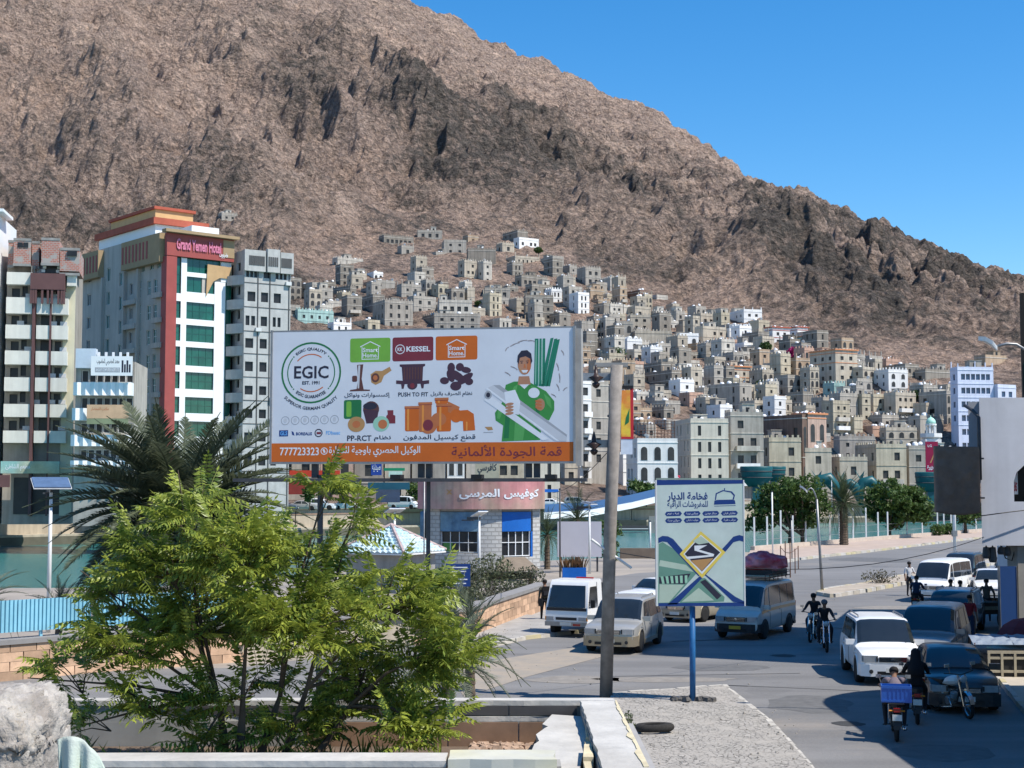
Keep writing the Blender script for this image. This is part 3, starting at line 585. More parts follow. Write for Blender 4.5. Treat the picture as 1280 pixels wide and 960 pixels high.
# bougainvillea and trees among the houses
def clump_crown(mb, c, rx, ry, rz, n, s, rnd):
 for i in range(n):
  a = rnd.uniform(0, 6.28); u = rnd.uniform(-1, 1); q = rnd.random() ** .4; w = math.sqrt(1 - u * u)
  p = Vector((c[0] + rx * q * w * math.cos(a), c[1] + ry * q * w * math.sin(a), c[2] + rz * q * u)); 
  n1 = Vector((rnd.gauss(0, 1), rnd.gauss(0, 1), rnd.gauss(0, 1) + .6)).normalized(); t = n1.orthogonal().normalized(); b = n1.cross(t); ss = s * rnd.uniform(.6, 1.4)
  an = rnd.uniform(0, 6.28); t2 = t * math.cos(an) + b * math.sin(an); b2 = n1.cross(t2)
  mb.poly([p - t2 * ss, p - b2 * ss * .45, p + t2 * ss, p + b2 * ss * .45])
def leafmat(name, c1, c2, scale=.8, rough=.6):
 m, t, b = new_mat(name); N = t.nodes; L = t.links; geo = N.new('ShaderNodeNewGeometry')
 n = N.new('ShaderNodeTexNoise'); n.inputs['Scale'].default_value = scale; n.inputs['Detail'].default_value = 3; L.new(geo.outputs['Position'], n.inputs['Vector'])
 mr = N.new('ShaderNodeMapRange'); mr.inputs['From Min'].default_value = .35; mr.inputs['From Max'].default_value = .65; L.new(n.outputs['Fac'], mr.inputs['Value'])
 ad = N.new('ShaderNodeMath'); ad.operation = 'MULTIPLY_ADD'; ad.inputs[1].default_value = .6; L.new(geo.outputs['Random Per Island'], ad.inputs[0]); 
 m2 = N.new('ShaderNodeMath'); m2.operation = 'MULTIPLY'; m2.inputs[1].default_value = .5; L.new(mr.outputs[0], m2.inputs[0]); L.new(m2.outputs[0], ad.inputs[2])
 mx = N.new('ShaderNodeMix'); mx.data_type = 'RGBA'; mx.inputs['A'].default_value = (*c1, 1); mx.inputs['B'].default_value = (*c2, 1); L.new(ad.outputs[0], mx.inputs['Factor'])
 L.new(mx.outputs['Result'], b.inputs['Base Color']); b.inputs['Roughness'].default_value = rough; b.inputs['Specular IOR Level'].default_value = .35
 tr = N.new('ShaderNodeBsdfTranslucent'); L.new(mx.outputs['Result'], tr.inputs['Color']); ms = N.new('ShaderNodeMixShader'); ms.inputs[0].default_value = .3
 out = [q for q in N if q.type == 'OUTPUT_MATERIAL'][0]; L.new(b.outputs[0], ms.inputs[1]); L.new(tr.outputs[0], ms.inputs[2]); L.new(ms.outputs[0], out.inputs['Surface']); return m
M['leaf_dark'] = leafmat('dark_leaves', (.018, .045, .012), (.07, .12, .03)); M['leaf_pink'] = leafmat('magenta_flowers', (.25, .01, .08), (.5, .03, .2)); M['bark'] = mat('bark', (.09, .065, .045), .95, .3, 5, bump=.01)
for (px, py, w, h, key, lab) in [(991, 450, 12, 16, 'leaf_pink', 'magenta bougainvillea bush beside the narrow house with arched top'), (957, 440, 14, 12, 'leaf_dark', 'dark green tree between houses under the red-roofed white house'), (824, 447, 16, 9, 'leaf_dark', 'green tree below the long cream wall'),
       (771, 450, 20, 16, 'leaf_dark', 'bushy tree on the slope behind the power pole top'), (1145, 500, 14, 12, 'leaf_dark', 'green tree below the arch-covered white house'), (1083, 484, 9, 9, 'leaf_dark', 'small green tree beside the orange-trimmed cream block'),
       (673, 316, 9, 7, 'leaf_dark', 'small green bush below the topmost white house'), (952, 484, 12, 9, 'leaf_dark', 'green tree behind the sand-coloured houses in mid town'), (600, 384, 12, 8, 'leaf_dark', 'dry green bush left below the row of four windows')]:
 C = hillpt(px, py + h * .3); k = C.y / F; r = thing('tree', lab, 'tree', C); rn = random.Random(px)
 MB().tube([(0, 0, -1), (0.1, 0, h * k * .6)], [.25, .12], 6).build('trunk', M['bark'], r); mb = MB(); clump_crown(mb, (0, 0, h * k * .8), w * k * .6, w * k * .6, h * k * .55, 420, .5, rn); mb.build('crown', M[key], r)
# ---------------- lettering ----------------
import unicodedata
_AF = {}
for _c in range(0xFE70, 0xFEFD):
 _d = unicodedata.decomposition(chr(_c)).split()
 if _d and _d[0] in ('<isolated>', '<final>', '<initial>', '<medial>'): _AF.setdefault(tuple(int(x, 16) for x in _d[1:]), {})[_d[0][1:-1]] = chr(_c)
def arabic(s):
 cs = [ord(c) for c in s]; toks = []; i = 0
 while i < len(cs):
  if i + 1 < len(cs) and (cs[i], cs[i + 1]) in _AF: toks.append((cs[i], cs[i + 1])); i += 2
  else: toks.append((cs[i],)); i += 1
 isar = [t in _AF for t in toks]; out = []
 for i, t in enumerate(toks):
  if not isar[i]: out.append(chr(t[0])); continue
  f = _AF[t]; pj = i > 0 and isar[i - 1] and 'initial' in _AF[toks[i - 1]]; nj = i + 1 < len(toks) and isar[i + 1] and 'initial' in f
  pj = pj and 'final' in f; nj = nj and 'final' in _AF[toks[i + 1]]
  k = 'medial' if pj and nj else 'final' if pj else 'initial' if nj else 'isolated'; out.append(f.get(k, f.get('isolated')))
 out.reverse(); res = []; run = []
 for c in out:
  if ord(c) < 0x600 and c not in ' ': run.append(c)
  else: res += run[::-1]; run = []; res.append(c)
 return ''.join(res + run[::-1])
def text_verts(s, bold=.0, ext=0):
 cu = bpy.data.curves.new('lettering', 'FONT'); cu.body = s; cu.resolution_u = 2; cu.offset = bold; cu.extrude = ext
 o = bpy.data.objects.new('lettering', cu); COL.objects.link(o); dg = bpy.context.evaluated_depsgraph_get(); dg.update()
 me = bpy.data.meshes.new_from_object(o.evaluated_get(dg)); bpy.data.objects.remove(o)
 v = np.zeros(len(me.vertices) * 3); me.vertices.foreach_get('co', v); v = v.reshape(-1, 3); return me, v
def put_text(s, m, parent, x0, x1, zb, zt=None, y=-.004, bold=.012, fn=None, name='lettering', ext=0, angle=0, ar=None):
 """flat lettering in the plane xz, fitted between x0 and x1 with its foot at zb"""
 if any(ord(c) > 0x5ff for c in s): s = arabic(s)
 me, v = text_verts(s, bold, ext); lo, hi = v.min(0), v.max(0); sx = (x1 - x0) / max(1e-6, hi[0] - lo[0]); sz = (zt - zb) / max(1e-6, hi[1] - lo[1]) if zt is not None else sx
 X = (v[:, 0] - lo[0]) * sx; Zv = (v[:, 1] - lo[1]) * sz
 if angle: ca, sa = math.cos(angle), math.sin(angle); X, Zv = X * ca - Zv * sa, X * sa + Zv * ca
 X += x0; Zv += zb; Y = y - (v[:, 2] * 1.0)
 if fn: X, Y, Zv = fn(X, Y, Zv)
 me.vertices.foreach_set('co', np.stack([X, Y, Zv], 1).ravel()); me.materials.clear(); me.materials.append(m); me.update()
 return link(name, me, parent)
def arc_text(s, m, parent, cx, cz, r, a0, a1, h, y=-.0022, bold=.03, inside=False):
 """lettering set round a circle from angle a0 to a1 (degrees, 90 = top)"""
 me, v = text_verts(s, bold); lo, hi = v.min(0), v.max(0); sc = h / max(1e-6, hi[1] - lo[1]); t = (v[:, 0] - lo[0]) / (hi[0] - lo[0]); zz = (v[:, 1] - lo[1]) * sc
 an = np.radians(a0 + (a1 - a0) * t); rr = (r + zz) if not inside else (r - zz)
 me.vertices.foreach_set('co', np.stack([cx + rr * np.cos(an), np.full_like(rr, y), cz + rr * np.sin(an)], 1).ravel()); me.materials.clear(); me.materials.append(m); me.update(); return link('lettering', me, parent)
INK = {}
def ink(k, c, r=.55): 
 if k not in INK: INK[k] = mat('ink_' + k, c, r, .07, 2.5, spec=.25)
 return INK[k]
ink('dark', (.03, .03, .05)); ink('white', (.72, .74, .76)); ink('navy', (.012, .045, .19)); ink('green', (.18, .42, .06)); ink('dgreen', (.02, .17, .06)); ink('maroon', (.20, .035, .05)); ink('orange', (.58, .13, .02)); ink('red', (.5, .03, .04)); ink('yellow', (.72, .55, .10)); ink('grey', (.36, .37, .39)); ink('lgrey', (.55, .56, .58)); ink('skin', (.45, .22, .13)); ink('brownp', (.12, .05, .045)); ink('violet', (.07, .035, .055)); ink('gold', (.45, .25, .1)); ink('teal', (.1, .35, .33)); ink('lblue', (.15, .4, .75)); ink('mint', (.3, .55, .4)); ink('copper', (.5, .16, .06)); ink('palegreen', (.42, .52, .42))

def uR(C, th, px, z=20):
 c, s = math.cos(th), math.sin(th); k = (px - 640) / F; e = (z - CH) * math.sin(PA); ca = math.cos(PA); return (k * (C.y * ca + e) - C.x) / (c - k * s * ca)
def uL(C, th, px, z=20):
 c, s = math.cos(th), math.sin(th); k = (px - 640) / F; e = (z - CH) * math.sin(PA); ca = math.cos(PA); return (k * (C.y * ca + e) - C.x) / (-s - k * c * ca)
def pt_zR(C, th, u, py): return Z(py, C.y + u * math.sin(th)) - C.z
def pt_zL(C, th, u, py): return Z(py, C.y + u * math.cos(th)) - C.z
_wc = {}
def window(root, ax, u0, u1, z0, z1, dep, m, frame=True, nx=2, nz=1, name='window', fm=None):
 w, h = round(u1 - u0, 2), round(z1 - z0, 2); key = (w, h, m.name, frame, nx, nz, ax)
 if key not in _wc:
  mb = MB(); T = Matrix.Identity(4) if ax == 'R' else Matrix(((0, 1, 0, 0), (1, 0, 0, 0), (0, 0, 1, 0), (0, 0, 0, 1)))
  mb.mat(0).box(.01, w - .01, 0, .03, .01, h - .01, T)
  if frame:
   b = .07; mb.mat(1)
   for i in range(nx + 1): x = b / 2 + (w - b) * i / nx; mb.box(x - b / 2, x + b / 2, -.05, -.002, .0, h, T)
   for j in range(nz + 1): z = b / 2 + (h - b) * j / nz; mb.box(b, w - b, -.045, -.002, z - b / 2, z + b / 2, T)
  _wc[key] = mb.mesh(name, [m, fm or M['frame']])
 loc = (u0, dep, z0) if ax == 'R' else (dep, u0, z0); return link(name, _wc[key], root, loc)
def shell(root, C, th, w1, w2, H, opsR, opsL, m, name='wall', zb=-1, roof=True, par=.9):
 mw = MB(); facade(mw, None, 'R', 0, w1, H, zb, opsR, .3); facade(mw, None, 'L', 0, w2, H, zb, opsL, .3)
 mw.poly([(w1, 0, zb), (w1, w2, zb), (w1, w2, H), (w1, 0, H)]); mw.poly([(0, w2, zb), (0, w2, H), (w1, w2, H), (w1, w2, zb)])
 mw.box(.9, w1 - .05, .9, w2 - .05, zb, H - par)      # dark core behind the openings is the rooms' inner wall
 mw.build(name, m, root)
 if roof: MB().box(.3, w1 - .3, .3, w2 - .3, H - par + .01, H - par + .2).build('roof', M['roof'], root)

# ---------------- hotel with the green glass front ----------------
M['hotelbeige'] = mat('beige_plaster', (.46, .42, .37), .9, .08, .4, streak=.15); M['ochre'] = mat('ochre_plaster', (.36, .26, .15), .9, .1, .6); M['hotelred'] = mat('dark_red_cladding', (.33, .075, .065), .6, .1, .6); M['panelwhite'] = mat('white_cladding', (.82, .83, .82), .45, .04, .5)
def hotel():
 C = P(205, 560, 196); C.z = GZ; th = R(40); r = thing('hotel_building', 'beige hotel with dark red frame and green glass front', 'hotel', C, th)
 w1 = uR(C, th, 287); w2 = uL(C, th, 74); H = pt_zR(C, th, 0, 288)
 rows = []; opsR = []
 for k in range(8):
  yt = [318, 347.5, 379, 407.5, 435, 466, 497, 527][k]; yb = [342, 366.5, 400, 428, 458, 487, 517, 546][k]; z1 = pt_zR(C, th, w1 * .55, yt); z0 = pt_zR(C, th, w1 * .55, yb); rows.append((z0, z1))
 a0, a1 = uR(C, th, 214), uR(C, th, 224); b0, b1 = uR(C, th, 231), uR(C, th, 266)
 z0t = pt_zR(C, th, a0, 366); z1t = pt_zR(C, th, a0, 318)
 wins = [(a0, a1, z0t, z1t)]
 for i, (z0, z1) in enumerate(rows):
  if i == 1: wins += [(b0, b0 + (b1 - b0) * .56, z0, z1), (b1 - (b1 - b0) * .22, b1, z0, z1 - .5)]
  else: wins.append((b0, b1 + (.9 if i == 0 else 0), z0, z1))
  if i > 1: wins.append((a0, a1, z0, z1))
 # side facing left, in shade: three bays
 n0 = uL(C, th, 156); m0 = uL(C, th, 127)
 opsL = []
 fl = [pt_zL(C, th, 5, y) for y in (326, 357, 388, 419, 450, 480, 511, 541, 572)]
 for i, z in enumerate(fl):
  for px in ((176, 187, 196) if i == 0 else (184, 192)):
   u = uL(C, th, px); opsL.append((u - .62, u + .45, z - 1.3, z + .7)); 
  if i > 0: u = uL(C, th, 162); opsL.append((u - .5, u + .5, z - .7, z + .9)); u = uL(C, th, 172); opsL.append((u - .6, u + .6, z - 1.4, z + 1.1))
  for px in (149, 133): u = uL(C, th, px); zz = z - (1.5 if px == 149 else .4); opsL.append((u - .55, u + .55, zz - 1, zz + .9))
  for px in (109, 90): u = uL(C, th, px); opsL.append((u - .65, u + .65, z - .9, z + .8))
 opsL = [o for o in opsL if o[2] > .5 and o[0] > .3 and o[1] < w2 - .3]
 shell(r, C, th, w1, w2, H, wins, opsL, M['hotelbeige'], par=1)
 for o in wins: window(r, 'R', *o, .12, M['greenglass'], True, max(1, round((o[1] - o[0]) / 1.1)), max(1, round((o[3] - o[2]) / 1.4)), fm=M['greenglass'])
 for o in opsL: window(r, 'L', *o, .16, M['greenglass'] if o[3] - o[2] > 1.8 else M['darkwin'], True, 2, 2 if o[3] - o[2] > 1.9 else 1)
 # white cladding plates between the glass, proud of the wall
 us = sorted({1.15, a0, a1, b0, b1, w1 - .75}); mb = MB(); zt = H - 3.5
 def plate(u0, u1, z0, z1, m=M['panelwhite'], nm='cladding_panel', d=.14):
  if u1 - u0 > .05 and z1 - z0 > .05: MB().box(u0, u1, -d, -.003, z0, z1).build(nm, m, r)
 plate(a1, b0, .5, zt); plate(1.2, a0, .5, zt); plate(b1 + .95, w1 - .05, rows[0][0] - .9, zt); plate(b1 + .02, w1 - .9, .5, rows[0][0] - .95)
 plate(a0, a1, z1t, zt); plate(b0, b1 + .93, rows[0][1], zt)
 for i in range(7):
  plate(b0, b1, rows[i + 1][1], rows[i][0])
  if i > 0: plate(a0, a1, rows[i + 1][1], rows[i][0] if i > 1 else z0t)
 plate(a0, a1, .5, rows[-1][0]); plate(b0, b1, .5, rows[-1][0])
 plate(w1 - .88, w1 - .02, .5, rows[1][1], M['greenglass'], 'side_glazing', .1)
 z = rows[1][1] + .6   # the sail-shaped beige shield
 s0 = uR(C, th, 257.5, 30); z += .3; MB().poly([(s0, -.3, z + 1.0), (w1 - .1, -.3, z + .9), (w1 - .1, -.3, z - .7), (s0 + 1.9, -.3, z - .7), (s0 + .9, -.3, z - 1.3), (s0 - .15, -.3, z - 3.4)]).poly([(s0, -.18, z + 1.0), (s0, -.3, z + 1.0), (s0 - .15, -.3, z - 3.4), (s0 - .15, -.18, z - 3.4)]).build('shield_panel', mat('tan_shield', (.50, .33, .17), .8, .1, 1), r)
 MB().box(-.35, 1.15, -.6, -.004, 0, H - 3.5).box(-.35, -.004, -.002, .9, 0, H - 3.5).build('red_frame', M['hotelred'], r)
 MB().box(-.35, w1 + .1, -.6, -.004, H - 3.4, H - .4).build('red_band', M['hotelred'], r)
 MB().box(w1 - 1.6, w1 + .11, -.66, -.605, H - 2.9, H - .5).build('band_end', M['ochre'], r)
 MB().box(-.9, w1 + .5, -1.4, -.2, H - .35, H + .05).build('eaves', M['ochre'], r)
 put_text('Grand Yemen Hotel', ink('hotelpink', (.62, .2, .3)), r, 1.0, w1 - 2.0, H - 2.5, H - 1.0, y=-.7, bold=.03, ext=.05)
 put_text('حضرموت', ink('white', (0, 0, 0)), r, w1 - 2.2, w1 - .9, H - 3.1, H - 2.3, y=-.72, bold=.03)
 # ochre slotted parapets on the left side
 for (u0, u1) in ((.5, n0), (m0, w2)):
  q = MB(); q.box(-.9, -.004, u0, u1, H - 4.2, H - .3).build('slotted_parapet', M['ochre'], r); n = int((u1 - u0) / 1.0)
  for i in range(n):
   if (u0 < 1 and i < 3): continue
   u = u0 + (u1 - u0) * (i + .5) / n; MB().box(-.96, -.905, u - .2, u + .2, H - 3.4, H - 1.0).build('slot', M['hotelred'], r)
  MB().box(-.45, -.004, u0 + .1, u1 - .1, 0.3, H - 4.25).build('bay', M['hotelbeige'], r) if False else None
 for u in (n0 + .1, m0 - .3, n0 - 4.2, w2 - .5): MB().box(-.5, -.004, u - .2, u + .2, 0, H - 4.3).build('pilaster', M['hotelbeige'], r)
 for z in fl[1:]: MB().box(-.7, -.004, .6, 3.1, z - 2.0, z - 1.3).build('balcony', M['hotelbeige'], r); MB().box(-.7, -.004, n0 - 4.0, n0 - .2, z - 2.2, z - 1.5).build('balcony', M['hotelbeige'], r)
 # tower on the roof
 t0, t1 = uL(C, th, 170), uL(C, th, 108); Ht = pt_zL(C, th, t0, 281)
 MB().box(1.5, 9, t0 - 2, t1, H - 1, Ht).build('roof_tower', M['panelwhite'], r); MB().box(1.0, 9.5, t0 - 2.5, t1 + .5, Ht, Ht + .9).build('tower_rim', M['trimred'], r)
 Hc = Ht + .9; MB().box(2.2, 8, t0 - .5, t1 - 2.5, Hc, Hc + 1.5).build('tower_cap', mat('yellow_plaster', (.62, .42, .2), .9, .1, 1), r); MB().box(1.9, 8.3, t0 - .8, t1 - 2.2, Hc + 1.5, Hc + 1.9).build('cap_rim', M['trimred'], r)
 MB().box(w1 - 4.5, w1 - .3, 3, 9, H - .8, H + 1.7).build('roof_room', M['panelwhite'], r)
hotel()
# ---------------- bare block building right of the hotel ----------------
M['block'] = mat('cement_block', (.45, .45, .43), .95, .12, .9, streak=.12, bump=.02, bscale=3); M['joint'] = mat('dark_joint', (.09, .09, .09), .9, .1, 1)
def greyblock():
 C = P(303, 560, 200); C.z = GZ; th = R(33); r = thing('block_building', 'unplastered grey block building between the hotel and the billboard', 'building', C, th)
 w1 = uR(C, th, 362); w2 = uL(C, th, 281); H = pt_zR(C, th, 0, 312); zs = lambda y: pt_zR(C, th, w1 * .5, y)
 ops = []; rowy = [(337, 348), (366, 378), (396, 408), (424, 436), (453, 465), (483, 494), (512, 523), (541, 552), (570, 582)]
 cols = {0: [(306, 310), (311, 315), (316, 320), (328, 336), (343, 347), (348, 352), (353, 357)], 2: [(306, 311), (313, 318), (325, 333), (340, 344), (346, 350)]}
 for i, (a, b) in enumerate(rowy):
  for (p, q) in cols.get(i, [(308, 318), (325, 334), (341, 350)] if i < 3 else [(306, 316), (324, 333), (339, 346)]):
   ops.append((uR(C, th, p), uR(C, th, q), zs(b), zs(a)))
 opsL = [];
 for (a, b) in rowy: opsL += [(uL(C, th, 299), uL(C, th, 295), zs(b) + 1, zs(a) + .9), (uL(C, th, 290), uL(C, th, 286), zs(b), zs(a) + .9)]
 opsL = [(min(o[0], o[1]), max(o[0], o[1]), o[2], o[3]) for o in opsL]
 shell(r, C, th, w1, w2, H, ops, opsL, M['block'])
 for o in ops: window(r, 'R', *o, .22, M['darkwin'], False)
 for o in opsL: window(r, 'L', *o, .22, M['darkwin'], False)
 for i, (a, b) in enumerate(rowy):
  z = zs(b) - .75; pts = [(-.001, .2), (-.001, w2 - .1)] + [(-1.5 * math.sin(math.pi * t), w2 - .1 - (w2 - .3) * t) for t in np.linspace(0, 1, 9)[1:-1]]
  MB().prism(pts, z - .3, z + 1.0).build('balcony', M['block'], r)
  MB().box(0, w1, -.05, -.003, z - .08, z + .02).build('floor_line', M['joint'], r)
 for p in (321, 336, 360): u = min(uR(C, th, p), w1 - .1); MB().box(u - .07, u + .07, -.08, -.002, 0, H - 2.5).build('pipe', M['joint'], r)
 for i in range(5): u = 1.6 + 2.2 * i; MB().box(u, u + .8, -.4, -.01, zs(rowy[(i * 3 + 2) % 8][1]) - .8, zs(rowy[(i * 3 + 2) % 8][1]) - .3).build('air_conditioner', M['frame'], r)
 MB().box(-.2, w1 * .42, -.5, -.004, H - 2.9, H).build('parapet', M['block'], r); MB().box(w1 * .42 + .2, w1 * .72, -.7, -.004, H - 2.9, H + .3).build('parapet', M['block'], r); MB().box(w1 * .72 + .2, w1 + .2, -.5, -.004, H - 2.9, H).build('parapet', M['block'], r)
 for (u0, u1, n, yy) in ((.4, w1 * .4, 9, -.52), (w1 * .46, w1 * .68, 5, -.72), (w1 * .76, w1 - .1, 8, -.52)):
  for i in range(n): u = u0 + (u1 - u0) * (i + .5) / n; MB().box(u - .11, u + .11, yy - .03, yy, H - 2.1, H - .8).build('slot', M['joint'], r)
greyblock()
# ---------------- unfinished building with brick top ----------------
def brickmat():
 m, t, b = new_mat('rough_red_brick'); N = t.nodes; L = t.links; geo = N.new('ShaderNodeNewGeometry'); mp = N.new('ShaderNodeMapping'); mp.inputs['Rotation'].default_value = (R(90), 0, 0); L.new(geo.outputs['Position'], mp.inputs['Vector'])
 br = N.new('ShaderNodeTexBrick'); br.inputs['Scale'].default_value = 1; br.inputs['Brick Width'].default_value = .42; br.inputs['Row Height'].default_value = .22; br.inputs['Mortar Size'].default_value = .03
 br.inputs['Color1'].default_value = (.46, .17, .12, 1); br.inputs['Color2'].default_value = (.36, .14, .10, 1); br.inputs['Mortar'].default_value = (.38, .34, .31, 1); L.new(mp.outputs[0], br.inputs['Vector'])
 n = N.new('ShaderNodeTexNoise'); n.inputs['Scale'].default_value = .9; n.inputs['Detail'].default_value = 6; L.new(geo.outputs['Position'], n.inputs['Vector']); mr = N.new('ShaderNodeMapRange'); mr.inputs['From Min'].default_value = .52; mr.inputs['From Max'].default_value = .6; L.new(n.outputs['Fac'], mr.inputs['Value'])
 mx = N.new('ShaderNodeMix'); mx.data_type = 'RGBA'; L.new(br.outputs['Color'], mx.inputs['A']); mx.inputs['B'].default_value = (.36, .33, .3, 1); L.new(mr.outputs[0], mx.inputs['Factor']); L.new(mx.outputs['Result'], b.inputs['Base Color']); b.inputs['Roughness'].default_value = .95; return m
M['brick'] = brickmat(); M['creamwall'] = mat('cream_paint', (.66, .61, .44), .85, .08, .6, streak=.12); M['balc'] = mat('pale_balcony', (.70, .68, .60), .85, .06, .8, streak=.12); M['maroon'] = mat('maroon_paint', (.13, .065, .062), .7, .12, .8)
def unfinished():
 C = P(4, 560, 176); C.z = GZ; th = R(12); r = thing('apartment_building', 'cream apartment building with unfinished red brick top floor and pale balconies', 'building', C, th)
 w1 = uR(C, th, 92); H = pt_zR(C, th, 0, 331); zs = lambda y: pt_zR(C, th, w1 * .4, y); X = lambda p: uR(C, th, p, 25)
 par = [(343, 358), (374, 394), (408, 425), (440, 457), (473, 490), (506, 522), (539, 554)]; ops = []
 for i, (a, b) in enumerate(par):
  y0 = a - 17; y1 = a
  ops += [(X(14), X(24), zs(a + 4), zs(y0 + 4)), (X(27), X(34), zs(a - 3), zs(y0))]
  ops += [(X(51), X(66), zs(a + 6), zs(y0))] + ([(X(69), X(77), zs(a), zs(y0 + 3))] if i else [])
 ops = [o for o in ops if o[3] < H - .2]
 opsL = []
 shell(r, C, th, w1, 12, H, ops, opsL, mat('grey_brown_render', (.36, .32, .27), .9, .15, .5, streak=.2), par=.3); MB().box(w1 - 1.3, w1 + .05, -.3, -.004, 0, H - .5).build('cream_corner', M['creamwall'], r)
 for o in ops: window(r, 'R', *o, .24, M['darkwin'], False)
 for i, (a, b) in enumerate(par):
  z1, z0 = zs(a), zs(b)
  for (p, q) in ((9, 41), (47, 64), (66, 86)):
   if i == 0 and p > 40: continue
   MB().box(X(p), X(q), -1.5, -1.35, z0, z1).box(X(p), X(q), -1.349, -.004, z0, z0 + .2).box(X(p), X(p) + .15, -1.349, -.004, z0 + .201, z1).box(X(q) - .15, X(q), -1.349, -.004, z0 + .201, z1).build('balcony', M['balc'], r)
  if i == 0: MB().box(X(84), X(95), -1.5, -.004, z0, z1).build('balcony', M['balc'], r)
 z1, z0 = zs(344), zs(364); MB().box(X(39), X(82), -2.0, -.004, z0, z1).build('maroon_band', M['maroon'], r)
 for p in (40, 43, 46, 54, 61, 66, 74, 78, 81): MB().box(X(p) - .12, X(p) + .12, -1.95, -1.7, z0 - 1.7, z0 - .001).build('hanging_rod', M['maroon'], r)
 MB().box(X(42), X(45.5), -1.7, -.004, 0, z0 - .01).build('maroon_column', M['maroon'], r); MB().box(X(64) - .05, X(64) + .15, -1.65, -1.5, 0, z0 - 1.6).build('maroon_column', M['maroon'], r)
 rq = random.Random(6)
 for i, (a, b) in enumerate(par):
  for p in (26, 36, 48, 67, 80):
   if rq.random() < .55: MB().box(X(p) - .4, X(p) + .4, -.42, -.01, zs(a) + .1, zs(a) + .6).build('air_conditioner', M['frame'], r)
 # brick boxes on top with concrete edges and small square holes
 zb, zt = zs(330), zs(299)
 for (p, q, dz, y) in ((9, 16, -.3, -.6), (17, 38, -.2, -1.6), (39, 48, -.4, -1.0), (52, 74, -.1, -2.0), (75, 99, -1.2, -1.8)):
  g = MB().box(X(p), X(q), y, 5, zb + dz + (.0 if q != 99 else .2), zt + dz - .3); g.build('brick_wall', M['brick'], r)
  MB().box(X(p) - .05, X(q) + .05, y - .05, y + .3, zb + dz - .32, zb + dz - .002).build('ledge', M['concrete'], r); MB().box(X(p) - .05, X(q) + .05, y - .05, y + .3, zt + dz - .298, zt + dz).build('coping', M['concrete'], r)
 for p in (25, 32, 87, 93): MB().box(X(p) - .28, X(p) + .28, -2.02 if p > 80 else -1.68, -1.4, zt - (2.2 if p > 80 else 1.3), zt - (1.6 if p > 80 else .7)).build('square_hole', M['darkwin'], r)
 for (p, q) in ((39, 40), (42, 43), (45, 46), (75, 76), (78, 79), (81, 82)): MB().box(X(p), X(q), -1.2, -.9, z1, zb - .4).build('prop', M['maroon'] if p in (45, 75) else M['concrete'], r)
 MB().box(X(55), X(70), -.9, -.85, z1 + .2, zb - .4).build('opening', M['darkwin'], r)
 for p in (54, 72):
  for i in range(7): z = z1 + .2 + i * .45; MB().box(X(p) - .2 + (i % 2) * .12, X(p) + .2 + (i % 2) * .12, -1.3, -.95, z, z + .36).build('brick', M['balc'], r)
 z0, z1 = zs(592), zs(577); MB().box(X(8), X(80), -2.2, -1.9, z0, z1).build('shop_sign', mat('faded_teal_sign', (.28, .50, .46), .7, .35, .35, col2=(.52, .48, .3)), r)
 put_text('مطعم الشاطئ', ink('white', 0), r, X(14), X(44), z0 + .3, z1 - .3, y=-2.21)
 z0, z1 = zs(609), zs(594); MB().box(X(6), X(20), -2.4, -2.3, z0, z1).build('lower_sign', M['maroon'], r)
 MB().box(X(22), X(80), -.1, -.004, .2, zs(597)).build('shop_opening', M['darkwin'], r)
unfinished()
def bluewhite():
 C = P(-70, 560, 172); C.z = GZ; th = R(8); r = thing('striped_building', 'white and blue banded tall building cut off by the left picture edge', 'building', C, th); X = lambda p: uR(C, th, p, 25); w1 = X(-7); zs = lambda y: pt_zR(C, th, w1, y); H = zs(266)
 ops = [(w1 * .2, w1 * .8, zs(y + 16), zs(y)) for y in (330, 362, 395, 428, 460, 493, 526)]; shell(r, C, th, w1, 12, H, ops, [], M['panelwhite'])
 for o in ops: window(r, 'R', *o, .2, M['darkwin'], True, 3)
 for (a, b) in ((285, 308), (322, 340)): MB().box(-.05, w1 + .05, -.12, -.004, zs(b), zs(a)).build('blue_band', mat('blue_band', (.05, .25, .38), .6, .08, 1) if a == 285 else M['maroon'], r)
 MB().box(-.4, w1 + .9, -1.0, 5, H, H + .35).build('eaves', M['panelwhite'], r)
 for y in (380, 414, 448, 480, 512, 545): MB().box(w1 * .5, w1 + .25, -1.2, -.004, zs(y + 13), zs(y)).build('balcony', M['panelwhite'], r)
bluewhite()
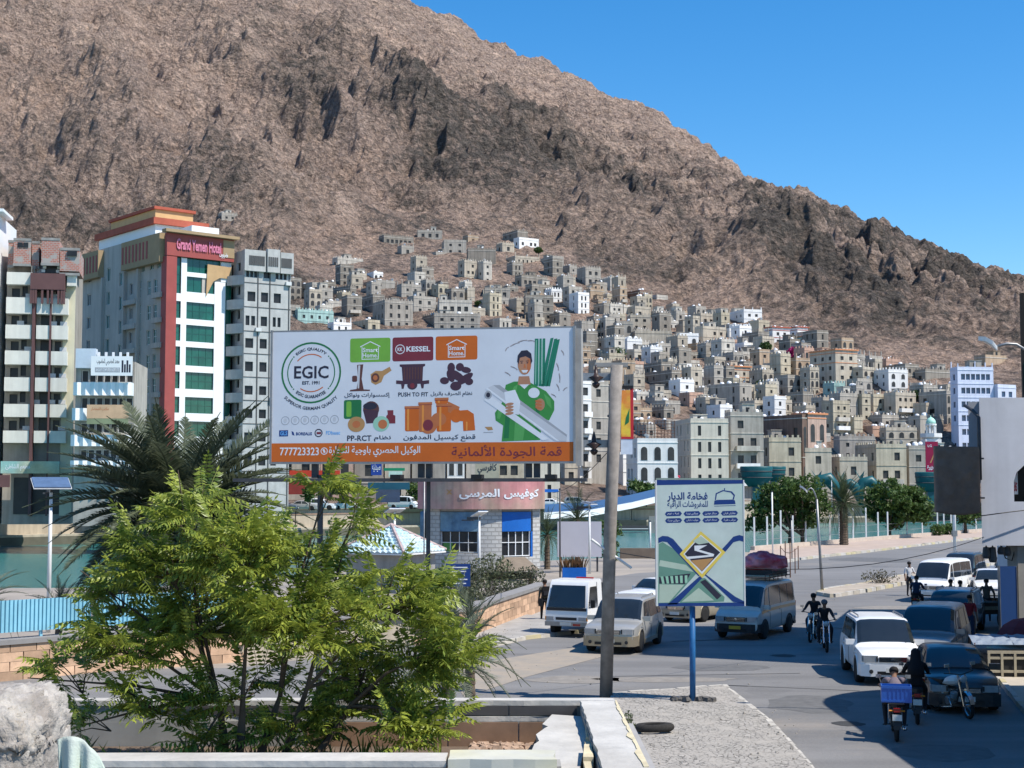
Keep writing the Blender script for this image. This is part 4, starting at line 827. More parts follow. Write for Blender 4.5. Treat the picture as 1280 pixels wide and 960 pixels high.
def lowshops():
 C = P(93, 560, 168); C.z = GZ; th = R(5); r = thing('office_building', 'low dark-glazed office building with white zigzag balcony bands beneath two signboards', 'building', C, th); X = lambda p: uR(C, th, p, 15); w1 = X(168); zs = lambda y: pt_zR(C, th, w1 * .5, y); H = zs(452)
 ops = [(X(101), X(166), zs(b), zs(a)) for a, b in ((463, 478), (497, 511), (529, 541), (562, 574))]; shell(r, C, th, w1, 9, H, ops, [], PAL['G'], par=.3)
 for o in ops:
  n = 7
  for i in range(n): u0 = o[0] + (o[1] - o[0]) * i / n; window(r, 'R', u0 + .04, u0 + (o[1] - o[0]) / n - .04, o[2], o[3], .22, M['darkwin'], True, 1, 1)
 for (a, b, p, q) in ((479, 495, 94, 167), (511, 526, 93, 112), (544, 558, 92, 166), (576, 583, 92, 166)):
  n = max(1, round((q - p) / 10.5)) * 2
  for i in range(0, n, 2):
   u0 = X(p) + (X(q) - X(p)) * i / n; u1 = X(p) + (X(q) - X(p)) * (i + 1) / n; u2 = X(p) + (X(q) - X(p)) * (i + 2) / n; z0, z1 = zs(b), zs(a)
   MB().prism([(u0, -.004), (u0, -1.2), (u1, -1.45), (u2 - .01, -1.2), (u2 - .01, -.004)], z0, z1).build('balcony_panel', M['panelwhite'], r)
 MB().box(X(96), X(121), -1.2, -.004, zs(461), zs(437)).build('white_panel', mat('pale_blue_panel', (.55, .62, .68), .4, .1, 1), r)
 for p in range(124, 168, 9): MB().box(X(p) - .12, X(p) + .12, -.9, -.6, H, zs(441)).build('post', M['panelwhite'], r)
 s = thing('signboard', 'white signboard with dark Arabic lettering on the low office building', 'sign', C, th)
 MB().box(X(117), X(168), -1.95, -1.7, zs(471), zs(447)).build('panel', M['panelwhite'], s)
 put_text('معهد الحضرمي للحاسوب', ink('dark', 0), s, X(124), X(152), zs(459), zs(450), y=-1.955); MB().box(X(122), X(153), -1.955, -1.951, zs(467), zs(461)).build('strip', ink('grey', 0), s); put_text('AHGAFF COMPUTER INSTITUTE', ink('white', 0), s, X(123), X(152), zs(466), zs(462), y=-1.96)
 for k, p in enumerate((156, 159, 162, 165)): MB().box(X(p) - .1, X(p) + .1, -1.956, -1.951, zs(467), zs(452 + k % 2 * 5)).build('logo_bar', ink('dark', 0), s)
 s = thing('signboard', 'faded orange and green signboard low on the office building', 'sign', C, th)
 MB().box(X(113), X(164), -1.95, -1.7, zs(524), zs(507)).build('panel', mat('faded_orange_sign', (.62, .40, .24), .7, .15, .8), s); MB().box(X(113), X(164), -1.952, -1.7, zs(531), zs(524.2)).build('lower_panel', mat('faded_green_sign', (.25, .28, .16), .7, .2, .8), s)
 put_text('مكتب المحضار', ink('copper', 0), s, X(118), X(140), zs(515), zs(510), y=-1.955)
lowshops()
# ---------------- roads, pavements, kerbs ----------------
def slabmat(name, c1, c2, sx, sy, rot=0, mortar=.02):
 m, t, b = new_mat(name); N = t.nodes; L = t.links; geo = N.new('ShaderNodeNewGeometry'); mp = N.new('ShaderNodeMapping'); mp.inputs['Rotation'].default_value = (0, 0, rot); L.new(geo.outputs['Position'], mp.inputs['Vector'])
 n = N.new('ShaderNodeTexNoise'); n.inputs['Scale'].default_value = 1.1; n.inputs['Detail'].default_value = 9; n.inputs['Roughness'].default_value = .7; L.new(geo.outputs['Position'], n.inputs['Vector'])
 mr = N.new('ShaderNodeMapRange'); mr.inputs['From Min'].default_value = .35; mr.inputs['From Max'].default_value = .65; L.new(n.outputs['Fac'], mr.inputs['Value'])
 mx = N.new('ShaderNodeMix'); mx.data_type = 'RGBA'; mx.inputs['A'].default_value = (*c1, 1); mx.inputs['B'].default_value = (*c2, 1); L.new(mr.outputs[0], mx.inputs['Factor']); L.new(mx.outputs['Result'], b.inputs['Base Color']); b.inputs['Roughness'].default_value = .95
 bp = N.new('ShaderNodeBump'); bp.inputs['Distance'].default_value = .03; L.new(n.outputs['Fac'], bp.inputs['Height']); L.new(bp.outputs[0], b.inputs['Normal']); return m
def roadmat():
 m, t, b = new_mat('worn_asphalt'); N = t.nodes; L = t.links; geo = N.new('ShaderNodeNewGeometry')
 def noise(sc, det, ro, mp=None):
  n = N.new('ShaderNodeTexNoise'); n.inputs['Scale'].default_value = sc; n.inputs['Detail'].default_value = det; n.inputs['Roughness'].default_value = ro; s = geo.outputs['Position']
  if mp: q = N.new('ShaderNodeMapping'); q.inputs['Scale'].default_value = mp[0]; q.inputs['Rotation'].default_value = (0, 0, mp[1]); L.new(s, q.inputs['Vector']); s = q.outputs[0]
  L.new(s, n.inputs['Vector']); return n.outputs['Fac']
 def rng(f, a, b_, c, d): q = N.new('ShaderNodeMapRange'); q.inputs['From Min'].default_value = a; q.inputs['From Max'].default_value = b_; q.inputs['To Min'].default_value = c; q.inputs['To Max'].default_value = d; L.new(f, q.inputs['Value']); return q.outputs[0]
 def mul(a, b_): q = N.new('ShaderNodeMath'); q.operation = 'MULTIPLY'; L.new(a, q.inputs[0]); L.new(b_, q.inputs[1]); return q.outputs[0]
 big = noise(.09, 6, .6); fine = noise(14, 4, .7); tyre = noise(.55, 4, .5, ((.12, 1.9, 1), R(-12))); patch = noise(.35, 3, .5)
 f = mul(mul(rng(big, .3, .7, .86, 1.14), rng(fine, .3, .7, .9, 1.1)), mul(rng(tyre, .35, .62, .86, 1.06), rng(patch, .62, .66, 1, .9)))
 vm = N.new('ShaderNodeVectorMath'); vm.operation = 'SCALE'
 mx = N.new('ShaderNodeMix'); mx.data_type = 'RGBA'; mx.inputs['A'].default_value = (.19, .185, .18, 1); mx.inputs['B'].default_value = (.30, .26, .215, 1); L.new(rng(noise(.16, 7, .65), .54, .72, 0, .7), mx.inputs['Factor']); L.new(mx.outputs['Result'], vm.inputs[0])
 L.new(f, vm.inputs['Scale']); L.new(vm.outputs[0], b.inputs['Base Color']); b.inputs['Roughness'].default_value = .85; b.inputs['Specular IOR Level'].default_value = .25
 bp = N.new('ShaderNodeBump'); bp.inputs['Distance'].default_value = .012; L.new(fine, bp.inputs['Height']); L.new(bp.outputs[0], b.inputs['Normal']); return m
def cobblemat():
 m, t, b = new_mat('worn_cobbled_paving'); N = t.nodes; L = t.links; geo = N.new('ShaderNodeNewGeometry')
 v = N.new('ShaderNodeTexVoronoi'); v.feature = 'DISTANCE_TO_EDGE'; v.inputs['Scale'].default_value = 7.5; v.inputs['Randomness'].default_value = .8; v2 = N.new('ShaderNodeTexVoronoi'); v2.inputs['Scale'].default_value = 7.5; v2.inputs['Randomness'].default_value = .8
 nz_ = N.new('ShaderNodeTexNoise'); nz_.inputs['Scale'].default_value = 1.2; nz_.inputs['Detail'].default_value = 8; nz_.inputs['Roughness'].default_value = .7; L.new(geo.outputs['Position'], nz_.inputs['Vector'])
 ad = N.new('ShaderNodeVectorMath'); ad.operation = 'MULTIPLY_ADD'; ad.inputs[1].default_value = (.35, .35, .35); L.new(nz_.outputs['Color'], ad.inputs[0]); L.new(geo.outputs['Position'], ad.inputs[2]); L.new(ad.outputs[0], v.inputs['Vector']); L.new(ad.outputs[0], v2.inputs['Vector'])
 a = N.new('ShaderNodeMapRange'); a.inputs['From Max'].default_value = .05; L.new(v.outputs['Distance'], a.inputs['Value']); q = N.new('ShaderNodeMapRange'); q.inputs['From Min'].default_value = .45; q.inputs['From Max'].default_value = .62; L.new(nz_.outputs['Fac'], q.inputs['Value'])
 mm = N.new('ShaderNodeMath'); mm.operation = 'MAXIMUM'; L.new(a.outputs[0], mm.inputs[0]); L.new(q.outputs[0], mm.inputs[1])
 c1 = N.new('ShaderNodeMix'); c1.data_type = 'RGBA'; c1.inputs['A'].default_value = (.29, .27, .24, 1); c1.inputs['B'].default_value = (.39, .36, .32, 1); s_ = N.new('ShaderNodeSeparateColor'); L.new(v2.outputs['Color'], s_.inputs[0]); L.new(s_.outputs[0], c1.inputs['Factor'])
 c2 = N.new('ShaderNodeMix'); c2.data_type = 'RGBA'; c2.inputs['A'].default_value = (.23, .21, .185, 1); L.new(c1.outputs['Result'], c2.inputs['B']); L.new(mm.outputs[0], c2.inputs['Factor']); c3 = N.new('ShaderNodeMix'); c3.data_type = 'RGBA'; c3.inputs['B'].default_value = (.36, .33, .29, 1); L.new(c2.outputs['Result'], c3.inputs['A']); L.new(q.outputs[0], c3.inputs['Factor']); L.new(c3.outputs['Result'], b.inputs['Base Color'])
 bp = N.new('ShaderNodeBump'); bp.inputs['Distance'].default_value = .04; L.new(mm.outputs[0], bp.inputs['Height']); L.new(bp.outputs[0], b.inputs['Normal']); b.inputs['Roughness'].default_value = .95; return m
M['road'] = roadmat(); M['pave'] = slabmat('worn_concrete_paving', (.27, .255, .235), (.38, .36, .33), 1, 1); M['dirt'] = slabmat('sandy_shoulder', (.34, .28, .215), (.26, .235, .20), 1, 1)
M['kerb'] = mat('weathered_kerb', (.40, .36, .30), .95, .2, 1.2, col2=(.46, .40, .24)); M['kerbw'] = mat('pale_kerb', (.46, .43, .38), .95, .2, 1.5)
def sheet(name, pts, z, m, kind='structure', label=None):
 mb = MB(); mb.poly([(p.x, p.y, z) for p in pts]); return mb.build(name, m, kind=kind)
def gp(l, z=0): return [G(a, b, z) for a, b in l]
sheet('road', [Vector((-60, -40, 0)), Vector((70, -40, 0)), Vector((95, 30, 0))] + gp([(2300, 676), (1700, 660), (1400, 668), (1217, 674), (999, 700), (930, 712), (800, 716), (700, 730), (640, 760), (560, 800), (300, 835)]) + [Vector((-60, 42, 0))], .004, M['road'])
sheet('dirt_shoulder', gp([(560, 838), (640, 822), (742, 806), (800, 800), (790, 812), (735, 826), (660, 846), (580, 872)]), .012, M['dirt'])
def raised(name, pts, h, m, mk):
 mb = MB(); n = len(pts); mb.poly([(p.x, p.y, h) for p in pts]); mb.build(name, m, kind='structure')
 mb = MB()
 return pts
def kerb_line(name, line, h, w=.16, ln=.9, m=None, m2=None, z0=0):
 """kerb stones one by one along a line"""
 root = link(name, None, kind='structure'); k = 0; carry = 0
 mesh1 = MB().box(-ln / 2 + .01, ln / 2 - .01, -w / 2, w / 2, z0, h, taper=.012).mesh('kerb_stone', m or M['kerbw']); mesh2 = MB().box(-ln / 2 + .01, ln / 2 - .01, -w / 2, w / 2, z0, h, taper=.012).mesh('kerb_stone', m2 or M['kerb']); rn = random.Random(3)
 for a, b in zip(line[:-1], line[1:]):
  d = (b - a); L_ = d.length; an = math.atan2(d.y, d.x); t = ln / 2
  while t < L_:
   p = a + d * (t / L_); o = link('kerb_stone', mesh1 if (k // 1) % 2 else mesh2, root, (p.x + rn.uniform(-.015, .015), p.y + rn.uniform(-.015, .015), rn.uniform(-.02, .01)), an + rn.uniform(-.015, .015)); k += rn.choice([1, 1, 2]); t += ln
   if k > 280: return root
 return root
pav = [(560, 822), (600, 812), (655, 800), (720, 792), (742, 786), (748, 780), (700, 776), (640, 770), (600, 780), (560, 800)]
raised('pavement', gp(pav), .13, M['pave'], None); kerb_line('kerb', gp([(560, 822), (600, 812), (655, 800), (720, 792), (742, 786), (748, 780)]), .135)
# slope of pavement rising beside the low wall
sheet('pavement', gp([(590, 775), (640, 768), (700, 772), (706, 728), (690, 724), (585, 762)]), .02, M['pave'])
fore = [(700, 1010), (765, 872), (905, 862), (960, 905), (1012, 962), (1040, 1010)]
raised('pavement', gp(fore), .12, cobblemat(), None); kerb_line('kerb', gp([(765, 871), (905, 861), (960, 905), (1012, 962), (1040, 1010)]), .115, w=.16, ln=.5, m2=M['kerbw'])
# median island
med = gp([(1022, 744), (1034, 739), (1075, 733), (1128, 722), (1140, 718), (1150, 722), (1130, 731), (1080, 741), (1040, 747)])
raised('median_island', med, .17, mat('median_fill', (.38, .32, .25), .95, .2, 1), None); kerb_line('kerb', med + [med[0]], .2, w=.2, ln=.8)
med2 = gp([(1196, 711), (1215, 706), (1290, 694), (1400, 682), (1400, 686), (1290, 699), (1215, 711)])
raised('median_island', med2, .17, M['pave'], None); kerb_line('kerb', med2 + [med2[0]], .2, w=.2, ln=1)
# promenade along the water: raised walk, kerb, low parapet with white posts
prom = gp([(925, 714), (999, 700), (1080, 691), (1217, 674), (1400, 664)]); promb = [Vector((p.x, p.y, 0)) for p in shore[7:11]]
sheet('promenade', prom + promb[::-1] + [], .15, mat('pink_promenade_paving', (.42, .33, .27), .95, .14, .7)); kerb_line('kerb', prom, .19, w=.35, ln=1.25, m=M['kerb'], m2=M['kerbw'])
mb = MB()
for a, b in zip(promb[:-1], promb[1:]):
 d = (b - a).normalized(); n = Vector((d.y, -d.x, 0)); mb.prism([tuple(a)[:2], tuple(b)[:2], tuple(b + n * .4)[:2], tuple(a + n * .4)[:2]], .152, .5)
mb.build('parapet', mat('parapet_stone', (.48, .4, .33), .9, .15, 1), label='low pink stone parapet along the water edge', cat='parapet')
# paving at the right, under the stalls
sheet('pavement', gp([(1248, 848), (1236, 812), (1290, 800), (1500, 800), (1500, 960), (1290, 900)]), .1, mat('sandy_paving', (.42, .37, .30), .95, .15, .8, bump=.02)); kerb_line('kerb', gp([(1292, 903), (1248, 850), (1236, 812)]), .13)
# painted lane remains, patches and cracks
mb = MB(); rn = random.Random(5)
for (x0, y0, x1, y1, w) in [(905, 857, 935, 858, .1), (935, 858, 1075, 864, .05), (760, 846, 1000, 842, .05), (1043, 785, 1080, 790, .16), (840, 802, 930, 799, .16)]:
 a, b = G(x0, y0), G(x1, y1); d = (b - a).normalized(); n = Vector((-d.y, d.x, 0)) * w / 2; mb.poly([(p.x, p.y, .014) for p in (a - n, b - n, b + n, a + n)])
for (cx, cy, w, h_, k) in [(900, 835, 1.6, 1.0, 0), (830, 850, 2.2, .6, 1), (1010, 880, 1.2, 1.6, 0), (950, 760, 2.6, 1.6, 1), (1090, 700, 3, 4, 0), (1120, 760, 2.0, 1.2, 1), (720, 850, 1.4, .9, 1), (1180, 940, 1.3, 1.1, 0), (870, 735, 2.5, 2.2, 0), (980, 820, .45, .45, 2), (1060, 905, .4, .4, 2)]:
 c = G(cx, cy); q = MB(); n = 14; q.poly([(c.x + w * math.cos(a) * rn.uniform(.75, 1.1), c.y + h_ * math.sin(a) * rn.uniform(.75, 1.1), .008 + .0015 * k) for a in np.linspace(0, 6.28, n, endpoint=False)]); q.build('asphalt_patch', mat('patch_%d' % k, [(.13, .128, .125), (.235, .215, .19), (.05, .05, .05)][k], .85, .2, 3, bump=.01), kind='structure')
mb.build('crack_line', mat('tar_line', (.05, .05, .05), .8, .2, 2), kind='structure')
# ---------------- low stone wall with coping, brick face and blue sheet fence ----------------
M['coping'] = mat('grey_coping', (.24, .23, .22), .9, .15, 1.5); M['brickstone'] = mat('sandstone', (.52, .34, .22), .92, .2, 3, rnd=.28, streak=0)
WL = [Vector((-19.5, 40.2, 0)), G(60, 838), G(150, 828), G(330, 806), G(480, 790)]
WL = [Vector((p.x, p.y, 0)) for p in WL]
zt = Z(800, WL[0].y + .5)
WL = [P(-40, 806, 42.0), P(120, 788, 44.8), P(300, 776, 47.5), P(450, 768, 50.5), P(585, 757, 54.3), P(684, 727, 68.5)]
WH = 1.17; WL = [Vector((p.x, p.y, 0)) for p in WL]
wall = thing('stone_wall', 'low sandstone block wall with grey coping bounding the lower street', 'wall', (0, 0, 0))
bm_a = MB().box(-.395, .395, -.06, .06, 0, .265, taper=.008).mesh('stone_block', M['brickstone']); cnt = 0
for (a, b), i in zip(zip(WL[:-1], WL[1:]), range(5)):
 d = b - a; L_ = d.length; d.normalize(); an = math.atan2(d.y, d.x); n = Vector((d.y, -d.x, 0))
 T = Matrix.Translation(a) @ Matrix.Rotation(an, 4, 'Z')
 MB().box(0, L_, .0, .4, -.2, WH - .14, T).build('core', M['quaystone'], wall)
 c = MB(); c.box(-.05, L_ + .02, -.16, .5, WH - .14, WH, T); c.build('coping', M['coping'], wall)
 for row in range(4):
  t = .4 + (row % 2) * .4
  while t < L_:
   if cnt < 295 and (i in (0, 1, 4) or (i == 3 and t > L_ * .5)):
    p = a + d * t + n * .05; link('stone_block', bm_a, wall, (p.x, p.y, row * .27), an); cnt += 1
   t += .81
fe = thing('sheet_fence', 'light blue corrugated sheet fence standing on the stone wall', 'fence', (0, 0, 0)); M['bluesheet'] = mat('light_blue_sheet', (.25, .54, .66), .5, .1, 1.5, streak=.2)
fb = WH + .18
for (a, b) in ((WL[0], WL[1]), (WL[1], WL[2])):
 d = b - a; L_ = d.length; d.normalize(); an = math.atan2(d.y, d.x); T = Matrix.Translation(a) @ Matrix.Rotation(an, 4, 'Z'); w = .78; k = 0
 pm = MB(); n = 6; pr = []
 for j in range(n): x = w * j / n; pr += [(x, .0), (x + w / n * .62, .0), (x + w / n * .70, .05), (x + w / n * .92, .05)]
 pr.append((w - .006, 0)); 
 for p, q in zip(pr[:-1], pr[1:]): pm.poly([(p[0], p[1], 0), (q[0], q[1], 0), (q[0], q[1], .92), (p[0], p[1], .92)])
 pme = pm.mesh('sheet', M['bluesheet'])
 t = 0
 while t + w < L_:
  p = T @ Vector((t, .12 + (.006 if k % 2 else 0), fb)); o = link('sheet', pme, fe, p, an); t += w - .01; k += 1
  if k % 3 == 0: MB().box(t - .04, t + .04, .2, .28, WH, fb + .85, T).build('post', M['bluesheet'], fe)
 MB().box(0, L_, .19, .23, fb + .3, fb + .36, T).build('rail', M['steel'], fe)

# ---------------- planter terrace in front ----------------
M['mortar'] = mat('rough_cement_coping', (.46, .435, .39), .95, .16, 1.6, bump=.02, bscale=7, streak=0, col2=(.48, .46, .42)); M['darktile'] = mat('dark_tile', (.075, .07, .068), .5, .15, 2); M['browntile'] = mat('brown_marble_tile', (.27, .17, .11), .4, .25, 2.2, rnd=.12); M['yellowcement'] = mat('yellow_stained_cement', (.58, .50, .33), .9, .25, 3, streak=0); M['soil'] = mat('dry_soil', (.14, .10, .07), 1, .3, 4, bump=.06)
PT = 3.0
def gt(a, b, z=PT): return G(a, b, z)
pl = thing('planter', 'raised cement planter with broken coping and dark tiled inner face', 'planter', (0, 0, 0))
ybk = gt(500, 872).y; yfr = gt(500, 938).y; xr = gt(768, 872).x; xl = gt(-40, 938).x - 1
def coping_box(x0, x1, y0, y1, z0, z1, nm='coping', m=None, seed=1, jag=.03):
 """slab with an uneven chipped edge"""
 rn = random.Random(seed); pts = []; n = max(3, int(max(x1 - x0, y1 - y0) / .18))
 for i in range(n + 1): pts.append((x0 + (x1 - x0) * i / n, y0 + rn.uniform(0, jag)))
 m2 = max(3, int((y1 - y0) / .18))
 for i in range(1, m2): pts.append((x1 - rn.uniform(0, jag), y0 + (y1 - y0) * i / m2))
 for i in range(n, -1, -1): pts.append((x0 + (x1 - x0) * i / n, y1 - rn.uniform(0, jag)))
 for i in range(m2 - 1, 0, -1): pts.append((x0 + rn.uniform(0, jag), y0 + (y1 - y0) * i / m2))
 return MB().prism(pts, z0, z1).build(nm, m or M['mortar'], pl)
MB().box(xl, xr - .02, ybk - .22, ybk - .02, -.5, PT - .06).build('back_wall', M['concrete'], pl)
coping_box(xl, xr, ybk - .26, ybk, PT - .06, PT, seed=2)
k = 0; x = gt(200, 880).x
while x < gt(722, 880).x - .3:
 MB().box(x + .006, x + .8, ybk - .25, ybk - .221, PT - .17, PT - .065).build('dark_tile', M['darktile'], pl); x += .81
# right-hand wall with wide cement top
xa = gt(727, 882).x
MB().box(xa, xr - .02, yfr - 3.5, ybk - .23, -.5, PT - .06).build('side_wall', M['concrete'], pl); coping_box(xa, xr, yfr - 3.5, ybk - .262, PT - .06, PT + .002, seed=3, jag=.02)
# middle ledge (lower) and the inner wall with brown tiles
z2 = PT - .18; yl = G(500, 893, z2).y
coping_box(xl + 2, G(690, 890, z2).x, yl - .16, ybk - .262, z2 - .06, z2, 'ledge', seed=4); x = G(380, 900, z2).x; yb2 = yl - .17
while x < G(672, 900, z2).x - .2:
 MB().box(x + .006, x + .82, yb2 - .03, yb2, z2 - .45, z2 - .062).build('brown_tile', M['browntile'], pl); x += .83
MB().box(xl, xa, yb2 + .001, ybk - .3, -.4, z2 - .062).build('inner_wall', M['concrete'], pl)
# broken cement slab on the right of the pit
z3 = PT - .15; pts = [G(a, b, z3) for a, b in [(690, 893), (737, 896), (731, 930), (722, 975), (640, 975), (655, 950), (662, 944), (668, 930), (674, 926), (670, 918), (681, 910), (685, 908), (678, 905)]]
MB().prism([(p.x, p.y) for p in pts][::-1], z3 - .1, z3).build('broken_slab', M['mortar'], pl)
MB().prism([(p.x, p.y) for p in pts][::-1], z3 - .4, z3 - .101).build('slab_bed', M['concrete'], pl)
rn = random.Random(9)
for i in range(7):   # yellow stained broken strips along the inner edge
 a = i / 7; p0 = gt(734 - 3 * a, 897 + 60 * a); p1 = gt(730 - 3 * a, 905 + 62 * a); MB().prism([(p0.x - .02, p0.y), (p0.x - .02 - .05 * rn.random(), p1.y - .3), (p0.x + .035, p1.y - .3), (p0.x + .05, p0.y)], z3, PT - .05 - rn.random() * .1).build('stained_edge', M['yellowcement'], pl)
for i in range(9):
 y = ybk - .3 - i * .46; w0 = .03 + .004 * i; rr_ = [rn.uniform(.3, 1) for _ in range(4)]; MB().prism([(xr - w0 * rr_[0], y - .46), (xr + .004, y - .46), (xr + .004, y), (xr - w0 * rr_[1], y), (xr - w0 * rr_[2] * 1.6, y - .2)], PT + .003, PT + .012).build('stained_edge', M['yellowcement'], pl)
# outer step on the pavement side
z4 = PT - .25; MB().box(xr + .005, xr + .19, yfr - 3.5, ybk - .35, -.4, z4).build('outer_ledge', mat('grey_render', (.33, .32, .31), .9, .12, 2, bump=.01), pl)
MB().box(xr + .19, xr + .23, yfr - 3.5, ybk - .75, -.4, z4 - .12).build('outer_edge', M['yellowcement'], pl)
# front wall: pale coping slabs over brown marble facing
sl = [gt(-60, 938).x, gt(150, 938).x, gt(330, 938).x, gt(560, 938).x, gt(655, 938).x]; yf0 = yfr - .42
MB().box(xl, gt(700, 938).x, yf0 + .04, yfr - .02, -.4, PT - .08).build('front_wall', M['concrete'], pl)
coping_box(sl[0], sl[3], yf0 - .02, yfr, PT - .08, PT - .02, seed=7, jag=.012); coping_box(sl[3] + .02, sl[4] + .3, yf0 - .06, yfr + .05, PT - .1, PT, seed=8, m=mat('yellow_tinged_cement', (.50, .49, .42), .9, .12, 2, col2=(.58, .54, .34)))
x = sl[0]; 
while x < sl[3]: MB().box(x + .005, x + .55, yf0 - .0, yf0 + .039, PT - .7, PT - .085).build('facing_tile', M['browntile'], pl); x += .56
MB().box(xl, G(672, 900, z2).x, yfr, yb2 - .032, PT - .65, PT - .52).build('soil', M['soil'], pl)
# rubble in the pit
rb = MB(); 
for i in range(130):
 a, b = rn.uniform(590, 668), rn.uniform(926, 938); p = G(a, b, PT - .5); p.y -= .0; s = rn.uniform(.02, .07); an = rn.uniform(0, 3); T = Matrix.Translation(p) @ Matrix.Rotation(an, 4, 'Z') @ Matrix.Rotation(rn.uniform(-.6, .6), 4, 'X'); rb.box(-s, s, -s * .7, s * .7, -s * .5, s * .5, T, taper=s * .25)
rb.build('rubble', mat('rubble', (.40, .28, .2), .95, .35, 9), pl, kind='stuff')

# ---------------- rough concrete block and cloth right by the viewer ----------------
def rock():
 D = 3.1; c = P(-8, 935, D); r = thing('concrete_block', 'rough broken concrete post top in the bottom left corner', 'concrete block', c)
 bm = bmesh.new(); bmesh.ops.create_cube(bm, size=1); bmesh.ops.subdivide_edges(bm, edges=bm.edges, cuts=40, use_grid_fill=True)
 from mathutils import noise as nz
 w, dp, h = .30, .34, .34
 for v in bm.verts:
  p = v.co * 2; m_ = max(abs(p.x), abs(p.y), abs(p.z)); q = p.normalized() * (p.length ** .0); k = (abs(p.x) ** 7 + abs(p.y) ** 7 + abs(p.z) ** 7) ** (1 / 7); p = p / k
  s = Vector((p.x * w / 2, p.y * dp / 2, p.z * h / 2)); edge = max(0, p.x) * max(0, p.z + .35)
  d = nz.fractal(s * 16, .6, 2.1, 6) * .011 + edge * abs(nz.fractal(s * 45 + Vector((3, 1, 2)), .5, 2.2, 5)) * .02 + nz.fractal(s * 120, .6, 2, 3) * .003
  v.co = s + p.normalized() * d
  if p.z > .5: v.co.z -= .03 * max(0, p.x) ** 2 - .006 * math.sin(p.x * 3)
 me = bpy.data.meshes.new('block'); bm.to_mesh(me); bm.free()
 m = mat('rough_pale_concrete', (.38, .35, .31), .95, .3, 26, bump=.006, bscale=110, col2=(.28, .25, .22)); me.materials.append(m); o = link('block', me, r); me.polygons.foreach_set('use_smooth', [True] * len(me.polygons)); o.location = (-.035, 0, -.055)
 MB().box(-.3, .08, -.12, .12, -1.6, -.12).build('post', m, r)
 # cloth: pleated sheet hanging over the edge
 cl = MB(); nu, nv = 40, 18; V = []
 p0 = P(72, 925, D - .12)
 for j in range(nv + 1):
  for i in range(nu + 1):
   u = i / nu; v = j / nv; x = p0.x + .125 * u + .02 * v; z = p0.z + .03 * math.sin(u * 2.2) - .16 * v - .12 * u * u; y = p0.y + (.004 + .018 * v) * math.sin(u * 19 + 1.5 * v) + .008 * v * math.sin(u * 41) - .05 * v - .03 * u; V.append((x, y, z))
 n = nu + 1; cl.v = V; cl.f = [(j * n + i, j * n + i + 1, (j + 1) * n + i + 1, (j + 1) * n + i) for j in range(nv) for i in range(nu)]; cl.m = [0] * len(cl.f)
 o = cl.build('draped_cloth', mat('pale_green_white_cloth', (.50, .51, .46), .9, .1, 6, col2=(.40, .49, .41), bump=.002, bscale=200), smooth=True, label='pale green and white cloth bunched against the concrete block', cat='cloth'); md = o.modifiers.new('t', 'SOLIDIFY'); md.thickness = .004
rock()

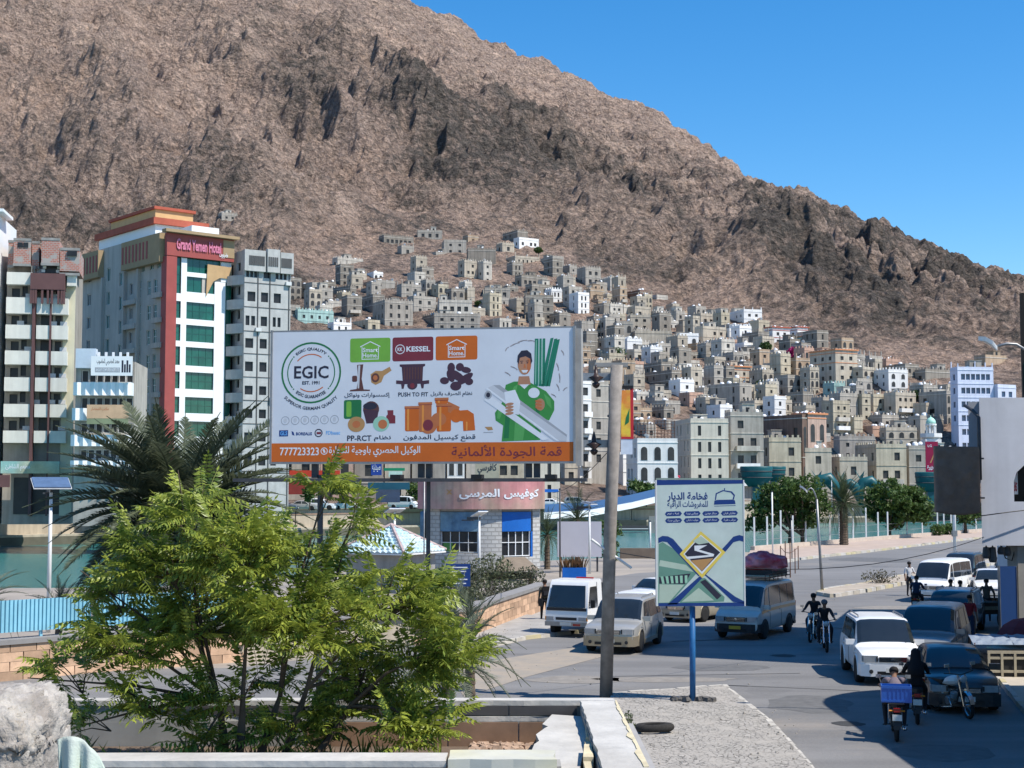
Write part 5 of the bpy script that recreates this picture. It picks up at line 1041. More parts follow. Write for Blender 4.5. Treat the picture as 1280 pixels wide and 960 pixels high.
# ---------------- tall leaning power pole with crossarms and banner ----------------
def pole():
 b = G(757, 874); r = thing('power_pole', 'tall leaning weathered concrete power pole beside the billboard', 'pole', b); top = P(771, 456, 38.6) - b
 MB().tube([(0, 0, -.3), top * .5 + Vector((-.03, 0, 0)), top], [.17, .165, .16], 16).build('shaft', mat('weathered_pole', (.27, .24, .21), .9, .3, 3, streak=.35, bump=.01), r, smooth=True)
 MB().box(top.x - .55, top.x + .32, -.14, .14, top.z - .02, top.z + .09).build('cap_plate', M['concrete'], r)
 for py in (472, 555):
  z = Z(py, b.y) - b.z; xx = top.x * z / top.z; MB().box(xx - 1.35, xx - .1, -.3, -.205, z - .1, z + .1).build('crossarm', M['steel'], r)
  for q in (-.62, ):
   o = MB(); o.lathe([(.02, -.45), (.1, -.4), (.16, -.28), (.07, -.22), (.3, -.05), (.12, .02), (.05, .3), (.02, .42)], 10, Matrix.Translation((xx + q + .1, -.25, z + .02)) @ Matrix.Scale(.72, 4)); o.build('insulator', mat('brown_insulator', (.05, .03, .025), .35, .2, 8), r, smooth=True)
 for py, py2 in ((700, 728),): z = Z(py, b.y) - b.z; xx = top.x * z / top.z; MB().tube([(xx - 1.0 + .5, -.3, z + .55), (xx + .55, -.25, z - .2)], .035, 8).build('bar', M['metal_white'], r)
 for py in (520, 640, 690): z = Z(py, b.y) - b.z; xx = top.x * z / top.z; MB().lathe([(.172, -.03), (.18, 0), (.172, .03)], 16, Matrix.Translation((xx, 0, z))).build('band', M['darksteel'], r)
 bx = thing('banner_sign', 'narrow yellow and red vertical advertising box hanging on the power pole', 'sign', P(784, 620, 38.9)); q = bx.location; z1, z0, zw = Z(488, 38.9) - q.z, Z(546, 38.9) - q.z, Z(568, 38.9) - q.z
 MB().box(-.155, .09, -.08, .08, z0, z1).build('yellow_panel', mat('yellow_banner', (.75, .55, .06), .6, .12, 6, col2=(.7, .25, .05)), bx); MB().box(.09, .17, -.078, .08, z0, z1 + .04).build('red_edge', ink('red', 0), bx)
 MB().box(-.16, .14, -.07, .07, zw, z0 - .002).build('white_panel', mat('pale_blue_banner', (.6, .68, .78), .6, .1, 4), bx); MB().box(-.14, .16, -.09, .09, z1 + .041, z1 + .12).build('cap', M['black'], bx); MB().box(-.155, .17, -.079, .081, z0 - .06, z0 - .001).build('red_foot', ink('red', 0), bx)
 MB().poly([(-.03, -.084, z0 + .5), (.07, -.084, z0 + .75), (.05, -.084, z0 + .38), (-.06, -.084, z0 + .3)]).build('green_leaf', ink('dgreen', 0), bx); MB().box(-.3, -.155, -.02, .02, z1 - .2, z1 - .16).build('bracket', M['steel'], bx)
 # slack cables from the pole
 for k, (px, py, dd, sag) in enumerate([(1300, 640, 60, 1.2), (690, 616, 70, .3), (1300, 560, 60, .8)][:2]):
  a = b + Vector((top.x * .9, 0, Z(555 if k else 690, b.y) - b.z)); c = P(px, py, dd); pts = []
  for i in range(15): t = i / 14; p = a.lerp(c, t); p.z -= sag * 4 * t * (1 - t); pts.append(p)
  MB().tube(pts, .013, 5).build('cable', M['black'], label=['thin black cable crossing above the road from the power pole', 'thin black cable from the power pole towards the cafe'][k], cat='cable')
pole()

# ---------------- the big billboard ----------------
def billboard():
 L0, R0 = P(339.5, 573, 34.6), P(717, 581, 33.6); zt = (P(342, 411, 34.6).z + P(721, 414.5, 33.6).z) / 2; zb = (L0.z + R0.z) / 2; d = R0 - L0; Wd = math.hypot(d.x, d.y); an = math.atan2(d.y, d.x); H = zt - zb
 L0.z = zb; bb = thing('billboard', 'large grey-white advertising billboard with orange bottom strip on steel legs', 'billboard', L0, an)
 def A(X, Y):   # point of the printed face from a point of the enlarged picture (3.122 x, origin 330,400)
  px, py = 330 + X / 3.122, 400 + Y / 3.122; u = (px - 340.5) / (718.5 - 340.5); u = max(0.0, min(1, u)); yt = 411 + 3.5 * u; yb = 573 + 8 * u; return u * Wd, max(0.0, min(1, (yb - py) / (yb - yt))) * H
 face = mat('billboard_vinyl', (.66, .68, .71), .5, .05, 1.2)
 MB().box(0, Wd, 0, .1, 0, H).build('panel', face, bb)
 def S(pts, m, nm='picture', y=-.004):
  y = y * .22; a = MB(); a.poly([(A(x, yy)[0], y, A(x, yy)[1]) for x, yy in pts]); return a.build(nm, m, bb)
 def rr(x0, y0, x1, y1, q=8): return [(x0 + q, y0), (x1 - q, y0), (x1 - 2, y0 + 2), (x1, y0 + q), (x1, y1 - q), (x1 - 2, y1 - 2), (x1 - q, y1), (x0 + q, y1), (x0 + 2, y1 - 2), (x0, y1 - q), (x0, y0 + q), (x0 + 2, y0 + 2)]
 def el(cx, cy, rx, ry, n=24, a=0): return [(cx + rx * math.cos(t) * math.cos(a) - ry * math.sin(t) * math.sin(a), cy + rx * math.cos(t) * math.sin(a) + ry * math.sin(t) * math.cos(a)) for t in np.linspace(0, 2 * math.pi, n, endpoint=False)]
 def T(s, m, x0, y0, x1, y1, y=-.0022, b=.015): p, q = A(x0, y1), A(x1, y0); put_text(s, m, bb, p[0], q[0], p[1], q[1], y, b)
 def ring(cx, cy, r, w, a0, a1, m, y=-.0014, w2=None):
  n = 40; o = MB()
  for i in range(n):
   t0, t1 = R(a0 + (a1 - a0) * i / n), R(a0 + (a1 - a0) * (i + 1) / n); k0 = w if w2 is None else w + (w2 - w) * i / n; k1 = w if w2 is None else w + (w2 - w) * (i + 1) / n
   q = [(cx + (r - k0) * math.cos(t0), cy - (r - k0) * math.sin(t0)), (cx + (r - k1) * math.cos(t1), cy - (r - k1) * math.sin(t1)), (cx + r * math.cos(t1), cy - r * math.sin(t1)), (cx + r * math.cos(t0), cy - r * math.sin(t0))]; o.poly([(A(*p)[0], y, A(*p)[1]) for p in q])
  o.build('emblem_ring', m, bb)
 S([(20, 468), (1300, 490), (1300, 580), (20, 545)], ink('orange', 0), 'orange_strip')
 T('الوكيل الحصري باوجية للتجارة', ink('white', 0), 262, 491, 622, 527); T('777723323', ink('white', 0), 66, 488, 222, 516); ring(243, 503, 14, 3, 0, 360, ink('white', 0)); S([(236, 497), (243, 494), (249, 508), (242, 511)], ink('white', 0), 'phone_mark', -.006)
 T('قمة الجودة الألمانية', ink('maroon', 0), 744, 500, 1168, 545)
 # round emblem
 cx, cy = 188, 196; ring(cx, cy, 120, 7, 0, 360, ink('dgreen', 0)); ring(cx, cy, 96, 4, -38, 38, ink('dgreen', 0)); ring(cx, cy, 96, 4, 142, 218, ink('dgreen', 0)); ring(cx, cy, 74, 4, 55, 140, ink('orange', 0), w2=4); ring(cx, cy, 76, 4, 235, 310, ink('orange', 0))
 for a in (42, 138, 222, 318): S(el(cx + 94 * math.cos(R(a)), cy - 94 * math.sin(R(a)), 3, 3, 8), ink('dgreen', 0), 'dot', -.006)
 T('EGIC', ink('dark', 0), 120, 170, 258, 218, b=.02); T('EST. 1991', ink('dark', 0), 153, 229, 222, 242, b=.03)
 C = A(cx, cy); kx = A(cx + 100, cy)[0] - C[0]; kk = kx / 100
 arc_text('EGIC QUALITY', ink('dark', 0), bb, C[0], C[1], 86 * kk, 130, 50, 13 * kk, bold=.03); arc_text('EGIC GUARANTEE', ink('dark', 0), bb, C[0], C[1], 100 * kk, 232, 308, 13 * kk, bold=.03, inside=True) ; arc_text('SUPERIOR GERMAN QUALITY', ink('dark', 0), bb, C[0], C[1], 148 * kk, 222, 318, 15 * kk, bold=.02, inside=True)
 for i, x in enumerate((86, 126, 165, 204, 243, 283)): ring(x, 381, 17, 2.5, 0, 360, ink('grey', 0)); S(el(x, 380, 7, 9, 10), ink('lgrey', 0), 'seal', -.006)
 S([(62, 418), (98, 418), (98, 442), (62, 442)], ink('navy', 0), 'small_logo', -.006); T('GLS', ink('lblue', 0), 66, 422, 95, 438, b=.03); S([(112, 422), (120, 426), (124, 440), (114, 436)], ink('navy', 0), 'small_logo', -.006); T('BOREALIS', ink('navy', 0), 130, 428, 194, 439, b=.03)
 ring(220, 432, 16, 4, 0, 360, ink('dark', 0)); S([(212, 428), (230, 428), (230, 437), (212, 437)], ink('maroon', 0), 'small_logo', -.006); T('FDbasat', ink('lblue', 0), 250, 426, 306, 439)
 for (x0, x1, k) in ((343, 503, 'green'), (511, 672, 'maroon'), (681, 844, 'orange')): S(rr(x0, 66, x1, 160), ink(k, 0), 'colour_box')
 for x in (423, 763):
  W_ = ink('white', 0)
  for q in ([(x - 40, 98), (x, 78), (x, 82), (x - 40, 102)], [(x, 78), (x + 40, 98), (x + 40, 102), (x, 82)], [(x - 34, 100), (x - 31, 100), (x - 31, 148), (x - 34, 148)], [(x + 31, 100), (x + 34, 100), (x + 34, 148), (x + 31, 148)], [(x - 34, 147), (x + 34, 147), (x + 34, 150), (x - 34, 150)]): S(q, W_, 'house_mark', -.006)
  T('Smart', W_, x - 30, 104, x + 30, 121, b=.02); T('Home.', W_, x - 30, 125, x + 30, 142, b=.02)
 T('KESSEL', ink('white', 0), 566, 103, 660, 123, b=.03); ring(541, 113, 19, 3, 0, 360, ink('white', 0)); T('KK', ink('white', 0), 531, 106, 551, 120, b=.03)
 T('إكسسوارات ونواكل', ink('dark', 0), 322, 281, 502, 300); T('نظام الصرف بالربل', ink('dark', 0), 662, 284, 824, 303); T('PUSH TO FIT', ink('dark', 0), 535, 283, 652, 298, b=.02); T('PP-RCT', ink('dark', 0), 334, 446, 430, 466, b=.02); T('نظام', ink('dark', 0), 440, 448, 507, 470); T('قطع كيسيل المدفون', ink('dark', 0), 556, 452, 837, 474)
 # pictures of fittings
 sil = ink('lgrey', 0); cop = ink('gold', 0)
 S([(371, 170), (396, 168), (390, 225), (398, 266), (424, 268), (422, 273), (342, 273), (345, 267), (370, 264), (376, 230)], ink('brownp', 0)); S([(376, 172), (384, 172), (380, 262), (374, 262)], sil, y=-.006); S(rr(352, 212, 372, 236, 3), ink('brownp', 0), y=-.006)
 S([(425, 208), (445, 195), (470, 196), (500, 180), (508, 195), (478, 215), (468, 240), (445, 250), (428, 240)], cop); S(el(444, 222, 16, 18), ink('brownp', 0), y=-.006); S(el(444, 222, 9, 10), ink('copper', 0), y=-.008)
 vi = ink('violet', 0); S([(540, 172), (640, 172), (640, 180), (632, 184), (630, 238), (656, 236), (656, 250), (636, 252), (634, 268), (626, 268), (622, 250), (560, 250), (556, 268), (548, 268), (546, 250), (526, 248), (526, 234), (552, 236), (548, 184), (540, 180)], vi); S(el(590, 254, 20, 18), vi, y=-.006); S(el(590, 256, 9, 10), ink('maroon', 0), y=-.008)
 for i in range(7): S([(556 + i * 11, 184), (560 + i * 11, 184), (560 + i * 11, 232), (556 + i * 11, 232)], ink('brownp', 0), y=-.006)
 for (x, y, w, h, a) in ((742, 190, 15, 20, 0), (776, 188, 16, 16, .3), (800, 200, 20, 12, .2), (716, 240, 18, 14, .1), (764, 222, 40, 16, .6), (795, 235, 38, 14, -.6), (760, 262, 22, 18, 0), (812, 246, 16, 14, 0), (740, 222, 26, 14, 1.2)): S(el(x, y, w, h, 14, a), vi if (x + y) % 3 else ink('brownp', 0), y=-.005 - .0004 * (x % 9))
 S(rr(320, 306, 390, 380, 6), ink('dgreen', 0)); S(rr(330, 312, 350, 372, 4), ink('green', 0), y=-.006); S(el(428, 345, 32, 32, 20, .5), ink('brownp', 0)); S([(396, 345), (458, 350), (450, 398), (410, 400)], vi, y=-.006); S(el(424, 332, 28, 14, 16), ink('dark', 0), y=-.008)
 S(el(370, 402, 34, 30), ink('gold', 0), y=-.008); S(el(370, 402, 16, 14), ink('copper', 0), y=-.01); S(el(468, 402, 32, 30), ink('mint', 0), y=-.008); S(el(474, 404, 18, 18), ink('copper', 0), y=-.01); S([(492, 350), (516, 350), (516, 368), (524, 372), (524, 402), (490, 402), (488, 372), (494, 366)], ink('maroon', 0), y=-.006)
 og, og2 = ink('orange', 0), ink('copper', 0)
 for (a, b_, c, d_, m_) in ((562, 336, 616, 434, og), (616, 322, 666, 438, og2), (680, 306, 730, 330, og), (686, 330, 742, 438, og)): S(rr(a, b_, c, d_, 5), m_, y=-.006)
 S([(728, 320), (776, 344), (764, 380), (730, 362)], og2, y=-.008); S(el(762, 378, 24, 26), og, y=-.01); S([(770, 358), (806, 356), (830, 372), (836, 436), (790, 438), (788, 400), (770, 398)], og, y=-.008); S(el(654, 412, 34, 34), og2, y=-.01); S(el(652, 412, 20, 22), ink('maroon', 0), y=-.012); S(el(694, 390, 30, 26), og2, y=-.008)
 S([(872, 424), (900, 424), (905, 436), (886, 438)], ink('gold', 0), y=-.006); S([(868, 444), (905, 444), (905, 447), (868, 447)], ink('grey', 0), y=-.006)
 # printed plumber in green coverall with pipes
 gn, dg, sk = ink('coverall', (.05, .26, .06)), ink('dgreen', 0), ink('skin', 0)
 for (x0, x1, t0, t1) in ((1066, 1080, 84, 0), (1084, 1092, 88, 0), (1096, 1106, 82, 0)): S([(x0, 84), (x1, 84), (x1 - 2, 270), (x0 - 4, 270)], ink('pipe', (.02, .2, .12)), y=-.006)
 for k, x in enumerate((1126, 1140, 1150)): S([(x, 84 + k * 3), (x + 12, 82 + k * 3), (x - 26, 272), (x - 40, 270)], ink('pipe', 0), y=-.006)
 for k in range(3): S([(1070 + k * 12, 90), (1073 + k * 12, 90), (1070 + k * 12, 262), (1067 + k * 12, 262)], ink('mint', 0), y=-.008)
 S([(954, 262), (985, 250), (1040, 250), (1072, 270), (1108, 290), (1140, 330), (1140, 365), (1120, 405), (1095, 395), (1085, 480), (938, 482), (944, 420), (915, 400), (912, 370), (940, 330)], gn, y=-.007); S([(960, 300), (975, 300), (965, 470), (945, 470)], dg, y=-.0085); S([(1070, 330), (1085, 330), (1080, 470), (1066, 470)], dg, y=-.0085)
 S([(1004, 230), (1044, 230), (1050, 262), (1025, 272), (1000, 262)], sk, y=-.009); S(el(1026, 182, 26, 42, 24), sk, y=-.0105); S([(998, 172), (1000, 148), (1014, 130), (1036, 128), (1052, 142), (1056, 172), (1050, 186), (1048, 162), (1030, 152), (1008, 158), (1004, 184)], ink('dark', 0), y=-.012); S([(1014, 206), (1040, 206), (1034, 216), (1020, 216)], ink('white', 0), y=-.012)
 for x in (1015, 1037): S(el(x, 178, 4, 2.5, 8), ink('dark', 0), y=-.012); S([(x - 6, 170), (x + 6, 169), (x + 6, 172), (x - 6, 173)], ink('dark', 0), y=-.012)
 S([(1024, 182), (1029, 182), (1031, 198), (1022, 198)], ink('copper', 0), y=-.012); S([(1006, 262), (1044, 262), (1026, 280)], ink('white', 0), y=-.0105)
 S([(876, 276), (905, 262), (930, 262), (1188, 462), (1186, 488), (1140, 484)], ink('lgrey', 0), y=-.013); S([(884, 296), (1120, 478), (1095, 482), (870, 320)], ink('white', 0), y=-.0145); S(el(886, 300, 14, 17), ink('grey', 0), y=-.016); S(el(886, 300, 8, 10), ink('dark', 0), y=-.0175); S([(948, 290), (990, 282), (1010, 330), (1004, 380), (960, 372)], ink('white', 0), y=-.016); S(el(1062, 296, 22, 20), ink('white', 0), y=-.016)
 for k in range(4): S(el(968, 338 + 12 * k, 17, 6, 10, -.15), sk, y=-.0175)
 S(el(1086, 342, 18, 24, 14), sk, y=-.0175)
 for k in range(3): S(el(1080, 330 + 12 * k, 14, 5, 10, .2), ink('copper', 0), y=-.019)
 for (x, y, a, l) in ((950, 210, .6, 26), (972, 188, .5, 30), (968, 112, -.4, 40), (1000, 95, -.2, 34), (1036, 90, .1, 30), (950, 130, -.9, 20), (1150, 180, 1.3, 30), (1160, 220, 1.5, 36), (1150, 262, 1.2, 28), (1168, 130, 1.1, 22), (1128, 300, .6, 22), (1172, 290, -.7, 20)):
  S([(x + l * t * math.cos(a) + w_ * math.sin(a + t * 3), y + l * t * math.sin(a) - w_ * math.cos(a + t * 3)) for t, w_ in ((0, 0), (.3, 4), (.6, 2), (1, 5), (1.1, 0), (.7, -3), (.4, -1), (.15, -4))], ink('splash', (.40, .36, .36)), 'splash', -.005)
 gl = ink('coverall_light', (.10, .36, .10)); 
 for q in ([(985, 270), (1000, 262), (992, 300), (978, 330), (972, 300)], [(1050, 268), (1070, 275), (1078, 320), (1062, 300)], [(925, 350), (950, 345), (930, 395), (920, 392)], [(1100, 300), (1125, 320), (1130, 360), (1112, 340)], [(990, 400), (1030, 410), (1020, 480), (985, 480)]): S(q, gl, y=-.0088)
 S([(1038, 160), (1050, 165), (1050, 200), (1040, 218), (1034, 222)], ink('copper', 0), y=-.0112); S([(1004, 190), (1010, 200), (1016, 216), (1008, 208)], ink('gold', 0), y=-.0112)
 S([(905, 262), (930, 262), (1188, 462), (1187, 470)], ink('grey', 0), y=-.0136); S([(876, 276), (884, 272), (1160, 486), (1150, 486)], ink('white', 0), y=-.0138)
 for (x0, y0, x1, y1) in ((570, 340, 578, 430), (628, 330, 636, 434), (690, 310, 698, 326), (696, 334, 704, 434), (800, 402, 806, 436)): S([(x0, y0), (x1, y0), (x1, y1), (x0, y1)], ink('amberp', (.75, .28, .06)), y=-.0105)
 for (x0, x1, y) in ((560, 618, 336), (614, 668, 322), (678, 732, 306), (684, 744, 330)): S([(x0, y), (x1, y), (x1, y + 9), (x0, y + 9)], ink('copper', 0), y=-.0107); S([(x0, y + 9), (x1, y + 9), (x1, y + 11), (x0, y + 11)], ink('maroon', 0), y=-.0108)
 # frame, catwalk and legs
 MB().box(-.05, 0, -.03, .16, -.05, H + .05).box(Wd, Wd + .05, -.03, .16, -.05, H + .05).box(0, Wd, .002, .16, H, H + .04).box(0, Wd, .002, .16, -.05, 0).build('frame', M['steel'], bb)
 MB().box(Wd + .051, Wd + .17, .12, .55, -.1, H).build('side_post', mat('weathered_post', (.33, .32, .3), .8, .2, 2), bb)
 X = lambda px: (P(px, 600, 34.2).x - L0.x) / math.cos(an)
 for px in (388, 402, 524, 534, 659, 669): MB().box(X(px) - .07, X(px) + .07, .2, .34, Z(600, 34.2) - zb + .05, H * .9).build('upright', M['darksteel'], bb)
 zc = Z(600, 34.2) - zb; MB().box(-.9, Wd + .3, -.1, .19, zc - .04, zc + .04).build('catwalk_beam', M['darksteel'], bb)
 for px in (395, 533): MB().tube([(X(px), .27, -zb), (X(px), .27, -.3)], .05 if px != 395 else .07, 8).build('leg', M['darksteel'], bb)
 for px in (500, 600, 690): MB().box(X(px) - .12, X(px) + .12, -.5, -.1, zc + .02, zc + .12).build('lamp', M['black'], bb)
 return bb
billboard()

# ---------------- furniture shop sign on blue post ----------------
def shopsign():
 b = G(866, 882); r = thing('shop_sign', 'faded furniture shop signboard with navy stripes on a blue post', 'sign', b, R(0)); D = b.y
 X = lambda p: (p - 640) / F * D * 1.0 - b.x
 MB().tube([(0, 0, 0), (.01, 0, Z(758, D))], .075, 12).build('post', mat('blue_paint', (.02, .12, .30), .5, .2, 4), r, smooth=True)
 x0, x1, z0, z1 = X(819.5) * .995, X(927), Z(757, D), Z(600, D); w = x1 - x0; h = z1 - z0
 p = link('panel_holder', None, r)
 o = MB().box(x0, x1, -.16, .04, z0, z1).build('panel', mat('sign_vinyl', (.50, .58, .54), .5, .12, 1.0, col2=(.42, .55, .47)), r)
 def A(X_, Y_): u = max(0, min(1, ((X_ - 62 + (Y_ - 60) * .02) / 575))); v = max(0, min(1, (Y_ - 52 - u * 25) / (860))); return x0 + u * w, z1 - v * h
 def S(pts, m, y=-0.16100, nm='print'): MB().poly([(A(*q)[0], y, A(*q)[1]) for q in pts]).build(nm, m, r)
 nv, yl, wh = ink('navy', 0), ink('yellow', 0), ink('white', 0)
 S([(62, 40), (645, 60), (645, 102), (62, 88)], nv, nm='top_band')
 def T(s, m, a, b_, c, d_, bo=.02, y=-.1625): q0, q1 = A(a, d_), A(c, b_); put_text(s, m, r, q0[0], q1[0], q0[1], q1[1], y, bo)
 T('فخامة الديار', nv, 128, 150, 398, 205, .03); T('للمفروشات الراقية', nv, 128, 208, 398, 252, .015)
 # bed emblem
 S([(438, 238), (442, 210), (462, 206), (560, 208), (578, 214), (582, 240)], nv, -0.16140, 'emblem')
 for q in ([(445, 205), (452, 160), (500, 140), (504, 148), (460, 166), (453, 206)], [(504, 148), (500, 140), (560, 152), (580, 178), (572, 210), (562, 208), (570, 182), (552, 160)], [(440, 246), (582, 248), (582, 252), (440, 250)], [(508, 128), (516, 128), (514, 142), (509, 142)]): S(q, nv, -0.16140, 'emblem')
 for j, (yy, words) in enumerate(((288, ['غرف نوم', 'مجالس عربية', 'ستائر مودرن', 'مفارش فرش']), (334, ['صوالين حديثة', 'موكيت تركي', 'سجاد ايراني', 'مراتب طبية']))):
  for i in range(4):
   xa = 110 + i * 124; xb = xa + 114; y_ = yy + 4 * i; S([(xa + 12, y_ - 16), (xb - 12, y_ - 15), (xb, y_ + 1), (xb - 12, y_ + 17), (xa + 12, y_ + 16), (xa, y_)], nv, -0.16140, 'capsule'); T(words[i], wh, xa + 18, y_ - 8, xb - 18, y_ + 9, .0, -.1628)
 tl = ink('roomgreen', (.13, .27, .21))
 S([(64, 490), (90, 478), (205, 560), (310, 700), (120, 905), (50, 905)], tl, -0.16120, 'picture'); S([(70, 600), (240, 640), (290, 690), (62, 640)], ink('palegreen', 0), -0.16160, 'picture'); S([(60, 715), (270, 700), (230, 770), (60, 760)], ink('dark', 0), -0.16160, 'picture'); S([(62, 765), (225, 775), (120, 890), (55, 890)], ink('palegreen', 0), -0.16160, 'picture')
 for i in range(6): S([(70 + i * 32, 712), (88 + i * 32, 712), (96 + i * 30, 762), (80 + i * 30, 762)], ink('mint', 0), -0.16200, 'picture')
 S([(180, 880), (200, 865), (330, 735), (365, 735), (490, 870), (485, 900), (200, 905)], tl, -0.16120, 'picture'); S([(205, 890), (320, 800), (420, 890)], ink('palegreen', 0), -0.16160, 'picture'); S([(330, 760), (365, 745), (470, 860), (440, 885)], ink('dark', 0), -0.16180, 'picture')
 for q in ([(62, 450), (90, 436), (125, 440), (160, 460), (345, 700), (322, 722), (120, 480), (90, 474), (62, 484)], [(635, 462), (600, 452), (560, 462), (525, 500), (340, 690), (365, 720), (560, 500), (600, 490), (632, 500)], [(340, 712), (110, 905), (175, 905), (345, 735)], [(350, 700), (545, 905), (640, 920), (640, 905), (560, 870), (372, 712)], [(50, 892), (640, 912), (640, 940), (50, 925)]): S(q, nv, -0.16260, 'stripe')
 S([(345, 415), (505, 565), (345, 735), (200, 565)], yl, -0.16340, 'diamond'); S([(345, 440), (478, 565), (345, 708), (226, 566)], wh, -.1642, 'diamond'); S([(345, 448), (470, 565), (345, 690), (234, 566)], ink('dark', 0), -0.16500, 'picture')
 S([(300, 512), (385, 512), (330, 540), (430, 575), (425, 590), (250, 602), (238, 585), (400, 580), (300, 545)], wh, -0.16580, 'picture'); S([(270, 612), (425, 602), (345, 686)], ink('gold', 0), -0.16580, 'picture'); S([(290, 480), (345, 448), (400, 495), (330, 505)], ink('palegreen', 0), -0.16580, 'picture')
 MB().box(x1, x1 + .03, -.17, .05, z0, z1).build('edge_frame', M['metal_white'], r); MB().box(x0 - .03, x0, -.17, .05, z0, z1).build('edge_frame', M['metal_white'], r)
 MB().prism([(x0, .0), (x1, .0), (x1, .12), (x0 + w * .3, .5)], z1 + .004, z1 + .05).build('top_sheet', ink('greygreen', (.18, .22, .2)), r)
 bpy.data.objects.remove(p)
 s = MB(); rn = random.Random(4)
 for i in range(40): a = rn.uniform(0, 6.28); q = rn.uniform(.12, .6); k = rn.uniform(.04, .11); s.box(-k, k, -k * .8, k * .8, 0, k, Matrix.Translation((b.x + q * math.cos(a), b.y + .4 * q * math.sin(a), .12)) @ Matrix.Rotation(rn.uniform(0, 3), 4, 'Z') @ Matrix.Rotation(rn.uniform(-.4, .4), 4, 'Y'), taper=k * .3)
 s.build('rubble', mat('dark_rubble', (.1, .095, .09), .95, .5, 8), kind='stuff', label='dark stones and rubble heaped around the blue sign post', cat='rubble')
shopsign()
# ---------------- curved cafe kiosk ----------------
def stonemat(name, c1, c2, bw, bh, mort):
 m, t, b = new_mat(name); N = t.nodes; L = t.links; tc = N.new('ShaderNodeTexCoord'); mp = N.new('ShaderNodeMapping'); mp.inputs['Rotation'].default_value = (R(90), 0, 0); L.new(tc.outputs['Object'], mp.inputs['Vector'])
 br = N.new('ShaderNodeTexBrick'); br.inputs['Scale'].default_value = 1; br.inputs['Brick Width'].default_value = bw; br.inputs['Row Height'].default_value = bh; br.inputs['Mortar Size'].default_value = .03; br.inputs['Color1'].default_value = (*c1, 1); br.inputs['Color2'].default_value = (*c2, 1); br.inputs['Mortar'].default_value = (*mort, 1); L.new(mp.outputs[0], br.inputs['Vector']); L.new(br.outputs['Color'], b.inputs['Base Color'])
 bp = N.new('ShaderNodeBump'); bp.inputs['Distance'].default_value = .03; bp.invert = True; L.new(br.outputs['Fac'], bp.inputs['Height']); L.new(bp.outputs[0], b.inputs['Normal']); b.inputs['Roughness'].default_value = .9; return m
M['kstone'] = stonemat('dressed_white_stone', (.50, .49, .46), (.42, .41, .39), .45, .24, (.33, .32, .30)); M['tarp'] = mat('faded_blue_tarp', (.06, .14, .24), .6, .4, 1.5, col2=(.16, .26, .32)); M['tarpb'] = mat('bright_blue_tarp', (.01, .12, .45), .5, .15, 1)
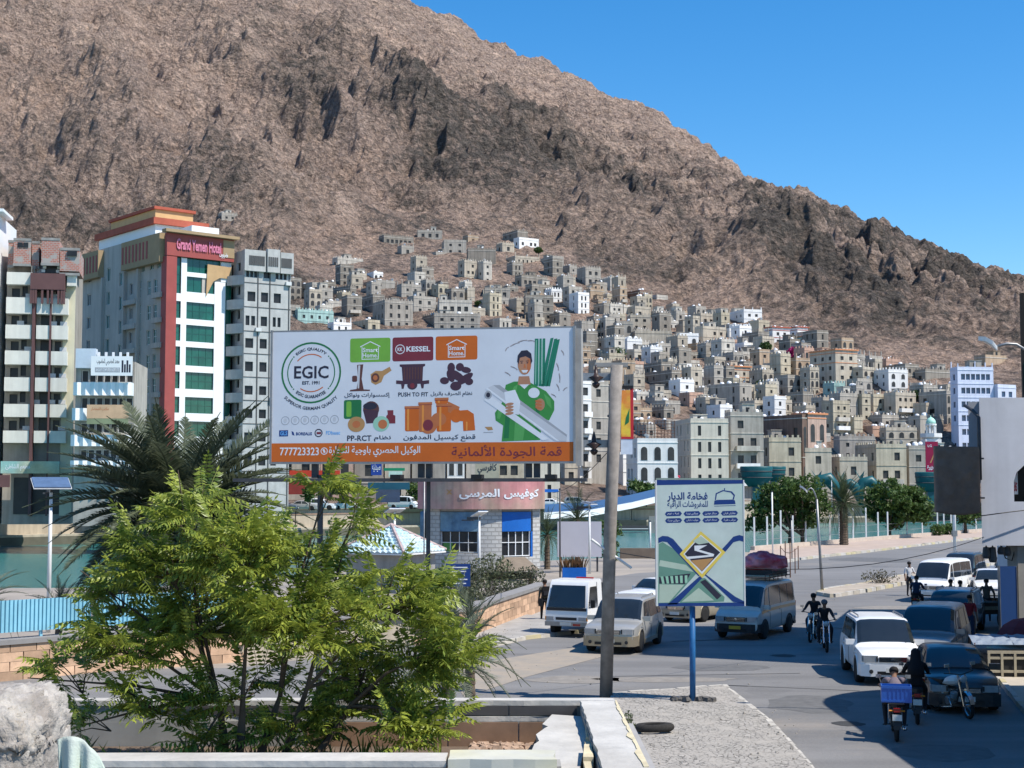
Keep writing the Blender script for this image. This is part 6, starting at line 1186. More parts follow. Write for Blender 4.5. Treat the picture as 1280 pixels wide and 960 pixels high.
def kiosk():
 D = 89.0; k = D / F; c = P(600, 712, D); c.z = 0; r = thing('cafe_building', 'round-fronted pale stone cafe with faded pink sign band and blue tarpaulins', 'cafe', c); RR = 4.5; zz = lambda py: Z(py, D)
 def U(px): return math.asin(max(-1, min(1, (px - 600) * k / RR))) * RR
 def pt(u, d, z): a = u / RR; return ((RR + d) * math.sin(a), RR - (RR + d) * math.cos(a), z)
 def arc(nm, m, p0, p1, y0, y1, d0=0, d1=-.3, n=6, par=r):
  u0, u1 = U(p0), U(p1); z1, z0 = zz(y0), zz(y1); mb = MB(); g = [[pt(u0 + (u1 - u0) * i / n, d, z) for i in range(n + 1)] for (d, z) in ((d0, z0), (d0, z1), (d1, z1), (d1, z0))]
  for i in range(n):
   for a in range(4): b = (a + 1) % 4; mb.poly([g[a][i], g[a][i + 1], g[b][i + 1], g[b][i]])
  mb.poly([g[a][0] for a in range(4)]); mb.poly([g[a][n] for a in range(4)]); return mb.build(nm, m, par)
 arc('pier', M['kstone'], 531, 549, 636, 716); arc('pier', M['kstone'], 598, 627, 636, 716); arc('pier', M['kstone'], 666, 675.5, 636, 716)
 for (a, b) in ((549, 598), (627, 666)): arc('plinth', M['kstone'], a, b, 692 if a < 600 else 697, 716, .06 if a < 600 else .02); arc('lintel', M['concrete'], a, b, 636, 639.5, -.06, -.3)
 pink = mat('faded_pink_sign', (.50, .22, .22), .65, .22, .7, col2=(.44, .33, .25), streak=.3); arc('sign_band', pink, 526, 675.5, 601, 636.5, .35, -.3, 16)
 def bend(X, Y, Zv): a = X / RR; d = .37 - Y; return (RR + d) * np.sin(a), RR - (RR + d) * np.cos(a), Zv
 put_text('كوفيس المرسى', ink('white', 0), r, U(576), U(668), zz(624), zz(611), y=0, bold=.03, fn=bend); put_text('x', ink('gold', 0), r, U(561), U(568), zz(618), zz(612), y=0, fn=bend)
 for (a, b, m_) in ((549.5, 597.5, M['tarp']), (627.5, 664, M['tarpb'])): arc('tarpaulin', m_, a, b, 640, 664.5, -.02, -.05)
 for (a, b, y1, cells) in ((549.5, 597, 691, 4), (627, 664, 696, 4)):
  w = arc('window', M['darkwin'], a, b, 665, y1, -.2, -.25)
  for i in range(cells + 1): p = a + (b - a - .8) * i / cells; arc('frame', M['panelwhite'] if a > 600 else M['frame'], p, p + .8, 665, y1, -.12, -.19, 2, w)
  for y in (678, y1 - 1): arc('frame', M['panelwhite'] if a > 600 else M['frame'], a, b, y, y + .9, -.121, -.19, 6, w)
 arc('green_panel', mat('green_panel', (.08, .22, .05), .6, .1, 2), 552, 564, 678.8, 689.6, -.14, -.19, 3); arc('blue_jamb', M['tarpb'], 664.1, 666, 665, 698, -.02, -.2, 2)
 MB().box(-RR * .92, -RR * .6, .9, 7, 0, zz(640)).build('side_wing', M['tarp'], r) if False else None
 xs = [pt(U(526), -.32, 0), pt(U(600), -.32, 0), pt(U(675), -.32, 0)]; n = 12
 pl_ = [pt(U(527) + (U(675) - U(527)) * i / n, -.32, 0)[:2] for i in range(n + 1)] + [(xs[2][0], 8), (xs[0][0], 8)]
 MB().prism(pl_, zz(636) + .01, zz(601) - .4).build('roof', M['roof'], r); MB().prism([(xs[0][0], 1.9), (xs[0][0] + .3, 1.9), (xs[0][0] + .3, 8), (xs[0][0], 8)], 0, zz(637)).build('side_wall', M['kstone'], r); MB().prism([(xs[2][0] - .3, 1.9), (xs[2][0], 1.9), (xs[2][0], 8), (xs[2][0] - .3, 8)], 0, zz(637)).build('side_wall', M['kstone'], r)
 MB().box(xs[0][0] + .3, xs[2][0] - .3, 4.5, 4.7, 0, zz(637)).build('inner_wall', M['concrete'], r)
 MB().box(pt(U(530), 0, 0)[0] - .3, pt(U(530), 0, 0)[0] - .1, 1.2, 4, .3, zz(640)).build('blue_sheet', M['tarp'], r)
 # brown canopy sheet below the right window
 MB().poly([pt(U(627), .1, zz(697)), pt(U(655), .1, zz(697)), pt(U(652), 2.0, zz(712)), pt(U(615), 1.4, zz(713))]).build('canvas_flap', mat('brown_canvas', (.2, .16, .12), .9, .2, 1), r)
kiosk()
# ---------------- tiled pavilion roof ----------------
def pavilion():
 D = 80; c = P(489, 690, D); c.z = 0; r = thing('pavilion', 'small pavilion with pale blue tiled pyramid roof behind the leafy tree', 'pavilion', c, R(-28)); ze, za = Z(689, D), Z(657, D); s = 2.15; m = mat('pale_blue_tiles', (.38, .56, .62), .55, .18, 2.5, rnd=.15, col2=(.5, .56, .56))
 MB().box(-s * .8, s * .8, -s * .8, s * .8, 0, ze - .05).build('room', M['concrete'], r)
 nc, nr = 12, 9
 for q in range(4):
  mb = MB(); T = Matrix.Rotation(q * math.pi / 2, 4, 'Z')
  for j in range(nr):
   t0, t1 = j / nr, (j + 1) / nr; h0, h1 = ze + (za - ze) * t0, ze + (za - ze) * t1; y0, y1 = -s * (1 - t0), -s * (1 - t1); cnt = max(1, round(nc * (1 - t0)))
   for i in range(cnt):
    a0, a1 = -s * (1 - t0) + 2 * s * (1 - t0) * i / cnt, -s * (1 - t0) + 2 * s * (1 - t0) * (i + 1) / cnt; f = (1 - t1) / (1 - t0); b0, b1 = a0 * f, a1 * f; am, bm_ = (a0 + a1) / 2, (b0 + b1) / 2
    mb.poly([T @ Vector(p) for p in ((a0, y0, h0), (am, y0 - .02, h0 + .11), (bm_, y1, h1 + .04), (b0, y1, h1))]); mb.poly([T @ Vector(p) for p in ((am, y0 - .02, h0 + .11), (a1, y0, h0), (b1, y1, h1), (bm_, y1, h1 + .04))]); mb.poly([T @ Vector(p) for p in ((a0, y0, h0), (a1, y0, h0), (am, y0 - .02, h0 + .11))])
  mb.build('roof_tiles', m, r, kind='stuff'); hp = MB(); hp.tube([T @ Vector((-s, -s, ze + .05)), T @ Vector((0, 0, za + .06))], .1, 6); hp.build('hip_ridge', mat('worn_ridge', (.42, .32, .3), .8, .3, 4), r)
 MB().box(-s, s, -s, s, ze - .1, ze - .02).build('eaves_board', M['white'], r)
pavilion()
# ---------------- solar lamps, street lamps, plain poles ----------------
M['solar'] = mat('solar_cells', (.10, .15, .24), .18, .15, 3, spec=.7)
def solar(px, py, D, w, lab, px2=None, tilt=20, rz=30):
 c = P(px if px2 is None else px2, 700, D); c.z = 0; r = thing('solar_lamp', lab, 'street lamp', c, R(rz)); zt = Z(py, D)
 MB().tube([(0, 0, 0), (0, 0, zt - .1)], [.09, .06], 10).build('pole', M['metal_white'], r, smooth=True)
 T = Matrix.Translation((0, 0, zt)) @ Matrix.Rotation(R(tilt), 4, 'X'); MB().box(-w / 2, w / 2, -w * .38, w * .38, 0, .05, T).build('panel', M['solar'], r); MB().box(-w / 2 - .03, w / 2 + .03, -w * .4, w * .4, -.04, -.001, T).build('frame', M['metal_white'], r)
 MB().box(-.05, .05, -.1, .9, zt - .35, zt - .2).build('arm', M['darksteel'], r); MB().box(-.15, .15, .5, 1.2, zt - .42, zt - .351).build('lamp_head', M['darksteel'], r)
solar(62, 604, 57, 1.35, 'solar street lamp with tilted panel at the left beside the big palm', rz=25, tilt=22)
solar(493, 638, 88, 1.0, 'solar lamp with dark panel standing above the tiled pavilion roof', tilt=-18)
solar(599, 642, 84, .8, 'solar lamp in front of the round cafe front', tilt=-25, rz=50)
solar(737, 629, 96, .9, 'solar lamp on a thin white pole in front of the blank grey panel', tilt=10, rz=60)
def streetlamp(base, top, arm, lab, rr=.07, head=.55):
 r = thing('street_lamp', lab, 'street lamp', base); t = top - base; a = arm - base; mid = t * .5
 MB().tube([(0, 0, 0), mid, t], [rr * 1.2, rr, rr * .8], 10).build('pole', M['steel'], r, smooth=True)
 pts = [t + (a - t) * s + Vector((0, 0, .35 * math.sin(math.pi * s))) for s in (0, .2, .4, .6, .8, 1)]; MB().tube(pts, rr * .55, 8).build('arm', M['steel'], r, smooth=True)
 d = (a - t).normalized(); n = Vector((-d.y, d.x, 0)); hb = MB(); L_ = head; q = a
 pr = [(0, .05, .0), (.3, .12, .05), (.7, .13, .04), (1, .04, -.02)]; V = []
 for (s, w, z) in pr: c = q + d * s * L_; V.append([c + n * w + Vector((0, 0, z)), c - n * w + Vector((0, 0, z)), c - n * w * .8 + Vector((0, 0, z - .1)), c + n * w * .8 + Vector((0, 0, z - .1))])
 for u, v in zip(V[:-1], V[1:]):
  for i in range(4): j = (i + 1) % 4; hb.poly([u[i], u[j], v[j], v[i]])
 hb.poly(V[0]); hb.poly(V[-1]); hb.build('lamp_head', M['metal_white'], r)
b = G(1028, 742); streetlamp(b, P(1021, 624, b.y), P(1009, 614, b.y), 'street lamp leaning on the tip of the traffic island', head=.5)
b = Vector((P(1308, 700, 35).x, 35, 0)); streetlamp(b, P(1308, 470, 35), P(1246, 433, 35), 'curved street lamp arm reaching in above the white building', rr=.06, head=.5)
b = G(1194, 711); r = thing('light_pole', 'slim white pole rising from the kerb behind the brown board', 'pole', b); MB().tube([(0, 0, 0), (0, 0, Z(560, b.y) - 0)], .11, 10).build('shaft', M['metal_white'], r, smooth=True); MB().box(-.16, .16, -.16, .16, 2.2, 2.6).build('junction_box', M['steel'], r)
b = G(1252, 702); r = thing('light_pole', 'white pole standing on a dark foot under the white building', 'pole', b); MB().tube([(0, 0, 0), (0, 0, 7)], .12, 10).build('shaft', M['metal_white'], r, smooth=True); MB().box(-.6, .6, -.5, .5, 0, .35).build('foot', M['darksteel'], r)
for (px, y0, y1, D, m_, lab, rr) in [(966, 615, 703, 112, 'metal_white', 'tall thin white pole left of the promenade trees', .06), (990, 650, 704, 112, 'steel', 'shorter thin pole before the first promenade tree', .05), (813, 652, 690, 120, 'metal_white', 'white post before the water by the furniture sign', .07), (700, 612, 712, 92, 'darksteel', 'dark leaning post beside the grey panel', .05), (530, 600, 690, 75, 'steel', 'thin grey mast at the left edge of the cafe', .035), (1041, 600, 610, 250, 'metal_white', 'far thin mast by the palm tree', .05)]:
 c = P(px, 700, D); c.z = 0; r = thing('pole', lab, 'pole', c); MB().tube([(0, 0, 0), (0, 0, Z(y0, D))], rr, 8).build('shaft', M[m_], r, smooth=True); MB().lathe([(rr * 1.3, 0), (rr * 1.3, .08)], 8, Matrix.Translation((0, 0, Z(y0, D)))).build('cap', M['darksteel'], r)
# short bollard rails in front of the promenade
br = thing('barrier_rail', 'row of slim dark steel posts with a thin rail at the promenade end', 'barrier', (0, 0, 0)); pts = []
for px, y0, y1 in ((978, 683, 712), (984, 682, 721), (990, 681, 722), (996, 684, 717), (1000, 684, 712)):
 g = G(px - 2, y1); pts.append(g); MB().tube([g, (g.x, g.y, g.z + 2.2 if px in (984, 990) else g.z + 1.6)], .035, 6).build('post', M['rust'], br)
MB().tube([p + Vector((0, 0, 1.5)) for p in pts], .02, 5).build('rail', M['rust'], br)
# water-side fence with white posts
wf = thing('water_fence', 'white posted wire fence along the turquoise water behind the promenade', 'fence', (0, 0, 0)); prev = None; L1 = [Vector((p.x, p.y, .5)) for p in shore[7:10]]
def on_shore(px):
 k = (px - 640) / F
 for a, b in zip(shore[5:12], shore[6:13]):
  A0, B0 = a.x / a.y, b.x / b.y
  if A0 <= k <= B0:
   lo, hi = 0, 1
   for _ in range(30):
    m_ = (lo + hi) / 2; p = a.lerp(b, m_)
    if p.x / p.y < k: lo = m_
    else: hi = m_
   return a.lerp(b, lo)
 return None
for px in (941, 957, 974, 989, 1005, 1020, 1035, 1047, 1064, 1080, 1095, 1107, 1131, 1150, 1169, 1177, 1186, 1201, 1217, 1232):
 p = on_shore(px); h = 2.5 if px % 2 else 3.0
 if p is None: continue
 MB().box(p.x - .07, p.x + .07, p.y - .25, p.y - .11, .5, h + .5).build('post', M['metal_white'], wf)
 if prev is not None:
  for z in (1.0, 1.7): MB().tube([(prev.x, prev.y - .18, z), (p.x, p.y - .18, z)], .02, 4).build('wire', M['steel'], wf)
 prev = p
# low brown wall by the water near the power pole
a, b = G(775, 698), G(832, 697); MB().box(a.x, b.x, a.y - .2, a.y + .2, 0, .8).build('low_wall', mat('brown_low_wall', (.17, .13, .10), .9, .2, 1), label='low brown wall beside the water left of the furniture sign', cat='wall')
# ---------------- blank grey panel, info sign, blue plant box ----------------
D = 98; r = thing('blank_board', 'large blank pale grey board on thin legs near the water', 'board', P(724, 700, D)); q = r.location
MB().box((697 - 724) * D / F, (752 - 724) * D / F, 0, .12, Z(700, D) - q.z + .2, Z(652, D) - q.z).build('panel', mat('blank_grey_panel', (.48, .47, .52), .5, .05, .6), r)
for u in (-1.2, 1.2): MB().box(u - .06, u + .06, .13, .25, -q.z, Z(660, D) - q.z).build('leg', M['darksteel'], r)
D = 66; r = thing('info_sign', 'small blue information sign with white lines behind the leafy tree', 'sign', P(573, 720, D)); q = r.location
MB().box(-.55, .53, 0, .06, Z(733, D) - q.z, Z(705, D) - q.z).build('panel', ink('navy', 0), r)
for i in range(5): MB().box(-.42 + .05 * (i % 2), .4 - .06 * (i % 3), -.012, -.002, Z(710 + i * 5, D) - q.z, Z(708.6 + i * 5, D) - q.z).build('white_line', ink('white', 0), r)
for u in (-.4, .4): MB().box(u - .03, u + .03, .061, .12, -q.z, Z(710, D) - q.z).build('leg', M['steel'], r)
D = 82; r = thing('plant_box', 'blue metal plant box with dry reddish plants behind the white truck', 'planter', P(718, 722, D)); q = r.location
MB().box(-.65, .65, 0, .7, -q.z, .05 + Z(711, D) - q.z).build('box', M['tarpb'], r)
def tuft(mb, c, n, h, w, rnd, lean=.5, wd=.03):
 for i in range(n):
  a = rnd.uniform(0, 6.28); q = Vector((math.cos(a), math.sin(a), 0)); s = Vector((-q.y, q.x, 0)) * wd; b0 = Vector(c) + q * rnd.uniform(0, w); t = b0 + q * h * lean * rnd.random() + Vector((0, 0, h * rnd.uniform(.5, 1))); m_ = (b0 + t) / 2 + Vector((0, 0, h * .1)); mb.poly([b0 - s, b0 + s, m_ + s * .8, t, m_ - s * .8])
mb = MB(); rn = random.Random(2); [tuft(mb, (x, .35, Z(711, D) - q.z), 30, .8, .25, rn) for x in (-.5, -.2, .1, .4)]; mb.build('dry_plants', leafmat('dry_red_plant', (.10, .04, .02), (.25, .14, .06)), r)
# bushes round the cafe and low scrub
for (px, py, D, w, h, n, cols, lab) in [(612, 712, 74, 2.4, 2.2, 1500, ((.05, .07, .03), (.16, .17, .09)), 'grey-green bush before the cafe plinth'), (585, 745, 58, 1.3, 1.6, 900, ((.05, .07, .03), (.18, .18, .10)), 'pale dry bush behind the end of the stone wall'), (575, 722, 68, 2.6, 2.0, 1300, ((.05, .06, .03), (.15, .16, .09)), 'olive scrub behind the stone wall end by the info sign'), (632, 728, 66, 2.0, 1.1, 800, ((.05, .05, .03), (.13, .13, .08)), 'dark low scrub on the slope behind the wall coping'), (662, 706, 82, 1.6, 1.2, 500, ((.04, .05, .03), (.12, .13, .07)), 'small dark bush at the right foot of the cafe'), (645, 716, 72, 1.6, 1.0, 600, ((.05, .06, .03), (.14, .15, .08)), 'low scrub in front of the cafe flap'),
 (645, 870, 31, 1.1, .9, 900, ((.09, .09, .06), (.22, .21, .15)), 'thin dry twiggy bush before the road behind the planter'), (1100, 722, 84, 2.2, .9, 260, ((.06, .06, .04), (.15, .14, .09)), 'dry tumbled branches lying behind the traffic island'), (786, 925, 31.2, .25, .75, 260, ((.05, .08, .03), (.18, .2, .1)), 'small weed growing by the planter edge beside the tyre')]:
 c = P(px, py, D); c.z = max(0, .1 if px == 786 else 0); r = thing('bush', lab, 'bush', c); rn = random.Random(px); mb = MB(); tw = MB()
 for i in range(int(w * 14) + 6):
  a = rn.uniform(0, 6.28); d = Vector((math.cos(a) * w * .55 * rn.random(), math.sin(a) * w * .4 * rn.random(), h * rn.uniform(.5, 1))); tw.tube([(0, 0, 0), d * .5 + Vector((0, 0, .1 * h)), d], [.012, .008, .004], 4, False)
 tw.build('stems', M['bark'], r); clump_crown(mb, (0, 0, h * .55), w * .55, w * .45, h * .5, n, .085 if D > 50 else .035, rn); mb.build('leaves', leafmat('scrub_leaf_%d' % px, *cols), r, kind='stuff')

# ---------------- palms ----------------
def frond_mesh(L_, droop, seed, m, n=34, lw=.035, ll=.42):
 rn = random.Random(seed); mb = MB(); pts = []
 for i in range(9): t = i / 8; pts.append(Vector((L_ * (t - .12 * droop * t * t), 0, L_ * (.32 * t - droop * t * t))))
 mb.tube(pts, [.035 * (1 - .85 * i / 8) * (L_ / 3) + .004 for i in range(9)], 5, False)
 def at(t): k = min(7, int(t * 8)); return pts[k].lerp(pts[k + 1], t * 8 - k), (pts[k + 1] - pts[k]).normalized()
 for i in range(n):
  t = .16 + .84 * (i + .5) / n; p, d = at(t); up = Vector((0, 1, 0)).cross(d) * -1; l = ll * L_ / 3 * math.sin(math.pi * min(1, .25 + t * .8)) ** .6 * rn.uniform(.85, 1.1) * (1.25 if t < .6 else 1)
  for s in (1, -1):
   v = (d * rn.uniform(.5, .8) + Vector((0, s, 0)) * .75 + up * rn.uniform(.15, .5)).normalized(); tip = p + v * l + Vector((0, 0, -.18 * l)); mid = p + v * l * .5; w = d * lw * L_ / 3
   mb.poly([p - w * .4, mid - w * .5, tip, mid + w * .6, p + w * .5])
 return mb.mesh('frond', m)
def palm(name, lab, base, hc, L_, n, m, trunk_r=.2, seed=1, low=-.5, cat='palm tree', dense=34, top=78):
 r = thing(name, lab, cat, base); rn = random.Random(seed); z = hc - base.z
 if z > .6:
  mb = MB(); k = max(4, int(z / .22)); pr = []
  for i in range(k): zz = z * i / k; pr += [(trunk_r * (1.12 - .2 * i / k), zz), (trunk_r * (.95 - .2 * i / k), zz + z / k * .9)]
  mb.lathe(pr, 10); mb.build('trunk', mat('palm_trunk', (.12, .09, .065), .95, .3, 4, bump=.02), r)
 kinds = [frond_mesh(L_ * (1 - .05 * i), d, seed * 10 + i, m, dense) for i, d in enumerate((.25, .4, .55, .75, .95))]
 for i in range(n):
  t = i / n; az = i * 2.39996 + rn.uniform(-.2, .2); el = R(top) * (1 - t) ** 1.25 + low * t; k = min(4, int(t * 4 + rn.random() * 1.2)); o = link('frond', kinds[k], r, (0, 0, z - .1)); o.rotation_euler = (rn.uniform(-.25, .25), -el, az); s = rn.uniform(.85, 1.08); o.scale = (s, s, s)
 return r
M['palm'] = leafmat('palm_grey_green', (.04, .055, .03), (.15, .17, .10), 1.5, .42); M['palms'] = leafmat('palm_silver', (.07, .09, .05), (.22, .24, .17), 2, .5); M['palmd'] = leafmat('palm_far', (.025, .045, .02), (.10, .13, .06), .5, .5)
b = P(222, 700, 50); b.z = 0; palm('palm_tree', 'big grey-green date palm towering behind the leafy tree', b, Z(648, 50), 5.4, 140, M['palm'], .28, 3, low=-.6, dense=70, top=50)
b = P(-22, 700, 46.5); b.z = -.2; palm('palm_tree', 'silvery young palm behind the blue sheet fence at the far left', b, Z(752, 46.5), 2.0, 30, M['palms'], .14, 5, low=-.2)
b = P(75, 700, 48); b.z = -.2; palm('palm_tree', 'drooping dull palm fronds just behind the blue sheet fence', b, Z(765, 48), 1.5, 20, M['palms'], .12, 8, low=0.1)
b = P(560, 700, 30.0); b.z = 0; palm('palm_tree', 'young palm spreading arched fronds beside the leafy tree above the road', b, Z(828, 30.0), 2.05, 34, M['palms'], .15, 6, low=-.35, dense=38)
b = P(588, 700, 33); b.z = 0; palm('palm_tree', 'smaller young palm next to the arched-frond palm', b, Z(800, 33), 1.6, 22, M['palm'], .12, 7, low=-.1)
b = G(1055, 683); palm('palm_tree', 'shaggy palm with thick trunk between the promenade trees', b, Z(628, b.y), 3.5, 62, M['palmd'], .42, 9, low=-.85, dense=30)
b = P(722, 700, 104); b.z = 0; palm('palm_tree', 'palm showing above the blank grey board', b, Z(648, 104), 2.6, 34, M['palmd'], .2, 10, low=-.4, dense=24)
b = P(684, 700, 101); b.z = 0; palm('palm_tree', 'dark palm between the cafe and the blank grey board', b, Z(668, 101), 2.2, 34, M['palmd'], .2, 12, low=-.8, dense=24)
b = P(395, 630, 213); b.z = GZ
# ---------------- broad-leaved trees ----------------
def broadtree(lab, base, blobs, n, s, seed, mtl, name='shade_tree', trunks=((0, 0),), tr=.22):
 r = thing(name, lab, 'tree', base); rn = random.Random(seed); D = base.y
 for (dx, lean) in trunks:
  for bl in blobs[:5]:
   e = P(bl[0], bl[1], D + bl[4]) - base; e.y = bl[4]; MB().tube([(dx, 0, 0), (dx + lean * .6, 0, e.z * .35), ((dx + e.x) / 2, e.y / 2, e.z * .7), e], [tr, tr * .75, tr * .4, tr * .15], 7).build('limb', M['bark'], r)
 mb = MB(); tot = sum(b_[2] * b_[3] for b_ in blobs)
 for (px, py, rx, ry, dy) in blobs:
  c = P(px, py, D + dy) - base; k = D / F; m_ = int(n * rx * ry / tot); nc = max(6, m_ // 22)
  for j in range(nc):
   a = rn.uniform(0, 6.28); u = rn.uniform(-1, 1); w = math.sqrt(1 - u * u); q = rn.random() ** .33; p = (c.x + rx * k * q * w * math.cos(a), c.y + rx * k * q * w * math.sin(a), c.z + ry * k * q * u); sz = s * rn.uniform(2., 3.6); clump_crown(mb, p, sz, sz, sz * .62, 22, s, rn)
 mb.build('crown', mtl, r, kind='stuff'); return r
M['ficus'] = leafmat('broad_leaves', (.022, .055, .012), (.10, .16, .035), .6)
b = G(987, 684); broadtree('round leafy tree at the left end of the promenade trees', b, [(975, 618, 26, 22, 0), (1003, 612, 30, 18, -1), (1018, 634, 22, 20, 0), (955, 640, 20, 20, 0), (990, 640, 26, 18, 1.5), (942, 655, 12, 12, 0), (1004, 655, 12, 12, 0)], 7500, .2, 1, M['ficus'], trunks=((0, .2), (1.2, 0)))
b = G(1112, 674); broadtree('round leafy tree right of the shaggy promenade palm', b, [(1118, 620, 34, 22, 0), (1095, 630, 20, 22, 0), (1140, 632, 24, 22, 0), (1120, 644, 30, 16, 1), (1156, 640, 12, 16, 0)], 7500, .22, 2, M['ficus'])
b = G(1207, 668); broadtree('dark tree half hidden behind the brown board', b, [(1208, 640, 18, 16, 0), (1200, 630, 14, 12, 0)], 1800, .25, 3, M['ficus'])
for px, w in ((1165, 9), (1178, 8)): b = on_shore(px) + Vector((0, -1.5, 0)); r = thing('clipped_bush', ['round clipped bush by the water fence', 'smaller clipped bush by the water fence'][w < 9], 'bush', b); mb = MB(); clump_crown(mb, (0, 0, .8), .9, .8, .7, 900, .12, random.Random(px)); mb.build('leaves', M['ficus'], r, kind='stuff')
b = P(432, 628, 222); b.z = GZ; broadtree('small round tree on the far street under the billboard', b, [(432, 606, 20, 11, 0), (420, 609, 12, 8, 0)], 1500, .3, 4, M['ficus'], tr=.15)
b = P(387, 628, 214); b.z = GZ; broadtree('narrow clipped tree between parked cars on the far street', b, [(387, 618, 6, 9, 0)], 500, .25, 5, M['ficus'], tr=.1)
b = P(516, 628, 236); b.z = GZ; broadtree('dark hedge trees left of the cafe on the far street', b, [(520, 612, 9, 10, 0), (514, 620, 8, 8, 0)], 600, .3, 6, M['ficus'], tr=.1)
b = P(808, 640, 262); b.z = GZ; broadtree('low green trees behind the furniture sign across the water', b, [(806, 612, 16, 8, 0), (796, 606, 10, 7, 0)], 900, .35, 7, M['ficus'], tr=.12)
b = P(758, 700, 112); b.z = 0; broadtree('thin climbing tree right behind the power pole', b, [(766, 668, 7, 14, 0), (762, 690, 7, 14, 0), (757, 660, 6, 9, 0)], 900, .15, 8, M['ficus'], tr=.06)

# ---------------- leafy tree in the planter ----------------
M['neem'] = leafmat('fresh_leaflets', (.06, .115, .02), (.39, .43, .065), 1.4, .38)
def leaf_mesh(seed, L_=.46, n=9):
 rn = random.Random(seed); mb = MB(); dr = rn.uniform(.12, .4); bend = rn.uniform(-.12, .12)
 def at(t): return Vector((L_ * t, bend * L_ * t * t, L_ * (.12 * t - dr * t * t)))
 mb.tube([at(i / 5) for i in range(6)], [.0035] * 6, 3, False)
 for i in range(n):
  t = .14 + .86 * (i + .5) / n; p = at(t); l = .115 * (1 - .45 * abs(t - .45) * 1.2) * rn.uniform(.85, 1.12)
  for s in (1, -1):
   v = Vector((rn.uniform(.25, .5), s * rn.uniform(.75, 1), rn.uniform(-.75, -.2))).normalized(); side = Vector((1, 0, rn.uniform(-.2, .3))) * (.0155 + .003 * rn.random()); q1 = p + v * l * .35; q2 = p + v * l * .7 + Vector((-.008, 0, -.006)); tip = p + v * l + Vector((.012, 0, -.018))
   mb.poly([p, q1 - side, q2 - side * .75, tip, q2 + side * .6, q1 + side])
 v = at(1); mb.poly([v, v + Vector((.04, .014, -.02)), v + Vector((.09, 0, -.05)), v + Vector((.04, -.014, -.02))]); return mb
def neem():
 D0 = 15.9; base = P(318, 935, D0); base.z = PT - .52; r = thing('leafy_tree', 'bright green feathery-leaved young tree growing in the planter', 'tree', base); rn = random.Random(21)
 blobs = [(228, 628, 42, 44, .1, 1.0), (205, 690, 75, 44, 0, 1.1), (300, 690, 70, 46, -.4, 1.2), (385, 700, 56, 44, .2, 1.0), (440, 650, 36, 24, .1, .35), (410, 600, 20, 16, 0, .2), (130, 735, 55, 36, .2, .8), (70, 850, 42, 46, .1, .45), (150, 800, 75, 40, -.2, .8), (245, 770, 100, 55, .3, 1.2), (375, 770, 95, 60, -.5, 1.3), (505, 745, 62, 48, .1, 1.3), (545, 812, 48, 55, -.2, 1.2), (470, 850, 80, 55, .4, 1.1),
   (520, 905, 66, 34, -.3, 1.1), (390, 905, 95, 34, .3, .8), (300, 860, 80, 50, .1, .5), (180, 880, 90, 34, 0, .45), (110, 905, 40, 24, 0, .4), (250, 930, 70, 18, -.3, .5)]
 k = D0 / F; br = MB(); tw = MB()
 stems = [(Vector((0, 0, 0)), Vector((.25, .1, .8))), (Vector((.25, .1, 0)), Vector((.55, 0, .9))), (Vector((-.3, .05, 0)), Vector((-.4, .1, .75))), (Vector((.5, -.1, 0)), Vector((1.0, .1, .7))), (Vector((-.15, -.1, 0)), Vector((-.1, -.15, .9)))]
 cen = []
 for i, bl in enumerate(blobs):
  c = P(bl[0], bl[1], D0 + bl[4]) - base; cen.append(c); s = min(stems, key=lambda q: (q[1].x - c.x * .45) ** 2); st, md = s; mid = md + (c - md) * .5 + Vector((rn.uniform(-.1, .1), rn.uniform(-.1, .1), .06))
  br.tube([st, st.lerp(md, .5) + Vector((rn.uniform(-.03, .03), 0, 0)), md, mid, c + (c - mid) * .35], [.04, .034, .026, .015, .006], 6)
 br.build('trunk', M['bark'], r)
 meshes = [leaf_mesh(i, rn.uniform(.34, .52), rn.choice([7, 8, 9, 10])) for i in range(10)]; shared = [m_.mesh('leaf', M['neem']) for m_ in meshes]
 places = []
 for bl, c in zip(blobs, cen):
  rx, ry = bl[2] * k, bl[3] * k; n = int(bl[2] * bl[3] / 26 * max(.35, bl[5]))
  nt_ = max(3, n // 7)
  for j in range(nt_):
   a = rn.uniform(0, 6.28); u = rn.uniform(-1, 1); w = math.sqrt(1 - u * u); q = rn.random() ** .5; tip = c + Vector((rx * q * w * math.cos(a), .75 * rx * q * w * math.sin(a), ry * q * u)); st = c.lerp(Vector((c.x * .6, 0, max(.2, c.z * .6))), .35); tw.tube([st, (st + tip) / 2 + Vector((0, 0, .04)), tip], [.008, .006, .003], 4, False); d = tip - st; az0 = math.atan2(d.y, d.x)
   for i in range(7):   # a whorl of leaves at the twig end
    az = az0 + rn.gauss(0, 1.1); el = rn.uniform(-.25, .75) if i < 6 else 1.2; places.append((tip - d * (.35 * rn.random()), az, el))
 tw.build('twigs', M['bark'], r, kind='stuff')
 def key(pl): return pl[0].y
 rn.shuffle(places); places.sort(key=key); big = MB()
 for i, (p, az, el) in enumerate(places):
  q = i % len(meshes); s = rn.uniform(.75, 1.12); T = Matrix.Translation(p) @ Matrix.Rotation(az, 4, 'Z') @ Matrix.Rotation(-el, 4, 'Y') @ Matrix.Rotation(rn.uniform(-.5, .5), 4, 'X') @ Matrix.Scale(s, 4)
  if i < 290:
   o = link('leaf', shared[q], r); o.matrix_local = T
  else:
   m_ = meshes[q]; n0 = len(big.v); big.v += [tuple(T @ Vector(v)) for v in m_.v]; big.f += [tuple(n0 + a for a in f) for f in m_.f]; big.m += m_.m
 big.build('crown', M['neem'], r, kind='stuff'); print('leaves', len(places))
 # dry undergrowth at its foot
 ug = MB(); dr = MB()
